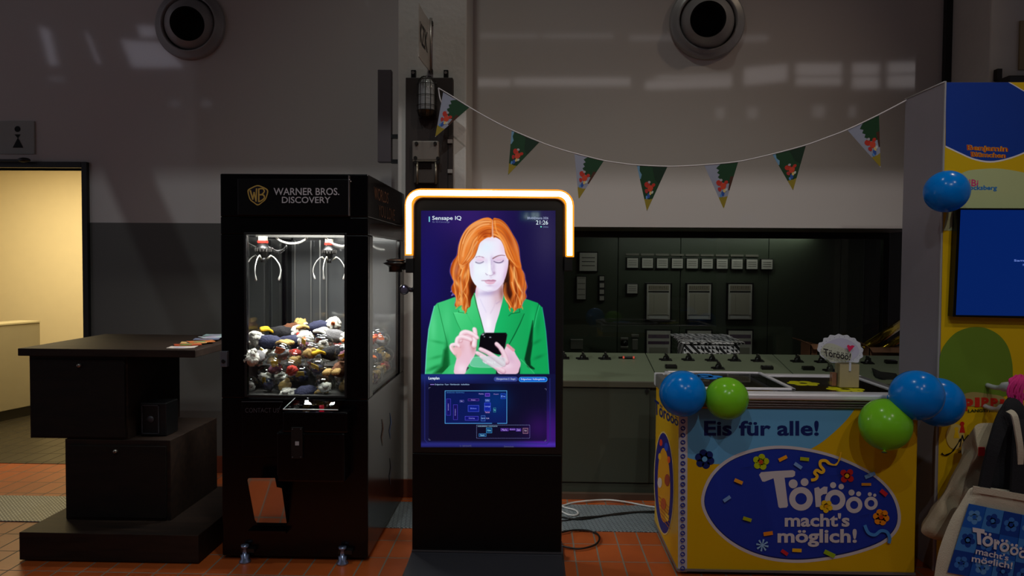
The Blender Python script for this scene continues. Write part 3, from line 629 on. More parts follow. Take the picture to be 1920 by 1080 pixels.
# prize hatch: polished metal flap leaning so that it mirrors the floor
def hatch_f(x, y):
    p = at(x, y, CF - 0.03); return Vector((p.x, CF - 0.03 - (0.35 * (p.z - 0.17) - 0.02), p.z))
hp = S2([(475, 892), (478, 888), (486, 887.5)], 3, False) + [(526, 887.5), (527, 906), (536, 908.5), (536.5, 984), (533, 988), (489, 988.5), (482, 984.5), (477.5, 975)]
hm = MB(); P = [hatch_f(x, y) for x, y in hp]; hm.prism(P, (0, 0.006, 0)); 
hm.build('prize_flap', mat('flap_mirror', (205, 200, 196), 0.06, metal=1.0, var=0), cm)
MB().box(at(470, 900, CF).x, at(541, 900, CF).x, CF - 0.045, CF, at(500, 995, CF).z, at(500, 990, CF).z).build('flap_sill', gb, cm)
# lock on the left post
k = at(421, 673, CF - 0.012); lk = MB().box(k.x - 0.018, k.x + 0.018, CF - 0.025, CF, k.z - 0.04, k.z + 0.04); lk.cyl((k.x, CF - 0.025, k.z - 0.01), (k.x, CF - 0.03, k.z - 0.01), 0.011, n=16, mi=1)
lk.build('lock', [mat('lock_grey', (112, 112, 122), 0.35, metal=0.5), mb_], cm, bevel=0.004)
# levelling feet
foot_m = mat('foot_steel', (150, 165, 200), 0.25, metal=0.8)
for fx_, fy_ in ((465, 1036), (648, 1036)):
    p = atZ(fx_, fy_ + 12, 0.0); p.y = min(p.y, CF + 0.02); fm = MB(); fm.lathe([(0.001, 0), (0.03, 0), (0.03, 0.008), (0.02, 0.02), (0.022, 0.04), (0.012, 0.045), (0.012, 0.075), (0.02, 0.078), (0.02, 0.09), (0.001, 0.09)], (p.x, CF - 0.028, 0), (0, 0, 1), 20)
    fm.box(p.x - 0.02, p.x + 0.05, CF - 0.035, CF + 0.0, 0.052, 0.072, 1); fm.build('levelling_foot', [foot_m, blk], cm)
for px_ in (cx0 + 0.1, cx1 - 0.1): MB().cyl((px_, CB - 0.08, 0), (px_, CB - 0.08, 0.03), 0.025, n=16).build('levelling_foot', foot_m, cm)
# bed, posts, rails inside
inn = MB().box(cx0 + T_, cx1 - T_, CF + T_, CB - 0.03, wz0 - 0.019, wz0 - 0.005); inn.box(cx0 + T_, cx1 - 0.15, 4.03, CB - 0.04, wz0 - 0.02, wz0 + 0.12)
inn.build('prize_bed', mat('bed_grey', (70, 68, 66), 0.6), cm)
pm = mat('post_aluminium', (150, 150, 148), 0.3, metal=0.7)
for px_, yy in ((508, 4.8), (529, 4.81), (553, 4.8), (583, 4.8), (600, 4.7), (612, 4.8)):
    q = at(px_, 520, yy); MB().box(q.x - 0.004, q.x + 0.004, yy, yy + 0.008, wz0 + 0.1, wz1).build('back_post', pm, cm)
q = at(506, 500, 4.79); MB().box(q.x - 0.006, q.x + 0.006, 4.785, 4.8, wz0 + 0.1, wz1).build('back_seam', mb_, cm)
rz_ = wz1 - 0.02
MB().box(cx0 + T_, cx1 - T_, 4.2, 4.23, rz_ + 0.02, rz_ + 0.045).build('gantry_rail', mat('rail_dim', (90, 88, 84), 0.5), cm)
# LED strips under the head (real lamps of the machine)
MB().box(cx0 + 0.06, cx1 - 0.06, CF + 0.035, CF + 0.055, wz1 + 0.07, wz1 + 0.085).build('led_strip', glow((255, 250, 240), 6.0), cm)
lamp('claw_machine_led', 'AREA', ((cx0 + cx1) / 2, CF + 0.12, wz1 + 0.065), 13, (1, 0.97, 0.92), ((cx0 + cx1) / 2, CF + 0.42, wz0), size=0.55, size_y=0.06, shape='RECTANGLE')
lamp('claw_machine_led', 'AREA', ((cx0 + cx1) / 2, CF + 0.62, wz1 + 0.065), 11, (1, 0.97, 0.92), ((cx0 + cx1) / 2, CF + 0.45, wz0), size=0.55, size_y=0.06, shape='RECTANGLE')

# the two grabbers
hose_m = mat('hose_white', (220, 215, 205), 0.35)
def grabber(cx, cy, Y, k, label):
    s = k / F * Y
    def P(u, v, d=0.0):
        p = at(cx + (u - cx) , cy + (v - cy), Y); p.y += d; return p
    g = thing('grabber', label, 'grabber', P(cx, cy + 40))
    p = P(cx, cy - 20); MB().box(p.x - 0.02, p.x + 0.02, Y - 0.02, Y + 0.02, p.z - 0.03, wz1 - 0.0).build('motor', mat('motor_pale', (150, 145, 130), 0.4), g, bevel=0.003)
    p = P(cx, cy - 13); MB().box(p.x - 0.022, p.x + 0.022, Y - 0.022, Y + 0.022, p.z - 0.008, p.z + 0.006).build('red_band', mat('band_red', (150, 30, 20), 0.4), g)
    p = P(cx, cy); MB().lathe([(0.001, -0.045), (0.02, -0.045), (0.022, -0.02), (0.04, -0.018), (0.04, 0.005), (0.03, 0.015), (0.024, 0.028), (0.001, 0.03)], p, (0, 0, 1), 24).build('hub', mb_, g)
    cogs = MB()
    for i in range(16):
        a = 2 * math.pi * i / 16; cogs.box(-0.003, 0.003, 0.036, 0.046, -0.016, 0.004, M=Matrix.Translation(p) @ Matrix.Rotation(a, 4, 'Z'))
    cogs.build('cog_ring', mat('cog_dark', (40, 38, 36), 0.4), g)
    for i, a in enumerate((180, 0, -95)):
        ca, sa = math.cos(math.radians(a)), math.sin(math.radians(a)); A = lambda r, z: p + Vector((ca * r, sa * r, z))
        MB().tube([A(0.018, -0.06), A(0.042, -0.04)], 0.006, 6).build('link', mat('link_grey', (110, 108, 100), 0.35, metal=0.5), g)
        pr_ = smooth_pts([A(0.038, -0.036), A(0.062, -0.05), A(0.088, -0.085), A(0.098, -0.125), A(0.086, -0.175)], 5)
        MB().tube(pr_, [0.0034] * (len(pr_) - 5) + [0.0034, 0.004, 0.006, 0.0065, 0.004], 8).build('prong', mat('prong_chrome', (230, 228, 222), 0.15, metal=0.6), g)
    MB().cyl(p + Vector((0, 0, -0.045)), p + Vector((0, 0, -0.075)), 0.013, n=16).build('tip_nut', mb_, g)
    return g
grabber(493, 466, 4.05, 1, 'chrome three pronged grabber with red band, nearer of two, at window left')
grabber(617, 470, 4.5, 1, 'chrome three pronged grabber hanging deeper at the window right')
def hose(name, pts, Y, r, m, label, cat='hose'):
    P = smooth_pts([at(x, y, Y + dy) for x, y, dy in pts], 6)
    return tag(MB().tube(P, r, 8).build(name, m), label, cat)
hose('air_hose', [(512, 436, 0), (522, 449, 0), (540, 456, 0), (560, 455, 0), (574, 447, 0), (582, 434, 0)], 4.25, 0.006, hose_m, 'white looped hose at the top of the claw machine window, centre')
hose('air_hose', [(603, 436, 0), (612, 447, 0), (625, 457, 0), (638, 461, 0), (646, 461, 0)], 4.25, 0.0055, hose_m, 'white hose curving down at the top right of the claw machine window')
hose('air_hose', [(466, 456, 0), (478, 462, 0), (488, 463, 0), (500, 462, .05), (512, 466, .1)], 4.25, 0.003, mat('hose_grey', (120, 118, 112), 0.4), 'thin grey hose behind the left grabber in claw machine')
co = []
for i in range(90):
    t = i / 89; b = Vector(at(506 + 32 * t, 466 + 10 * math.sin(t * 3.0) - 6 * t, 4.2)); a = i * 0.9; co.append(b + Vector((0.002 * math.cos(a), 0.010 * math.sin(a), 0.010 * math.cos(a))))
tag(MB().tube(co, 0.0028, 5).build('coiled_cable', mb_), 'black coiled cable beside the left grabber in claw machine', 'cable')

# prizes: capsules and soft toys
def fabric(n, c): return mat('plush_' + n, c, 0.9, var=0.15, scale=60, bump=0.5, bscale=120)
FW = fabric('white', (225, 222, 212)); FB = fabric('beige', (200, 165, 100)); FN = fabric('navy', (45, 48, 75)); FR = fabric('red', (190, 50, 35)); FO = fabric('orange', (225, 110, 50)); FK = fabric('black', (25, 24, 28)); FG = fabric('grey', (120, 118, 120)); FBr = fabric('brown', (110, 66, 40)); FY = fabric('yellow', (225, 180, 30)); FP = fabric('plum', (110, 60, 80))
shell_m = glass('capsule_shell', (0.95, 0.96, 0.96), 0.05, 2.0)
card_m = mat('card_yellow', (240, 190, 30), 0.5); 
PV = [('a yellow card', FN, card_m), ('white fluff', FW, None), ('a red toy', FR, None), ('beige fabric', FB, None), ('an orange tag', FG, mat('card_orange', (225, 100, 40), 0.5)), ('a brown toy', FBr, None), ('pale grey fabric', fabric('pale', (180, 176, 170)), None), ('a plum coloured toy', FP, card_m)]
RC = 0.051
pr_c = []
for i, (nm, m, card) in enumerate(PV):
    t = thing('prize_capsule', 'clear plastic capsule holding %s in the claw machine heap' % nm, 'capsule', (0, 0, 0), 'capsules holding %s' % nm)
    MB().ball((0, 0, RC), RC, 24, 14).build('shell', shell_m, t)
    MB().lathe([(RC, -0.003), (RC + 0.0025, -0.003), (RC + 0.0025, 0.003), (RC, 0.003)], (0, 0, RC), (0, 0, 1), 28).build('seam_ring', glass('capsule_rim', (0.8, 0.82, 0.82), 0.1, 1.5), t)
    toy = MB().ball((0, 0.0, RC * 0.72), (0.034, 0.03, 0.024), 16, 10, jit=0.5, seed=i * 3.3); toy.ball((0.012, -0.01, RC * 1.15), (0.016, 0.016, 0.014), 12, 8, jit=0.4, seed=i); toy.build('toy', m, t)
    if card: MB().box(-0.024, 0.024, -0.001, 0.001, -0.017, 0.017, M=Matrix.Translation((-0.004, -0.03, RC * 1.1)) @ Matrix.Rotation(0.5, 4, 'X') @ Matrix.Rotation(0.2 * i, 4, 'Y')).build('card', card, t)
    pr_c.append(t)
TV = [('navy soft toy with beige feet and white fluff', FN, FB, FW, FO), ('black soft toy with yellow patch and white fluff', FK, FY, FW, FR), ('brown soft toy with beige paws', FBr, FB, FB, FW), ('grey soft toy with white head and orange beak', FG, FW, FW, FO)]
pr_t = []
for i, (nm, a, b, c, d) in enumerate(TV):
    t = thing('soft_toy', nm + ' in the claw machine heap', 'soft toy', (0, 0, 0), nm.split(' with')[0] + 's of one kind')
    MB().ball((0, 0, 0.045), (0.075, 0.04, 0.038), 20, 12, jit=0.25, seed=i).build('body', a, t)
    for sgn in (-1, 1):
        fm = MB()
        for q in (-0.013, 0.0, 0.013): fm.tube(smooth_pts([(-0.05, sgn * 0.02, 0.045), (-0.085, sgn * 0.025 + q * 0.6, 0.06), (-0.125, sgn * 0.025 + q, 0.05)], 4), [0.008] * 4 + [0.011] * 4 + [0.007], 10)
        fm.build('foot', b, t)
    hd = MB().ball((0.085, 0, 0.055), (0.04, 0.038, 0.038), 22, 14, jit=0.45, seed=i + 5)
    for q in range(9): a_ = q * 0.7; hd.ball((0.085 + 0.03 * math.cos(a_), 0.026 * math.sin(a_ * 1.3), 0.055 + 0.03 * math.sin(a_)), 0.015, 10, 7, jit=0.6, seed=q)
    hd.build('head', c, t)
    MB().lathe([(0.012, 0), (0.009, 0.02), (0.001, 0.035)], (0.085, -0.035, 0.05), (0, -1, 0), 12).build('beak', d, t)
    pr_t.append(t)
RR = random.Random(5)
spots = []
for lz in range(3):
    for ly, yy in enumerate((3.885, 3.985)):
        n = 6
        for ix in range(n): spots.append((cx0 + 0.10 + ix * 0.107 + (0.05 if (lz + ly) % 2 else 0) - 0.01, yy + RR.uniform(-.008, .008) + 0.01 * lz, wz0 - 0.004 + lz * 0.085 + (0.03 if ly else 0)))
for ly in range(6):
    for ix in range(6): spots.append((cx0 + 0.10 + ix * 0.107 + (0.03 if ly % 2 else -0.01) , 4.085 + ly * 0.112, wz0 + 0.118 + 0.012 * ly + RR.uniform(0, 0.02)))
for lz in range(3):
    for ly in range(6): spots.append((cx1 - 0.088 + RR.uniform(-.006, .006), 4.09 + ly * 0.108 + (0.05 if lz % 2 else 0), wz0 - 0.004 + lz * 0.085))
used_c = set(); used_t = set()
# hand placed soft toys on the crest (pixel position, depth, kind, turn, where)
crest = [(505, 640, 4.02, 0, 2.9, 'lying left of centre on top of the heap'), (545, 640, 4.06, 0, 0.15, 'with its white head at the middle of the window'), (600, 612, 4.35, 0, 0.2, 'farthest back, highest at the right'), (628, 628, 4.2, 3, -0.3, 'high on the heap at the right window edge'), (478, 615, 4.5, 2, 1.0, 'far back at the left of the heap'), (486, 668, 3.90, 3, -1.5, 'low at the left against the glass'), (640, 690, 3.90, 2, 1.4, 'low at the right against the glass'), (500, 622, 4.3, 1, 0.4, 'far back left of centre on the heap'), (628, 660, 3.97, 1, 0.5, 'near the glass at the right'), (575, 735, 3.89, 0, 3.3, 'at the very bottom of the front window'), (706, 640, 4.35, 0, 1.7, 'high behind the side window'), (712, 672, 4.1, 3, 1.2, 'low behind the side window')]
def place(kind, i, loc, rot, lab):
    src = (pr_c if kind == 'c' else pr_t)[i]; us = used_c if kind == 'c' else used_t
    if i not in us:
        us.add(i); src.location = loc; src.rotation_euler = rot; src['label'] = lab; WL[src.name] = Vector(loc); return src
    return copy_tree(src, loc, rot, lab)
toy_locs = []
for (px_, py_, Y, k, r, w) in crest:
    p = at(px_, py_, Y); p.x = min(max(p.x, cx0 + 0.14), cx1 - 0.13); toy_locs.append(p); place('t', k, (p.x, p.y, p.z - 0.05), (RR.uniform(-.3, .3), RR.uniform(-.2, .2), r), TV[k][0].split(' with')[0] + ' ' + w)
for k, p in enumerate(spots):
    if any((Vector(p) + Vector((0, 0, 0.05)) - q).length < 0.082 for q in toy_locs): continue
    if p[0] > cx1 - (0.09 if k < 72 else 0.05) or p[0] < cx0 + 0.085: continue
    if k < 36: w = '%s layer %s, %s from left' % (['lowest', 'middle', 'upper'][k // 12], 'at front glass' if (k // 6) % 2 == 0 else 'behind glass', ORD[k % 6])
    elif k >= 72: w = '%s layer at side window, %s from the front' % (['lowest', 'middle', 'upper'][(k - 72) // 6], ORD[(k - 72) % 6])
    else: w = 'top of heap, %s row back, %s from left' % (ORD[(k - 36) // 6], ORD[k % 6])
    i = RR.choice([0, 0, 1, 1, 2, 3, 3, 4, 5, 6, 7]); place('c', i, p, (RR.uniform(-.6, .6), RR.uniform(-.6, .6), RR.uniform(-1.0, 1.0)), 'clear capsule with %s, %s' % (PV[i][0], w))

# ================================================================= stepped display cabinet on the left
wd = wood('dark_walnut', (26, 16, 11), (44, 29, 20), 0.6); wdf = wood('dark_walnut_front', (16, 12, 9), (28, 20, 14), 0.6)
TF = 3.9
st = thing('stepped_counter', 'dark walnut counter of two offset drawer boxes under a broad slab top', 'counter', (-2.15, 4.2, 0))
zs = at(200, 655, TF).z
tx0, tx1 = at(33, 655, TF).x, at(366, 655, TF).x; tyb = 4.72
MB().box(tx0, tx1, TF, tyb, zs - 0.04, zs).build('top_slab', wd, st, bevel=0.003)
px0, px1 = at(36, 1020, 3.722).x, at(372, 1020, 3.722).x
MB().box(px0, px1, 3.722, 4.55, 0.0065, 0.15).build('plinth', wd, st, bevel=0.003)
lx0, lx1 = at(123, 900, 3.93).x, at(320, 900, 3.93).x; zlo = 0.62
zl_ = atZ(400, 787, 0.0); 
zlt = at(318, 826, 3.93).z
low = MB().box(lx0, lx1, 3.93, 4.52, 0.15, zlt); low.build('lower_box', wd, st, bevel=0.002)
MB().box(lx0 + 0.015, lx1 - 0.02, 3.918, 3.93, 0.165, zlt - 0.03).build('lower_drawer', wdf, st, bevel=0.002)
ux0, ux1 = at(56, 740, 3.94).x, at(240, 740, 3.94).x; zub = at(200, 823, 3.94).z
up = MB(); ub = max(zub, zlt); nx = at(243, 740, 3.94).x
up.box(ux0, ux1, 3.94, 4.53, ub, zs - 0.04)
up.build('upper_box', wd, st, bevel=0.002)
MB().box(ux0 + 0.012, ux1 - 0.012, 3.928, 3.94, ub + 0.012, zs - 0.06).build('upper_door', wdf, st, bevel=0.002)
if ub > zub: pass
for kx, ky, Y in ((149, 685, 3.926), (217, 846, 3.916)):
    k = at(kx, ky, Y); lkm = MB(); lkm.lathe([(0.001, 0.014), (0.008, 0.013), (0.0105, 0.008), (0.0105, 0)], k, (0, -1, 0), 20); lkm.box(k.x - 0.0012, k.x + 0.0012, Y - 0.016, Y - 0.012, k.z - 0.005, k.z + 0.005, 1)
    lkm.build('cylinder_lock', [mat('lock_nickel', (190, 185, 175), 0.3, metal=0.8), blk], st)
# dark speaker box in the niche
s0 = at(262, 755, 4.02); s1 = at(312, 818, 4.02)
sb = thing('small_black_box', 'small black box with framed front standing on the lower step of the walnut counter', 'box', ((s0.x + s1.x) / 2, 4.08, zlt))
MB().box(s0.x, s1.x, 4.02, 4.16, zlt + 0.001, s0.z).build('body', mb_, sb, bevel=0.006)
ff = MB(); a, b, c, d = s0.x + 0.012, s1.x - 0.04, zlt + 0.014, s0.z - 0.012
for q in ((a, b, c, c + 0.004), (a, b, d - 0.004, d), (a, a + 0.004, c, d), (b - 0.004, b, c, d)): ff.box(q[0], q[1], 4.014, 4.02, q[2], q[3])
ff.build('front_frame', mat('frame_grey', (58, 56, 62), 0.4), sb); MB().lathe([(0.001, 0.004), (0.018, 0.006), (0.02, 0)], ((a + b) / 2, 4.02, (c + d) / 2), (0, -1, 0), 24).build('dial', mat('frame_grey', (58, 56, 62), 0.4), sb)
# fanned leaflets on the slab
lf = [(342, 652, (200, 185, 175), 0.2, 'white rimmed leaflet at the near end of the fan on the counter slab'), (352, 648, (165, 70, 40), 0.5, 'reddish leaflet in the fan on the counter slab'), (364, 645, (205, 165, 105), 0.35, 'yellow leaflet in the middle of the fan on counter slab'), (377, 644, (190, 110, 60), 0.6, 'orange leaflet in the fan on the counter slab'), (388, 640, (110, 115, 140), 0.3, 'blue grey leaflet in the fan on the counter slab'), (398, 637, (175, 185, 190), 0.7, 'pale leaflet lying high in the fan on counter slab'), (406, 634, (140, 165, 165), 0.2, 'greenish leaflet at the far end of the leaflet fan')]
for i, (x, y, c, a, lab) in enumerate(lf):
    p = atZ(x, y, zs); p.x = min(p.x, tx1 - 0.075); p.y = min(p.y, tyb - 0.08)
    M_ = Matrix.Translation((p.x, p.y, zs + 0.0012 + 0.0028 * i)) @ Matrix.Rotation(a, 4, 'Z')
    lm = MB(); nn = 6; vs_ = []
    for zz in (0.0018, 0):
        for u in range(nn + 1):
            for v in (-0.05, 0.05): vs_.append(M_ @ Vector((-0.07 + 0.14 * u / nn, v, zz + 0.008 * (u / nn - 0.5) ** 2)))
    q = 2 * (nn + 1); fs = [(2 * u, 2 * u + 2, 2 * u + 3, 2 * u + 1) for u in range(nn)] + [(q + 2 * u, q + 2 * u + 1, q + 2 * u + 3, q + 2 * u + 2) for u in range(nn)] + [(2 * u, q + 2 * u, q + 2 * u + 2, 2 * u + 2) for u in range(nn)] + [(2 * u + 1, 2 * u + 3, q + 2 * u + 3, q + 2 * u + 1) for u in range(nn)] + [(0, 1, q + 1, q), (2 * nn, q + 2 * nn, q + 2 * nn + 1, 2 * nn + 1)]
    lm.add(vs_, fs); lm.box(-0.04, 0.02, -0.03, 0.01, 0.002, 0.0026, 1, M=M_)
    tag(lm.build('leaflet', [mat('leaflet_%d' % i, c, 0.35, var=0.35, scale=40), mat('leaflet_spot_%d' % i, (c[2], c[0] // 2 + 60, c[1]), 0.35)]), lab, 'leaflet', 'leaflets fanned on the counter')
# ================================================================= information kiosk
KY = 3.80
kx0, kx1 = at(773, 700, KY).x, at(1056, 700, KY).x; kz1 = at(915, 369, KY).z; kz0 = 0.06
kc = (kx0 + kx1) / 2
kk = thing('information_kiosk', 'tall black totem with portrait touch screen and white light arch', 'kiosk', (kc, 3.83, 0))
MB().box(kx0, kx1, KY + 0.004, KY + 0.075, kz0, kz1).build('body', mb_, kk, bevel=0.008)
MB().box(kx0 + 0.006, kx1 - 0.006, KY, KY + 0.006, at(915, 850, KY).z, kz1 - 0.008).build('bezel_glass', mat('bezel_black', (16, 13, 12), 0.42, var=0), kk, bevel=0.002)
MB().box(kx0 + 0.004, kx1 - 0.004, KY - 0.004, KY + 0.005, 0.075, at(915, 852, KY).z).build('lower_panel', mat('kiosk_satin', (7, 6, 7), 0.4, var=0, spec=0.2), kk, bevel=0.002)
sm = MB(); z_ = 0.062; sm.box(kx0, kx1, KY - 0.006, KY + 0.006, 0.058, 0.064); sm.build('seam_trim', mat('seam_grey', (70, 66, 70), 0.3), kk)
bp = MB(); bp.prism([(kx0 - 0.015, 3.45, 0.0), (kx1 + 0.015, 3.45, 0.0), (kx1 + 0.015, 4.1, 0.0), (kx0 - 0.015, 4.1, 0.0)], (0, 0, 0.012))
bp.prism([(kx0 - 0.012, 3.46, 0.012), (kx1 + 0.012, 3.46, 0.012), (kx1 + 0.004, KY - 0.004, 0.012), (kx0 - 0.004, KY - 0.004, 0.012)], (0, 0, 0.001))
vs = [(kx0 - 0.012, 3.47, 0.012), (kx1 + 0.012, 3.47, 0.012), (kx1, KY, 0.012), (kx0, KY, 0.012), (kx0 - 0.008, 3.48, 0.02), (kx1 + 0.008, 3.48, 0.02), (kx1, KY, 0.056), (kx0, KY, 0.056)]
bp.add(vs, [(4, 5, 6, 7), (0, 1, 5, 4), (1, 2, 6, 5), (2, 3, 7, 6), (3, 0, 4, 7), (3, 2, 1, 0)])
bp.box(kx0, kx1, KY, KY + 0.12, 0.012, 0.062)
bp.build('base_plate', mat('kiosk_base', (44, 44, 52), 0.35), kk)

# ---- painted screen image (a picture shown by the display)
SX0, SX1, SY0, SY1, RES = 789.5, 1041.5, 395.0, 838.5, 1.6
NW, NH = int((SX1 - SX0) * RES), int((SY1 - SY0) * RES)
IMG = np.zeros((NH, NW, 3)); gx = SX0 + (np.arange(NW) + 0.5) / RES; gy = SY0 + (np.arange(NH) + 0.5) / RES
def win(x0, y0, x1, y1, m=3):
    i0 = max(0, int((x0 - m - SX0) * RES)); i1 = min(NW, int((x1 + m - SX0) * RES) + 1); j0 = max(0, int((y0 - m - SY0) * RES)); j1 = min(NH, int((y1 + m - SY0) * RES) + 1)
    return i0, i1, j0, j1
def mixin(i0, i1, j0, j1, a, c):
    R = IMG[j0:j1, i0:i1]; c = np.asarray(c, float); R[:] = R * (1 - a[..., None]) + c * a[..., None]
def pts_in(poly, X, Y):
    ins = np.zeros(X.shape, bool); n = len(poly)
    for i in range(n):
        x1, y1 = poly[i]; x2, y2 = poly[(i + 1) % n]
        if y1 == y2: continue
        ins ^= ((Y < y1) != (Y < y2)) & (X < (x2 - x1) * (Y - y1) / (y2 - y1) + x1)
    return ins
def segd(X, Y, x1, y1, x2, y2):
    dx, dy = x2 - x1, y2 - y1; L = dx * dx + dy * dy or 1e-9; t = np.clip(((X - x1) * dx + (Y - y1) * dy) / L, 0, 1)
    return np.hypot(X - x1 - t * dx, Y - y1 - t * dy), t
def P_poly(poly, c, soft=0.8, al=1.0, c2=None, ax=None):
    xs = [p[0] for p in poly]; ys = [p[1] for p in poly]; i0, i1, j0, j1 = win(min(xs), min(ys), max(xs), max(ys), soft + 1)
    if i1 <= i0 or j1 <= j0: return
    X, Y = np.meshgrid(gx[i0:i1], gy[j0:j1]); D = np.full(X.shape, 1e9)
    for k in range(len(poly)): D = np.minimum(D, segd(X, Y, *poly[k], *poly[(k + 1) % len(poly)])[0])
    D = np.where(pts_in(poly, X, Y), D, -D); a = np.clip(D / soft + 0.5, 0, 1) * al
    if c2 is not None:
        (ax0, ay0), (ax1, ay1) = ax; t = np.clip(((X - ax0) * (ax1 - ax0) + (Y - ay0) * (ay1 - ay0)) / ((ax1 - ax0) ** 2 + (ay1 - ay0) ** 2), 0, 1)[..., None]
        c = np.asarray(c) * (1 - t) + np.asarray(c2) * t
    mixin(i0, i1, j0, j1, a, c)
def P_line(pts, w, c, al=1.0, soft=0.7):
    w = w if isinstance(w, (list, tuple)) else [w] * len(pts); xs = [p[0] for p in pts]; ys = [p[1] for p in pts]; mw = max(w)
    i0, i1, j0, j1 = win(min(xs), min(ys), max(xs), max(ys), mw + 1)
    if i1 <= i0 or j1 <= j0: return
    X, Y = np.meshgrid(gx[i0:i1], gy[j0:j1]); A = np.zeros(X.shape)
    for k in range(len(pts) - 1):
        d, t = segd(X, Y, *pts[k], *pts[k + 1]); ww = (w[k] * (1 - t) + w[k + 1] * t) / 2; A = np.maximum(A, np.clip((ww - d) / soft + 0.5, 0, 1))
    mixin(i0, i1, j0, j1, A * al, c)
def P_blob(x, y, rx, ry, c, al=1.0, ang=0.0, p=1.0):
    m = max(rx, ry) * 2.2; i0, i1, j0, j1 = win(x - m, y - m, x + m, y + m, 0)
    if i1 <= i0 or j1 <= j0: return
    X, Y = np.meshgrid(gx[i0:i1] - x, gy[j0:j1] - y); ca, sa = math.cos(ang), math.sin(ang)
    q = ((X * ca + Y * sa) / rx) ** 2 + ((-X * sa + Y * ca) / ry) ** 2; mixin(i0, i1, j0, j1, np.exp(-q ** p) * al, c)
def clip_img(fn, poly, soft=0.8):
    """run strokes, keep them only inside poly"""
    keep = IMG.copy(); fn(); X, Y = np.meshgrid(gx, gy); m = pts_in(poly, X, Y)[..., None]; IMG[:] = np.where(m, IMG, keep)
def C2(pts, n=5, closed=True): return S2(pts, n, closed)
# backdrop: deep indigo, a little lighter to the left and greyish at top right
X, Y = np.meshgrid(gx, gy)
base = np.array([20, 14, 62.0]); IMG[:] = base
IMG += (np.exp(-((X - 800) / 40) ** 2 - ((Y - 520) / 120) ** 2))[..., None] * np.array([2, 2, 26])
IMG += (np.exp(-((X - 880) / 70) ** 2 - ((Y - 400) / 60) ** 2))[..., None] * np.array([26, 12, 36])
IMG += (np.exp(-((X - 1025) / 30) ** 2 - ((Y - 440) / 70) ** 2))[..., None] * np.array([22, 22, 14])
IMG -= (np.clip((Y - 560) / 140, 0, 1) * 0.5)[..., None] * np.array([16, 10, 30])
IMG[:] = np.clip(IMG, 0, 255)
# jacket
JK = [(797.5, 700), (800, 655), (804, 616), (810, 590), (814.5, 573), (820, 567), (834, 562.5), (852, 556), (880, 556), (889, 548), (945, 548), (948, 558), (975, 556), (992, 561), (1008, 566.5), (1016.5, 575), (1020, 595), (1023.5, 620), (1026.5, 655), (1029.5, 700)]
P_poly(JK, (64, 196, 118), 0.9, c2=(14, 160, 84), ax=((810, 600), (1010, 620)))
P_line([(797.5, 700), (800, 655), (804, 616), (810, 590), (814.5, 573)], 1.6, (120, 235, 215), 0.8); P_line([(1016.5, 575), (1020, 595), (1023.5, 620), (1026.5, 655), (1029.5, 700)], 1.2, (60, 210, 190), 0.6)
def jk():
    P_blob(812, 610, 7, 30, (96, 222, 150), 0.6); P_blob(838, 600, 9, 30, (84, 214, 138), 0.5); P_blob(1000, 600, 7, 30, (30, 190, 104), 0.6)
    P_poly([(833, 655), (840, 650), (843, 690), (836, 700), (812, 700), (828, 684)], (6, 74, 30), 7, 0.9)
    P_blob(838, 665, 4, 26, (10, 100, 44), 0.8); P_blob(815, 688, 16, 3.5, (14, 112, 52), 0.7, -0.4); P_blob(820, 668, 14, 3, (20, 130, 62), 0.5, -0.25); P_blob(822, 640, 14, 2.6, (24, 140, 70), 0.5, 0.2)
    P_line([(999, 600), (997, 620), (994, 645), (989, 672), (992, 685), (1001, 690)], [1, 5, 9, 11, 7, 3], (3, 44, 22), 0.95, 2.5)
    P_blob(1006, 640, 9, 3, (8, 110, 56), 0.55, -0.5); P_blob(1010, 668, 10, 3, (6, 100, 50), 0.5, -0.4); P_blob(1008, 610, 5, 18, (8, 120, 62), 0.4, 0.1)
    P_line([(821, 568), (826, 590), (832, 615), (838, 640), (842, 680)], [0.8, 1, 1, 1.2, 1.8], (14, 110, 52), 0.85); P_line([(1010, 569), (1004, 590), (1000, 612), (997, 640)], 1.1, (8, 96, 50), 0.85)
    P_line([(1012, 570), (1006, 592), (1002, 612)], 1.0, (80, 220, 150), 0.5)
clip_img(jk, JK)
# lapels
LL = [(889, 550), (884, 556), (861, 578), (860, 583.5), (850, 585), (862, 615), (868, 625), (900, 640), (909, 628), (903, 600), (895, 575)]
P_poly(LL, (80, 216, 134), 0.8, c2=(46, 186, 104), ax=((850, 580), (905, 620)))
RL = [(944.5, 552), (968, 575), (973, 577), (974, 584.5), (983, 587), (975, 608), (965, 628), (950, 652), (930, 640), (925, 628), (934, 592)]
P_poly(RL, (24, 182, 102), 0.8, c2=(20, 158, 84), ax=((930, 600), (978, 610)))
P_line([(861, 581), (860, 584), (876, 586.5)], 1.0, (10, 100, 46), 0.9); P_line([(850, 585), (857, 603), (864, 617)], 1.0, (22, 132, 66), 0.8); P_line([(874, 584), (888, 610), (904, 636)], 0.8, (30, 150, 80), 0.3)
P_line([(974, 577), (975, 584), (958, 587), (954, 591)], 1.1, (4, 78, 40), 0.9); P_line([(983, 587), (975, 606), (965, 626), (954, 646)], [1.2, 1.8, 2, 1.6], (4, 84, 42), 0.9)
P_line([(850, 585), (875, 586.5)], 0.8, (130, 240, 170), 0.4)
P_line([(889, 551), (893, 568), (899, 588), (905, 610), (910, 625)], 1.2, (60, 62, 40), 0.8)
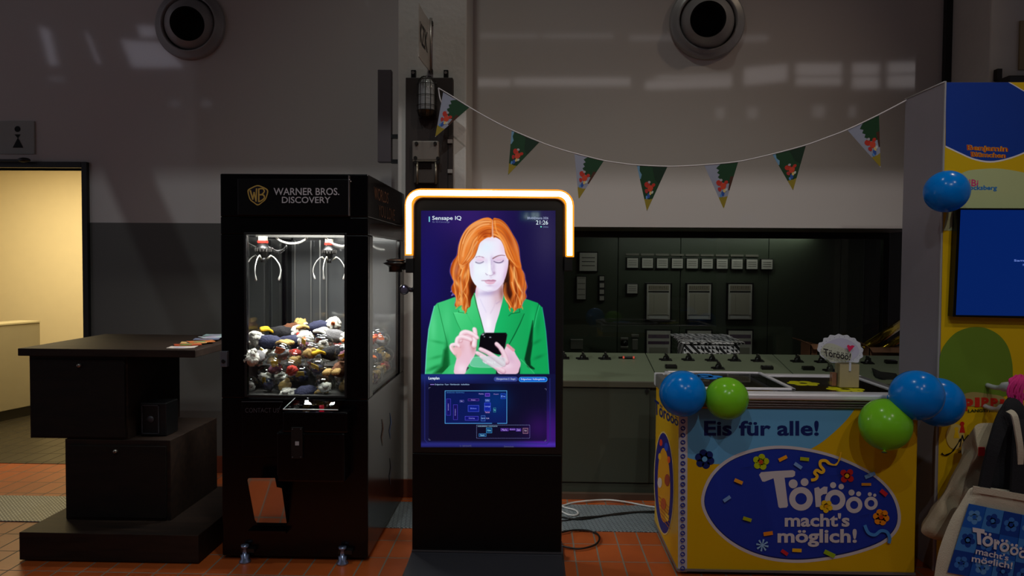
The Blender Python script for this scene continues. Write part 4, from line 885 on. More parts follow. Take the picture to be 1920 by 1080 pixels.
# chest, neck
CH = [(884, 520), (893, 536), (891, 551), (896, 575), (903, 599), (910, 626), (926, 624), (930, 606), (936, 588), (942, 565), (945, 550), (946, 525), (930, 500)]
P_poly(CH, (240, 232, 250), 0.8, c2=(228, 206, 222), ax=((905, 570), (942, 566)))
def nk():
    P_blob(920, 548, 24, 5, (184, 170, 210), 0.85, -0.1); P_blob(934, 545, 12, 6, (170, 130, 160), 0.6, -0.4); P_blob(932, 556, 8, 16, (212, 178, 190), 0.75); P_blob(941, 548, 5, 16, (150, 96, 84), 0.8); P_blob(894, 548, 3, 10, (226, 180, 196), 0.7)
    P_line([(901, 560), (906, 572), (912, 584)], 1.6, (206, 200, 232), 0.5, 2); P_line([(930, 562), (926, 575), (920, 586)], 1.6, (200, 176, 204), 0.4, 2); P_blob(916, 606, 6, 16, (252, 248, 255), 0.8)
    P_line([(931, 568), (937, 564)], 1.6, (176, 150, 186), 0.6, 2)
clip_img(nk, CH)
# back hair
HO = C2([(915, 407.5), (902, 411), (887, 418), (875, 428), (865.5, 444), (860, 460), (857, 478), (850, 488), (846, 498), (844.5, 509), (848, 520), (851, 528), (847, 537), (848, 546), (854, 553), (855, 562), (853, 572), (859, 574), (866, 571), (869, 579), (874, 585), (877, 577), (882, 573), (884, 560), (890, 546), (894, 530), (888, 500), (905, 470), (940, 470), (950, 500), (944, 535), (945, 552), (949, 564), (953, 570), (955, 579), (960, 575), (965, 582), (971, 577), (977, 576), (981, 565), (987, 556), (985, 546), (988, 537), (985, 524), (983, 512), (978, 502), (975, 484), (973, 465), (969, 452), (961, 438), (952, 423), (943, 414), (933, 409.5), (924, 411.5)], 4)
P_poly([(x + (x - 918) * 0.018, y) for x, y in HO], (150, 110, 200), 1.5, 0.55)
for a in ([(850, 540), (845.5, 546), (849, 541)], [(850, 548), (847, 553), (853, 550)], [(852, 486), (847, 494), (846, 506)]): P_line(a, [1, 1.6, 1], (150, 130, 220), 0.8)
P_poly(HO, (172, 72, 14), 0.8)
def lerp_strand(A, B, u, n=9, wob=0.0, ph=0.0):
    out = []
    for i in range(n):
        t = i / (n - 1) * (len(A) - 1); k = min(int(t), len(A) - 2); f = t - k
        ax_, ay_ = A[k][0] * (1 - f) + A[k + 1][0] * f, A[k][1] * (1 - f) + A[k + 1][1] * f
        bx, by = B[k][0] * (1 - f) + B[k + 1][0] * f, B[k][1] * (1 - f) + B[k + 1][1] * f
        w_ = wob * math.sin(ph + t * 1.7) * (i / n); out.append((ax_ * (1 - u) + bx * u + w_, ay_ * (1 - u) + by * u))
    return S2(out, 3, False)
RH = random.Random(3)
pal = [(240, 128, 34), (248, 158, 78), (222, 104, 24), (196, 80, 12), (150, 50, 8), (252, 180, 112), (232, 118, 40), (110, 34, 10)]
def strands(A, B, n, w=(1.0, 2.2), wob=2.0, dk=0.25, u0=0.0, u1=1.0):
    for i in range(n):
        u = u0 + (u1 - u0) * RH.random(); c = RH.choice(pal[3:5] + pal[7:] if RH.random() < dk else pal[:3] + pal[5:7]); ww = RH.uniform(*w); p = lerp_strand(A, B, u, wob=RH.uniform(-wob, wob), ph=RH.uniform(0, 1)); N = len(p)
        P_line(p, [ww * math.sin(math.pi * min(1, 0.12 + 0.88 * k / N)) + 0.25 for k in range(N)], c, RH.uniform(0.25, 0.6), 1.1)
def hair_back():
    P_blob(886, 540, 8, 22, (46, 14, 8), 0.95); P_blob(950, 535, 7, 24, (40, 14, 10), 0.95); P_blob(955, 555, 6, 10, (44, 16, 10), 0.9)
    # left wavy locks
    A = [(868, 495), (862, 512), (858, 528), (860, 545), (856, 560), (858, 574)]; B = [(882, 492), (881, 512), (877, 528), (880, 545), (874, 562), (874, 582)]
    strands(A, B, 70, (1.2, 3.0), 3.5, 0.3)
    A = [(858, 478), (849, 500), (849, 520), (853, 538), (853, 552), (856, 572)]; B = [(872, 500), (866, 515), (866, 530), (868, 548), (864, 562), (864, 576)]
    strands(A, B, 50, (1.2, 2.6), 3, 0.25)
    A = [(975, 480), (982, 505), (986, 525), (984, 545), (983, 560), (977, 576)]; B = [(952, 500), (958, 515), (956, 532), (962, 548), (958, 562), (962, 580)]
    strands(A, B, 80, (1.2, 3.0), 3.5, 0.28)
    A = [(946, 530), (944, 545), (947, 558), (954, 568), (957, 578), (958, 580)]; B = [(952, 528), (950, 546), (956, 560), (962, 570), (960, 578), (962, 580)]
    strands(A, B, 22, (1, 2), 1, 0.4)
    for pp in ([(942, 545), (946, 556), (953, 566), (958, 575)], [(964, 500), (966, 520), (972, 535), (980, 548)], [(960, 528), (964, 542), (972, 556), (976, 570)]): P_line(S2(pp, 4, False), 1.8, (255, 190, 110), 0.8)
    for pp in ([(878, 505), (879, 520), (874, 535), (868, 548), (862, 560)], [(860, 520), (866, 510), (868, 500)], [(868, 545), (876, 558), (878, 574)], [(862, 548), (866, 560), (866, 574)]): P_line(S2(pp, 4, False), 2.0, (255, 178, 92), 0.8)
    for (x, y, rx, ry, c, a, an) in ((887, 545, 5, 20, (52, 16, 8), 0.85, 0.1), (880, 560, 3, 12, (120, 40, 8), 0.6, 0.2), (862, 520, 3, 9, (150, 56, 12), 0.5, -0.5), (868, 552, 2.5, 10, (134, 44, 8), 0.6, 0.2), (858, 545, 2.2, 8, (150, 60, 20), 0.5, -0.3), (856, 505, 5, 12, (186, 120, 110), 0.45, 0.1), (951, 520, 4.5, 26, (44, 20, 12), 0.9, -0.05), (955, 548, 5, 10, (60, 18, 10), 0.85, -0.3), (968, 545, 2.4, 12, (130, 42, 8), 0.6, -0.3), (974, 520, 2.2, 12, (150, 54, 14), 0.5, -0.2), (980, 545, 2, 10, (140, 60, 60), 0.5, 0.1), (962, 566, 2.2, 9, (120, 36, 8), 0.6, 0.2)): P_blob(x, y, rx, ry, c, a, an)
    for (x, y, rx, ry, an) in ((873, 515, 2.6, 9, 0.35), (857, 530, 2.4, 7, -0.5), (866, 560, 2, 8, 0.1), (874, 574, 1.8, 7, 0.2), (860, 566, 1.8, 6, 0.0), (964, 515, 2.2, 12, -0.15), (973, 535, 2.2, 8, -0.5), (978, 556, 2, 8, 0.2), (948, 560, 2, 9, -0.5), (966, 572, 1.8, 6, 0.2)): P_blob(x, y, rx, ry, (255, 196, 120), 0.7, an)
clip_img(hair_back, HO)
for pp in ([(858, 574), (855, 577)], [(873, 582), (872, 586)], [(866, 574), (868, 580)], [(955, 577), (957, 582)], [(966, 579), (963, 584)], [(979, 574), (980, 578)]): P_line(pp, 2, (236, 150, 50), 0.8)
# face
FC = C2([(924, 443), (915, 444.5), (907, 449), (900, 455.5), (895.5, 468), (890, 481), (881, 492), (881, 503), (883, 517), (888.5, 529), (896, 537), (906, 543), (917, 546), (930, 543), (938, 536), (944.5, 527), (949.5, 514), (953, 497), (953.5, 485), (949, 473), (945, 460), (937, 447.5)], 5)
P_poly(FC, (236, 243, 253), 0.9, c2=(242, 228, 248), ax=((895, 490), (950, 490)))
def face():
    P_blob(949, 515, 6, 24, (206, 164, 200), 0.7, 0.15); P_blob(906, 532, 12, 8, (244, 240, 254), 0.6); P_blob(932, 535, 14, 7, (222, 198, 228), 0.6, -0.6); P_blob(885, 500, 4, 22, (232, 208, 236), 0.6); P_blob(944, 462, 6, 16, (232, 196, 220), 0.55); P_blob(902, 456, 6, 8, (240, 208, 232), 0.5)
    P_blob(914, 448, 16, 4, (238, 206, 224), 0.6); P_blob(905, 506, 12, 9, (244, 250, 255), 0.8); P_blob(912, 462, 14, 12, (226, 242, 254), 0.7); P_blob(939, 506, 7, 7, (244, 226, 250), 0.7)
    # eye sockets
    P_blob(900, 486, 10, 4, (226, 188, 220), 0.75); P_blob(935, 485, 9, 4.4, (214, 178, 214), 0.75); P_blob(922, 487, 3, 8, (204, 184, 222), 0.7); P_blob(944, 487, 5, 5, (216, 180, 212), 0.5)
    P_blob(902, 485, 6, 1.8, (246, 214, 234), 0.8); P_blob(936, 484.5, 6, 1.7, (240, 210, 232), 0.8)
    # brows
    P_line(S2([(892, 482), (896, 480.2), (902, 480.4), (908, 482.6)], 4, False), [0.8, 1.5, 2.0, 1.4] * 3 + [1.0], (176, 124, 150), 0.75, 1.2)
    b = S2([(924.5, 484), (929, 481.2), (934, 479), (941, 477.8), (947, 478.6)], 4, False); P_line(b, [2.3 - 0.08 * k for k in range(len(b))], (126, 76, 84), 0.85, 1.2)
    # lids and lashes
    e = S2([(892, 490.3), (896, 492), (901, 492.2), (907, 489.6)], 4, False); P_line(e, 1.3, (110, 90, 128), 0.9, 0.9); P_line([(x, y + 1.3) for x, y in e], 1.4, (160, 150, 186), 0.5, 1.2); P_line([(893, 488.6), (899, 489.6), (906, 488)], 0.7, (214, 182, 214), 0.7, 1)
    e = S2([(926, 489), (931, 491), (937, 491.5), (942, 489.8), (944, 487.5)], 4, False); P_line(e, 1.4, (86, 66, 104), 0.95, 0.9); P_line([(x, y + 1.3) for x, y in e], 1.4, (150, 136, 176), 0.5, 1.2); P_line([(925, 487.6), (932, 488), (940, 486.4)], 0.7, (204, 170, 204), 0.7, 1)
    # nose
    P_line(S2([(922.5, 488), (921.5, 497), (923, 506), (926, 512)], 4, False), [1.2, 1.6, 2.0, 2.6] * 3 + [2], (190, 170, 206), 0.6, 2.2); P_blob(918, 500, 2.4, 13, (250, 252, 255), 0.85); P_blob(917.5, 511, 3.2, 3, (252, 252, 255), 0.7)
    P_blob(926, 500, 3.4, 12, (206, 184, 216), 0.75); P_blob(927, 511, 2.4, 3, (186, 152, 186), 0.85); P_blob(912, 489, 3, 4, (226, 214, 240), 0.7); P_line(S2([(911, 511.5), (912.5, 514), (915, 514.3)], 3, False), 1.2, (170, 146, 178), 0.85, 1); P_line(S2([(918, 515.6), (921, 515.8), (925, 513.8)], 3, False), 1.2, (168, 140, 172), 0.8, 1.1); P_blob(921, 519, 3, 3, (222, 204, 230), 0.6)
    # lips
    P_poly(C2([(902.5, 524.6), (911, 524.2), (917, 523.2), (921, 523.8), (925, 523), (931, 525), (926, 526.5), (916, 526.2)], 4), (196, 124, 156), 1.0, 0.85); P_poly(C2([(909, 526.4), (916, 526.6), (926, 526.8), (930, 525.6), (926, 530.6), (919, 532.2), (912.5, 530.4)], 4), (226, 172, 196), 1.2, 0.9)
    P_line(S2([(903, 525.2), (910, 525.4), (917, 525.6), (924, 525.8), (930, 525.2)], 4, False), 0.8, (132, 92, 120), 0.65, 1.0); P_blob(919, 534.5, 6, 1.3, (206, 180, 214), 0.8); P_blob(914, 528.2, 2.6, 0.9, (246, 214, 228), 0.7)
    P_blob(917, 540.5, 7, 2.6, (246, 240, 254), 0.7); P_blob(924, 545, 12, 1.8, (200, 180, 216), 0.6)
clip_img(face, FC)
# top sweep of hair
HL = C2([(922.5, 411), (910, 408.2), (897, 412.5), (884, 420), (873, 431), (865, 445), (860.5, 460), (859, 478), (860, 492), (865, 504), (869, 499), (878, 493), (885, 486), (890.5, 480.5), (895, 469), (899, 456.5), (906, 449.5), (914, 445), (922, 443.5), (925, 430)], 4)
P_poly(HL, (232, 128, 48), 0.9, c2=(240, 160, 88), ax=((915, 440), (875, 440)))
def hl():
    A = [(921, 412), (905, 410), (886, 420), (872, 434), (863, 452), (860, 472), (861, 492)]; B = [(922, 442), (912, 445), (903, 450), (896, 459), (892, 472), (884, 484), (868, 496)]
    strands(A, B, 120, (0.9, 2.3), 0.8, 0.22)
    P_poly(C2([(921, 428), (913, 428), (904, 432), (897, 438), (903, 441), (908, 445), (916, 442), (922, 441)], 4), (150, 50, 12), 3, 0.8)
    for i in range(16): u = i / 15; P_line(S2([(921 - 2 * u, 427 + 14 * u), (911 - 2 * u, 429 + 12 * u), (899 + 3 * u, 437 + 10 * u), (895, 449 + 6 * u)], 3, False), 1.1, RH.choice([(214, 90, 22), (240, 140, 50), (130, 40, 10)]), 0.7)
    for pp in ([(917, 420), (903, 423), (892, 430), (880, 445), (872, 462), (868, 480)], [(920, 415), (900, 416), (884, 426), (874, 440), (868, 456)], [(895, 452), (888, 464), (884, 476), (876, 488)]): P_line(S2(pp, 4, False), 2.4, (254, 188, 124), 0.7, 1.6)
    P_line(S2([(899, 457), (894, 470), (889, 481), (880, 491), (868, 500)], 4, False), 1.4, (140, 50, 16), 0.7)
    P_blob(880, 448, 8, 20, (250, 176, 104), 0.5, 0.5); P_blob(868, 478, 4, 12, (246, 160, 84), 0.5, 0.1); P_blob(908, 436, 10, 5, (150, 46, 10), 0.55, -0.35); P_blob(900, 420, 14, 4, (248, 176, 112), 0.5, -0.4); P_blob(874, 492, 7, 3, (190, 76, 14), 0.5, -0.5)
clip_img(hl, HL)
HR = C2([(924.5, 411.5), (933, 409.5), (943, 414), (952, 423.5), (961, 438.5), (968, 451), (972.5, 465), (974.5, 484), (978, 500), (972, 502), (964, 496), (957, 490), (952, 484), (948, 475), (945, 462), (939, 450), (930, 444.5), (925, 443)], 4)
P_poly(HR, (214, 106, 28), 0.9)
def hr():
    A = [(925, 412), (938, 411), (952, 423), (963, 442), (972, 462), (975, 482), (978, 500)]; B = [(925, 442), (932, 445), (940, 450), (946, 464), (950, 476), (958, 489), (968, 500)]
    strands(A, B, 110, (0.9, 2.2), 0.8, 0.38)
    for pp in ([(927, 438), (936, 444), (943, 454), (948, 468), (954, 482), (966, 494)], [(928, 414), (929, 424), (932, 434), (940, 446)]): P_line(S2(pp, 4, False), 2.2, (250, 172, 90), 0.75, 1.4)
    P_blob(955, 448, 5, 22, (150, 56, 22), 0.55, -0.5); P_blob(966, 462, 3.5, 14, (230, 140, 80), 0.5, -0.35); P_blob(946, 455, 2.5, 14, (246, 160, 80), 0.5, -0.4); P_blob(968, 492, 7, 3, (200, 80, 14), 0.5, 0.6)
clip_img(hr, HR)
P_line([(923.5, 412), (923.8, 425), (924.2, 443)], [0.8, 2.2, 3.0], (226, 184, 172), 0.75, 1.4)
P_line(S2([(955, 488), (954.5, 502), (951, 518), (945, 531)], 4, False), 2.6, (60, 28, 18), 0.75, 2.2)
# sleeves ends, dark top
P_poly([(851, 690), (852.5, 700), (870, 700), (880, 688), (872, 683)], (20, 22, 34), 1.2); P_poly([(931, 693), (930, 700), (980, 700), (977, 676), (960, 690)], (18, 22, 34), 1.2)
P_poly([(797.5, 700), (828, 700), (843, 684), (852, 681), (851, 700), (797, 700)], (58, 196, 116), 1.0, 0.9); P_poly([(976, 672), (1002, 700), (975, 700)], (26, 170, 94), 1.0, 0.95); P_line([(976, 672), (990, 685), (1002, 699)], 1.0, (110, 226, 160), 0.6)
# her right hand (left in picture)
SKN = (246, 214, 224); SKD = (214, 150, 152); SKL = (255, 240, 246)
P_poly(C2([(861, 640), (866, 628), (878, 622), (889, 628), (893, 640), (892, 660), (886, 672), (876, 688), (871, 700), (853, 700), (852, 688), (855, 676), (857, 664), (851, 655), (855, 645)], 4), (238, 200, 212), 1.0, c2=(232, 190, 210), ax=((860, 630), (880, 700)))
P_blob(888, 645, 5, 14, (190, 120, 124), 0.75); P_blob(866, 650, 6, 10, (222, 164, 172), 0.5); P_blob(885, 641, 2.4, 5, (140, 50, 44), 0.9, 0.2); P_blob(866, 690, 10, 10, (250, 236, 246), 0.6)
for pts_, w_ in (([(889, 646), (890, 634), (891, 622), (889.5, 615)], [10, 9.5, 8.5, 6]), ([(863, 636), (866, 624), (876, 621), (888, 626), (896, 632)], [9, 9, 8, 7, 5]), ([(856, 645), (858, 634), (866, 630), (878, 633), (884, 636)], [8, 8, 7.5, 7, 5]), ([(853, 660), (846, 650), (849, 645), (858, 645), (861, 648)], [8, 7, 6.5, 6, 4.5])):
    q = S2(pts_, 4, False); ws = [w_[min(len(w_) - 1, k // 4)] for k in range(len(q))]; P_line([(x + 0.6, y + 1.2) for x, y in q], ws, (196, 126, 136), 0.55, 2.2); P_line(q, [v * 0.92 for v in ws], (238, 200, 212), 1.0, 1.6); P_line([(x - 0.8, y - 1.2) for x, y in q], [v * 0.5 for v in ws], SKL, 0.75, 2.6)
P_poly(C2([(846, 648), (852, 662), (858, 672), (866, 662), (862, 650), (854, 650)], 4), (236, 186, 190), 1.8, 0.8)
# phone
PH = [(905, 623.5), (907, 622.5), (949, 622.5), (951.5, 626), (946, 656), (940, 664), (932, 663), (898, 652), (901, 628)]
P_poly(PH, (8, 6, 12), 1.0); P_line([(903, 626), (905, 624), (911, 623.4)], 1.0, (120, 120, 140), 0.8); P_blob(906, 626, 2.0, 1.2, (240, 245, 255), 0.95, -0.4); P_blob(908.5, 630, 1, 1, (220, 230, 245), 0.9); P_blob(919.5, 631, 1.8, 1, (230, 240, 255), 0.9); P_line([(948, 625), (951, 626), (947, 648)], 0.7, (90, 70, 90), 0.6)
# her left hand
HB = C2([(942, 662), (948, 650), (952, 644), (958, 648), (964, 656), (968, 664), (973, 672), (976.5, 680), (974, 690), (968, 700), (938, 700), (930, 692), (918, 684), (905, 676), (915, 666), (930, 670)], 4)
P_poly(HB, (238, 204, 220), 1.0, c2=(226, 186, 208), ax=((930, 670), (970, 695))); P_blob(958, 672, 6, 12, (206, 164, 196), 0.4, -0.4); P_blob(950, 684, 12, 6, (244, 222, 238), 0.6)
P_line(S2([(952, 646), (957, 650), (963, 655)], 3, False), 5.5, (226, 150, 162), 0.9, 1.4)
for pts_, w_ in (([(950, 676), (944, 660), (938, 650), (931, 643)], [10, 9, 8, 7.2]), ([(944, 680), (928, 668), (914, 659), (901, 653)], [10, 9, 8.2, 7.4]), ([(938, 688), (920, 676), (906, 666), (894.5, 660)], [9, 8.4, 7.6, 6.6]), ([(944, 694), (926, 684), (912, 674), (902, 667)], [9, 7.6, 6.6, 5.0])):
    q = S2(pts_, 4, False); ws = [w_[min(len(w_) - 1, k // 4)] for k in range(len(q))]; P_line([(x + 0.2, y + 1.6) for x, y in q], ws, (170, 112, 136), 0.6, 2.0); P_line(q, [v * 0.9 for v in ws], (228, 188, 204), 1.0, 1.4); P_line([(x, y - 1.3) for x, y in q], [v * 0.5 for v in ws], (246, 220, 232), 0.7, 2.4)
    P_blob(q[-1][0], q[-1][1], 2.4, 1.8, (250, 224, 230), 0.8)
# caption bubble
IMG2 = IMG.copy(); P_poly([(x, y) for x, y in S2([(889, 668), (941, 668), (947.5, 677), (941, 686.5), (889, 686.5), (882, 677)], 4)], (190, 226, 226), 1.2, 0.42); P_line(S2([(889, 668), (941, 668), (947.5, 677), (941, 686.5), (889, 686.5), (882, 677), (889, 668)], 4, False), 0.7, (225, 240, 245), 0.6)
for x in (911, 915, 919, 923, 928): P_blob(x, 677 + (x % 3), 1.4, 2.0, (235, 245, 248), 0.6)
# lower panel: map
X, Y = np.meshgrid(gx, gy); j = gy > 699.8
pan = np.zeros_like(IMG); pan += np.array([14, 16, 56.0]); pan += (np.exp(-((X - 835) / 90) ** 2 - ((Y - 705) / 12) ** 2))[..., None] * np.array([12, 26, 60]); pan += (np.exp(-((X - 1020) / 45) ** 2 - ((Y - 812) / 45) ** 2))[..., None] * np.array([50, 6, 70]); pan += (np.exp(-((Y - 833) / 5) ** 2))[..., None] * np.array([20, 22, 60])
IMG[j] = pan[j]
P_poly([(804, 718), (1025, 718), (1025, 826), (804, 826)], (8, 8, 32), 2, 0.82); P_poly([(835, 733.5), (950, 733.5), (950, 793.5), (835, 793.5)], (6, 30, 110), 1, 0.65); P_blob(930, 750, 26, 26, (0, 54, 120), 0.6)
P_blob(1010, 800, 24, 26, (52, 14, 92), 0.6); P_line([(796.5, 705), (796.5, 824), (802, 830), (1025, 832), (1031, 826), (1031, 708)], 1.4, (34, 40, 110), 0.9)
# to mesh
IMG[:] = np.clip(IMG, 0, 255)
P00, P10, P01 = at(SX0, SY0, KY), at(SX1, SY0, KY), at(SX0, SY1, KY); P11 = at(SX1, SY1, KY)
U = np.linspace(0, 1, NW + 1)[None, :, None]; V = np.linspace(0, 1, NH + 1)[:, None, None]
co_ = (np.array(P00) * (1 - U) + np.array(P10) * U) * (1 - V) + (np.array(P01) * (1 - U) + np.array(P11) * U) * V
sc0 = Vector((kc, KY - 0.0015, (P00.z + P01.z) / 2)); co_[..., 1] = KY - 0.0015; co_ = co_.reshape(-1, 3) - np.array(sc0)
idx = np.arange((NW + 1) * (NH + 1)).reshape(NH + 1, NW + 1); q = np.stack([idx[:-1, :-1], idx[1:, :-1], idx[1:, 1:], idx[:-1, 1:]], -1).reshape(-1, 4)
me = bpy.data.meshes.new('screen'); me.vertices.add(len(co_)); me.vertices.foreach_set('co', co_.ravel()); nq = len(q); me.loops.add(nq * 4); me.loops.foreach_set('vertex_index', q.ravel()); me.polygons.add(nq); me.polygons.foreach_set('loop_start', np.arange(0, nq * 4, 4)); me.update(calc_edges=True)
# smooth corner colours: average of the neighbouring cells
pad = np.pad(IMG, ((1, 1), (1, 1), (0, 0)), 'edge'); vc = (pad[:-1, :-1] + pad[1:, :-1] + pad[:-1, 1:] + pad[1:, 1:]) / 4 / 255.0
lin = np.where(vc <= 0.04045, vc / 12.92, ((vc + 0.055) / 1.055) ** 2.4).reshape(-1, 3)
ca_ = me.color_attributes.new('picture', 'FLOAT_COLOR', 'POINT'); ca_.data.foreach_set('color', np.concatenate([lin, np.ones((len(lin), 1))], 1).ravel().astype(np.float32))
scm = bpy.data.materials.new('display_picture'); scm.use_nodes = True; b = scm.node_tree.nodes['Principled BSDF']; at_ = scm.node_tree.nodes.new('ShaderNodeAttribute'); at_.attribute_name = 'picture'
b.inputs['Base Color'].default_value = (0.004, 0.004, 0.006, 1); b.inputs['Roughness'].default_value = 0.04; scm.node_tree.links.new(at_.outputs['Color'], b.inputs['Emission Color']); b.inputs['Emission Strength'].default_value = 1.0
me.materials.append(scm); so = bpy.data.objects.new('screen', me); COL.objects.link(so); so.parent = kk; so.location = sc0 - WL[kk.name]; WL['screen'] = sc0
# crisp interface marks
A = Art(lambda x, y: at(x, y, KY - 0.0015), (0, -1, 0), mk=lambda c: glow(c, 1.0), base=0.0004, step=0.00006)
CW = (225, 240, 250)
A.rect(804, 406, 806, 416, (120, 210, 225)); A.text('Sensape IQ', (810.5, 405, 865, 414.5), CW, 0.006); A.text('Ihr KI-Concierge', (811, 414.5, 843, 418.5), (110, 116, 165), 0.0)
A.text('BRANDmania 2026', (989, 406.8, 1028, 411), (170, 180, 215)); A.text('21:26', (1005, 413.3, 1027.5, 421), CW, 0.0); A.disc(1014.5, 425.2, 1.3, (120, 230, 210)); A.text('Online', (1018, 423.5, 1028, 427), (110, 125, 165))
def XX(u): return 780 + u / 6.748
def YY(v): return 690 + v / 6.748
A.text('Lageplan', (803.5, 706.5, 824, 713), CW, 0.02); A.rect(XX(985), YY(110), XX(1288), YY(170), (52, 66, 140), 4.2); A.rect(XX(1300), YY(113), XX(1662), YY(176), (70, 170, 240), 4.4); A.rect(XX(1305), YY(118), XX(1657), YY(171), (18, 96, 205), 4)
A.text('Obergeschoss (1. Etage)', (XX(1015), YY(125), XX(1257), YY(155)), (190, 205, 240)); A.text('Erdgeschoss / Außengelände', (XX(1328), YY(128), XX(1628), YY(158)), CW)
A.rect(XX(180), YY(203), XX(232), YY(214), (130, 110, 190)); A.text('Erdgeschoss · Foyer · Marktbereich · Außenfläche', (XX(242), YY(198), XX(676), YY(222)), (160, 190, 230))
CB_ = (86, 168, 236); A.frame(XX(365), YY(285), XX(1152), YY(703), 0.9, CB_); A.rect(XX(962), YY(690), XX(1028), YY(706), (10, 20, 60))
A.text('ERDGESCHOSS · INDOOR HALLE', (XX(388), YY(303), XX(612), YY(318)), (60, 120, 190))
for (a, b_, c, d, lc, fc) in ((385, 388, 440, 600, (70, 62, 190), (20, 20, 96)), (472, 462, 527, 655, (74, 62, 190), (20, 16, 84)), (658, 470, 798, 553, (74, 90, 220), (12, 30, 130)), (620, 608, 790, 662, (80, 76, 210), (16, 20, 110)), (865, 438, 944, 545, (66, 90, 230), (16, 36, 150)), (658, 388, 798, 417, (96, 60, 170), (26, 14, 84)), (822, 600, 877, 672, (70, 110, 190), (18, 40, 110)), (978, 500, 1012, 560, (50, 120, 150), (10, 60, 96)), (875, 318, 934, 360, (130, 90, 220), (60, 34, 140)), (1072, 322, 1135, 390, (40, 90, 220), (8, 36, 120)), (875, 392, 934, 424, (80, 110, 220), (20, 40, 120)), (553, 405, 607, 432, (90, 90, 190), (18, 14, 70)), (888, 753, 962, 822, (60, 140, 190), (14, 62, 110)), (795, 828, 890, 866, (60, 130, 190), (12, 50, 100)), (1352, 758, 1418, 828, (170, 120, 150), (60, 40, 70)), (1072, 762, 1170, 796, (120, 70, 200), (34, 14, 96)), (1265, 765, 1328, 798, (120, 80, 210), (34, 14, 96)), (1185, 762, 1255, 786, (120, 70, 200), (34, 14, 96))):
    A.rect(XX(a), YY(b_), XX(c), YY(d), lc); A.rect(XX(a) + 0.55, YY(b_) + 0.55, XX(c) - 0.55, YY(d) - 0.55, fc)
for (t, a, b_, c, d, cc) in (('Bühne', 690, 500, 765, 518, (120, 140, 250)), ('Catering', 668, 625, 742, 645, (150, 150, 250)), ('Presse', 700, 396, 752, 408, (200, 180, 255)), ('Bar', 567, 411, 594, 424, (190, 190, 255)), ('Medien', 795, 318, 858, 333, (170, 150, 230)), ('Foyer', 985, 323, 1048, 338, (190, 150, 230)), ('Info', 884, 398, 926, 418, (170, 200, 255)), ('Lounge', 872, 475, 940, 497, (150, 170, 255)), ('Technik', 874, 548, 934, 568, (210, 150, 220)), ('Café', 888, 627, 926, 642, (190, 180, 240)), ('Spiel', 828, 625, 874, 645, (150, 190, 240)), ('Tor', 982, 517, 1010, 540, (120, 220, 230)), ('Eis', 1078, 345, 1130, 368, (120, 160, 255)), ('Kino', 905, 775, 948, 797, (130, 220, 240)), ('Snack', 815, 836, 868, 858, (140, 210, 240)), ('Markt', 1088, 768, 1155, 790, (200, 170, 250)), ('Kunst', 1192, 767, 1248, 781, (190, 160, 240)), ('Zelt', 1277, 770, 1318, 792, (200, 170, 250)), ('Tor', 1370, 783, 1402, 798, (230, 210, 230))): A.text(t, (XX(a), YY(b_), XX(c), YY(d)), cc)
for (u, v0, v1) in ((411, 448, 535), (499, 515, 600)): A.text('STANDFLÄCHE', ((XX(u + 6), YY(v0)), (XX(u + 6), YY(v1)), (XX(u - 6), YY(v1)), (XX(u - 6), YY(v0))), (170, 160, 250))
for i in range(38):
    u = 768 + i * 17.8; A.rect(XX(u), YY(717), XX(u + 9), YY(722), (120, 130, 180), L=A.L); A.rect(XX(u), YY(884), XX(u + 9), YY(889), (110, 110, 170), L=A.L)
for i in range(9):
    v = 725 + i * 18; A.rect(XX(765), YY(v), XX(770), YY(v + 9), (120, 130, 180), L=A.L); A.rect(XX(1437), YY(v), XX(1442), YY(v + 9), (120, 110, 180), L=A.L)
A.text('AUSSENBEREICH · EVENTFLÄCHE', (XX(780), YY(725), XX(1030), YY(741)), (150, 190, 220))
for (u, v, a_, b_) in ((165, 245, 1, 1), (1648, 262, -1, 1), (165, 908, 1, -1), (1644, 920, -1, -1)): A.line([(XX(u), YY(v + 18 * b_)), (XX(u), YY(v)), (XX(u + 20 * a_), YY(v))], 0.6, (110, 115, 150))
A.text('Q', (XX(553), YY(972), XX(572), YY(994)), (70, 72, 110)); A.text('SENSAPE', (XX(588), YY(972), XX(702), YY(993)), (76, 78, 112)); A.text('Datenschutz', (XX(1115), YY(980), XX(1237), YY(1000)), (84, 86, 120))
A.build('screen_lettering', kk)

# ---- light arch
KA = KY - 0.02
op = S2([(761.5 + 6, 475), (767, 440), (767, 400), (767.5, 383)], 3, False)
def archp(x0, x1, y0, yb0, yb1, r, Y):
    P = [at(x0, yb0, Y), at(x0, yb0 - 50, Y), at(x0 - 0.2, y0 + r, Y)]
    P += [at(x0 + r - r * math.cos(math.radians(a)), y0 + r - r * math.sin(math.radians(a)), Y) for a in range(15, 90, 15)]
    P += [at(x0 + r, y0, Y), at((x0 + x1) / 2, y0 + 1, Y), at(x1 - r, y0 + 2, Y)]
    P += [at(x1 - r + r * math.sin(math.radians(a)), y0 + 2 + r - r * math.cos(math.radians(a)), Y) for a in range(15, 90, 15)]
    P += [at(x1, y0 + 2 + r, Y), at(x1, yb1 - 50, Y), at(x1, yb1, Y)]
    return P
ap = archp(766.5, 1068.0, 361.5, 476, 479, 22, KA)
LG = MB().tube(ap, 0.0140, 14, flat=1.0); LG.build('light_tube', glow((255, 236, 205), 9.0), kk)
ho = MB().tube([p + Vector((0, 0.016, 0)) for p in archp(766.5, 1068.0, 361.5, 479, 482, 22, KA)], 0.0235, 14); ho.build('tube_glow_halo', glow((255, 150, 30), 1.3), kk)  # wider orange glowing tube added to imitate a halo round the light
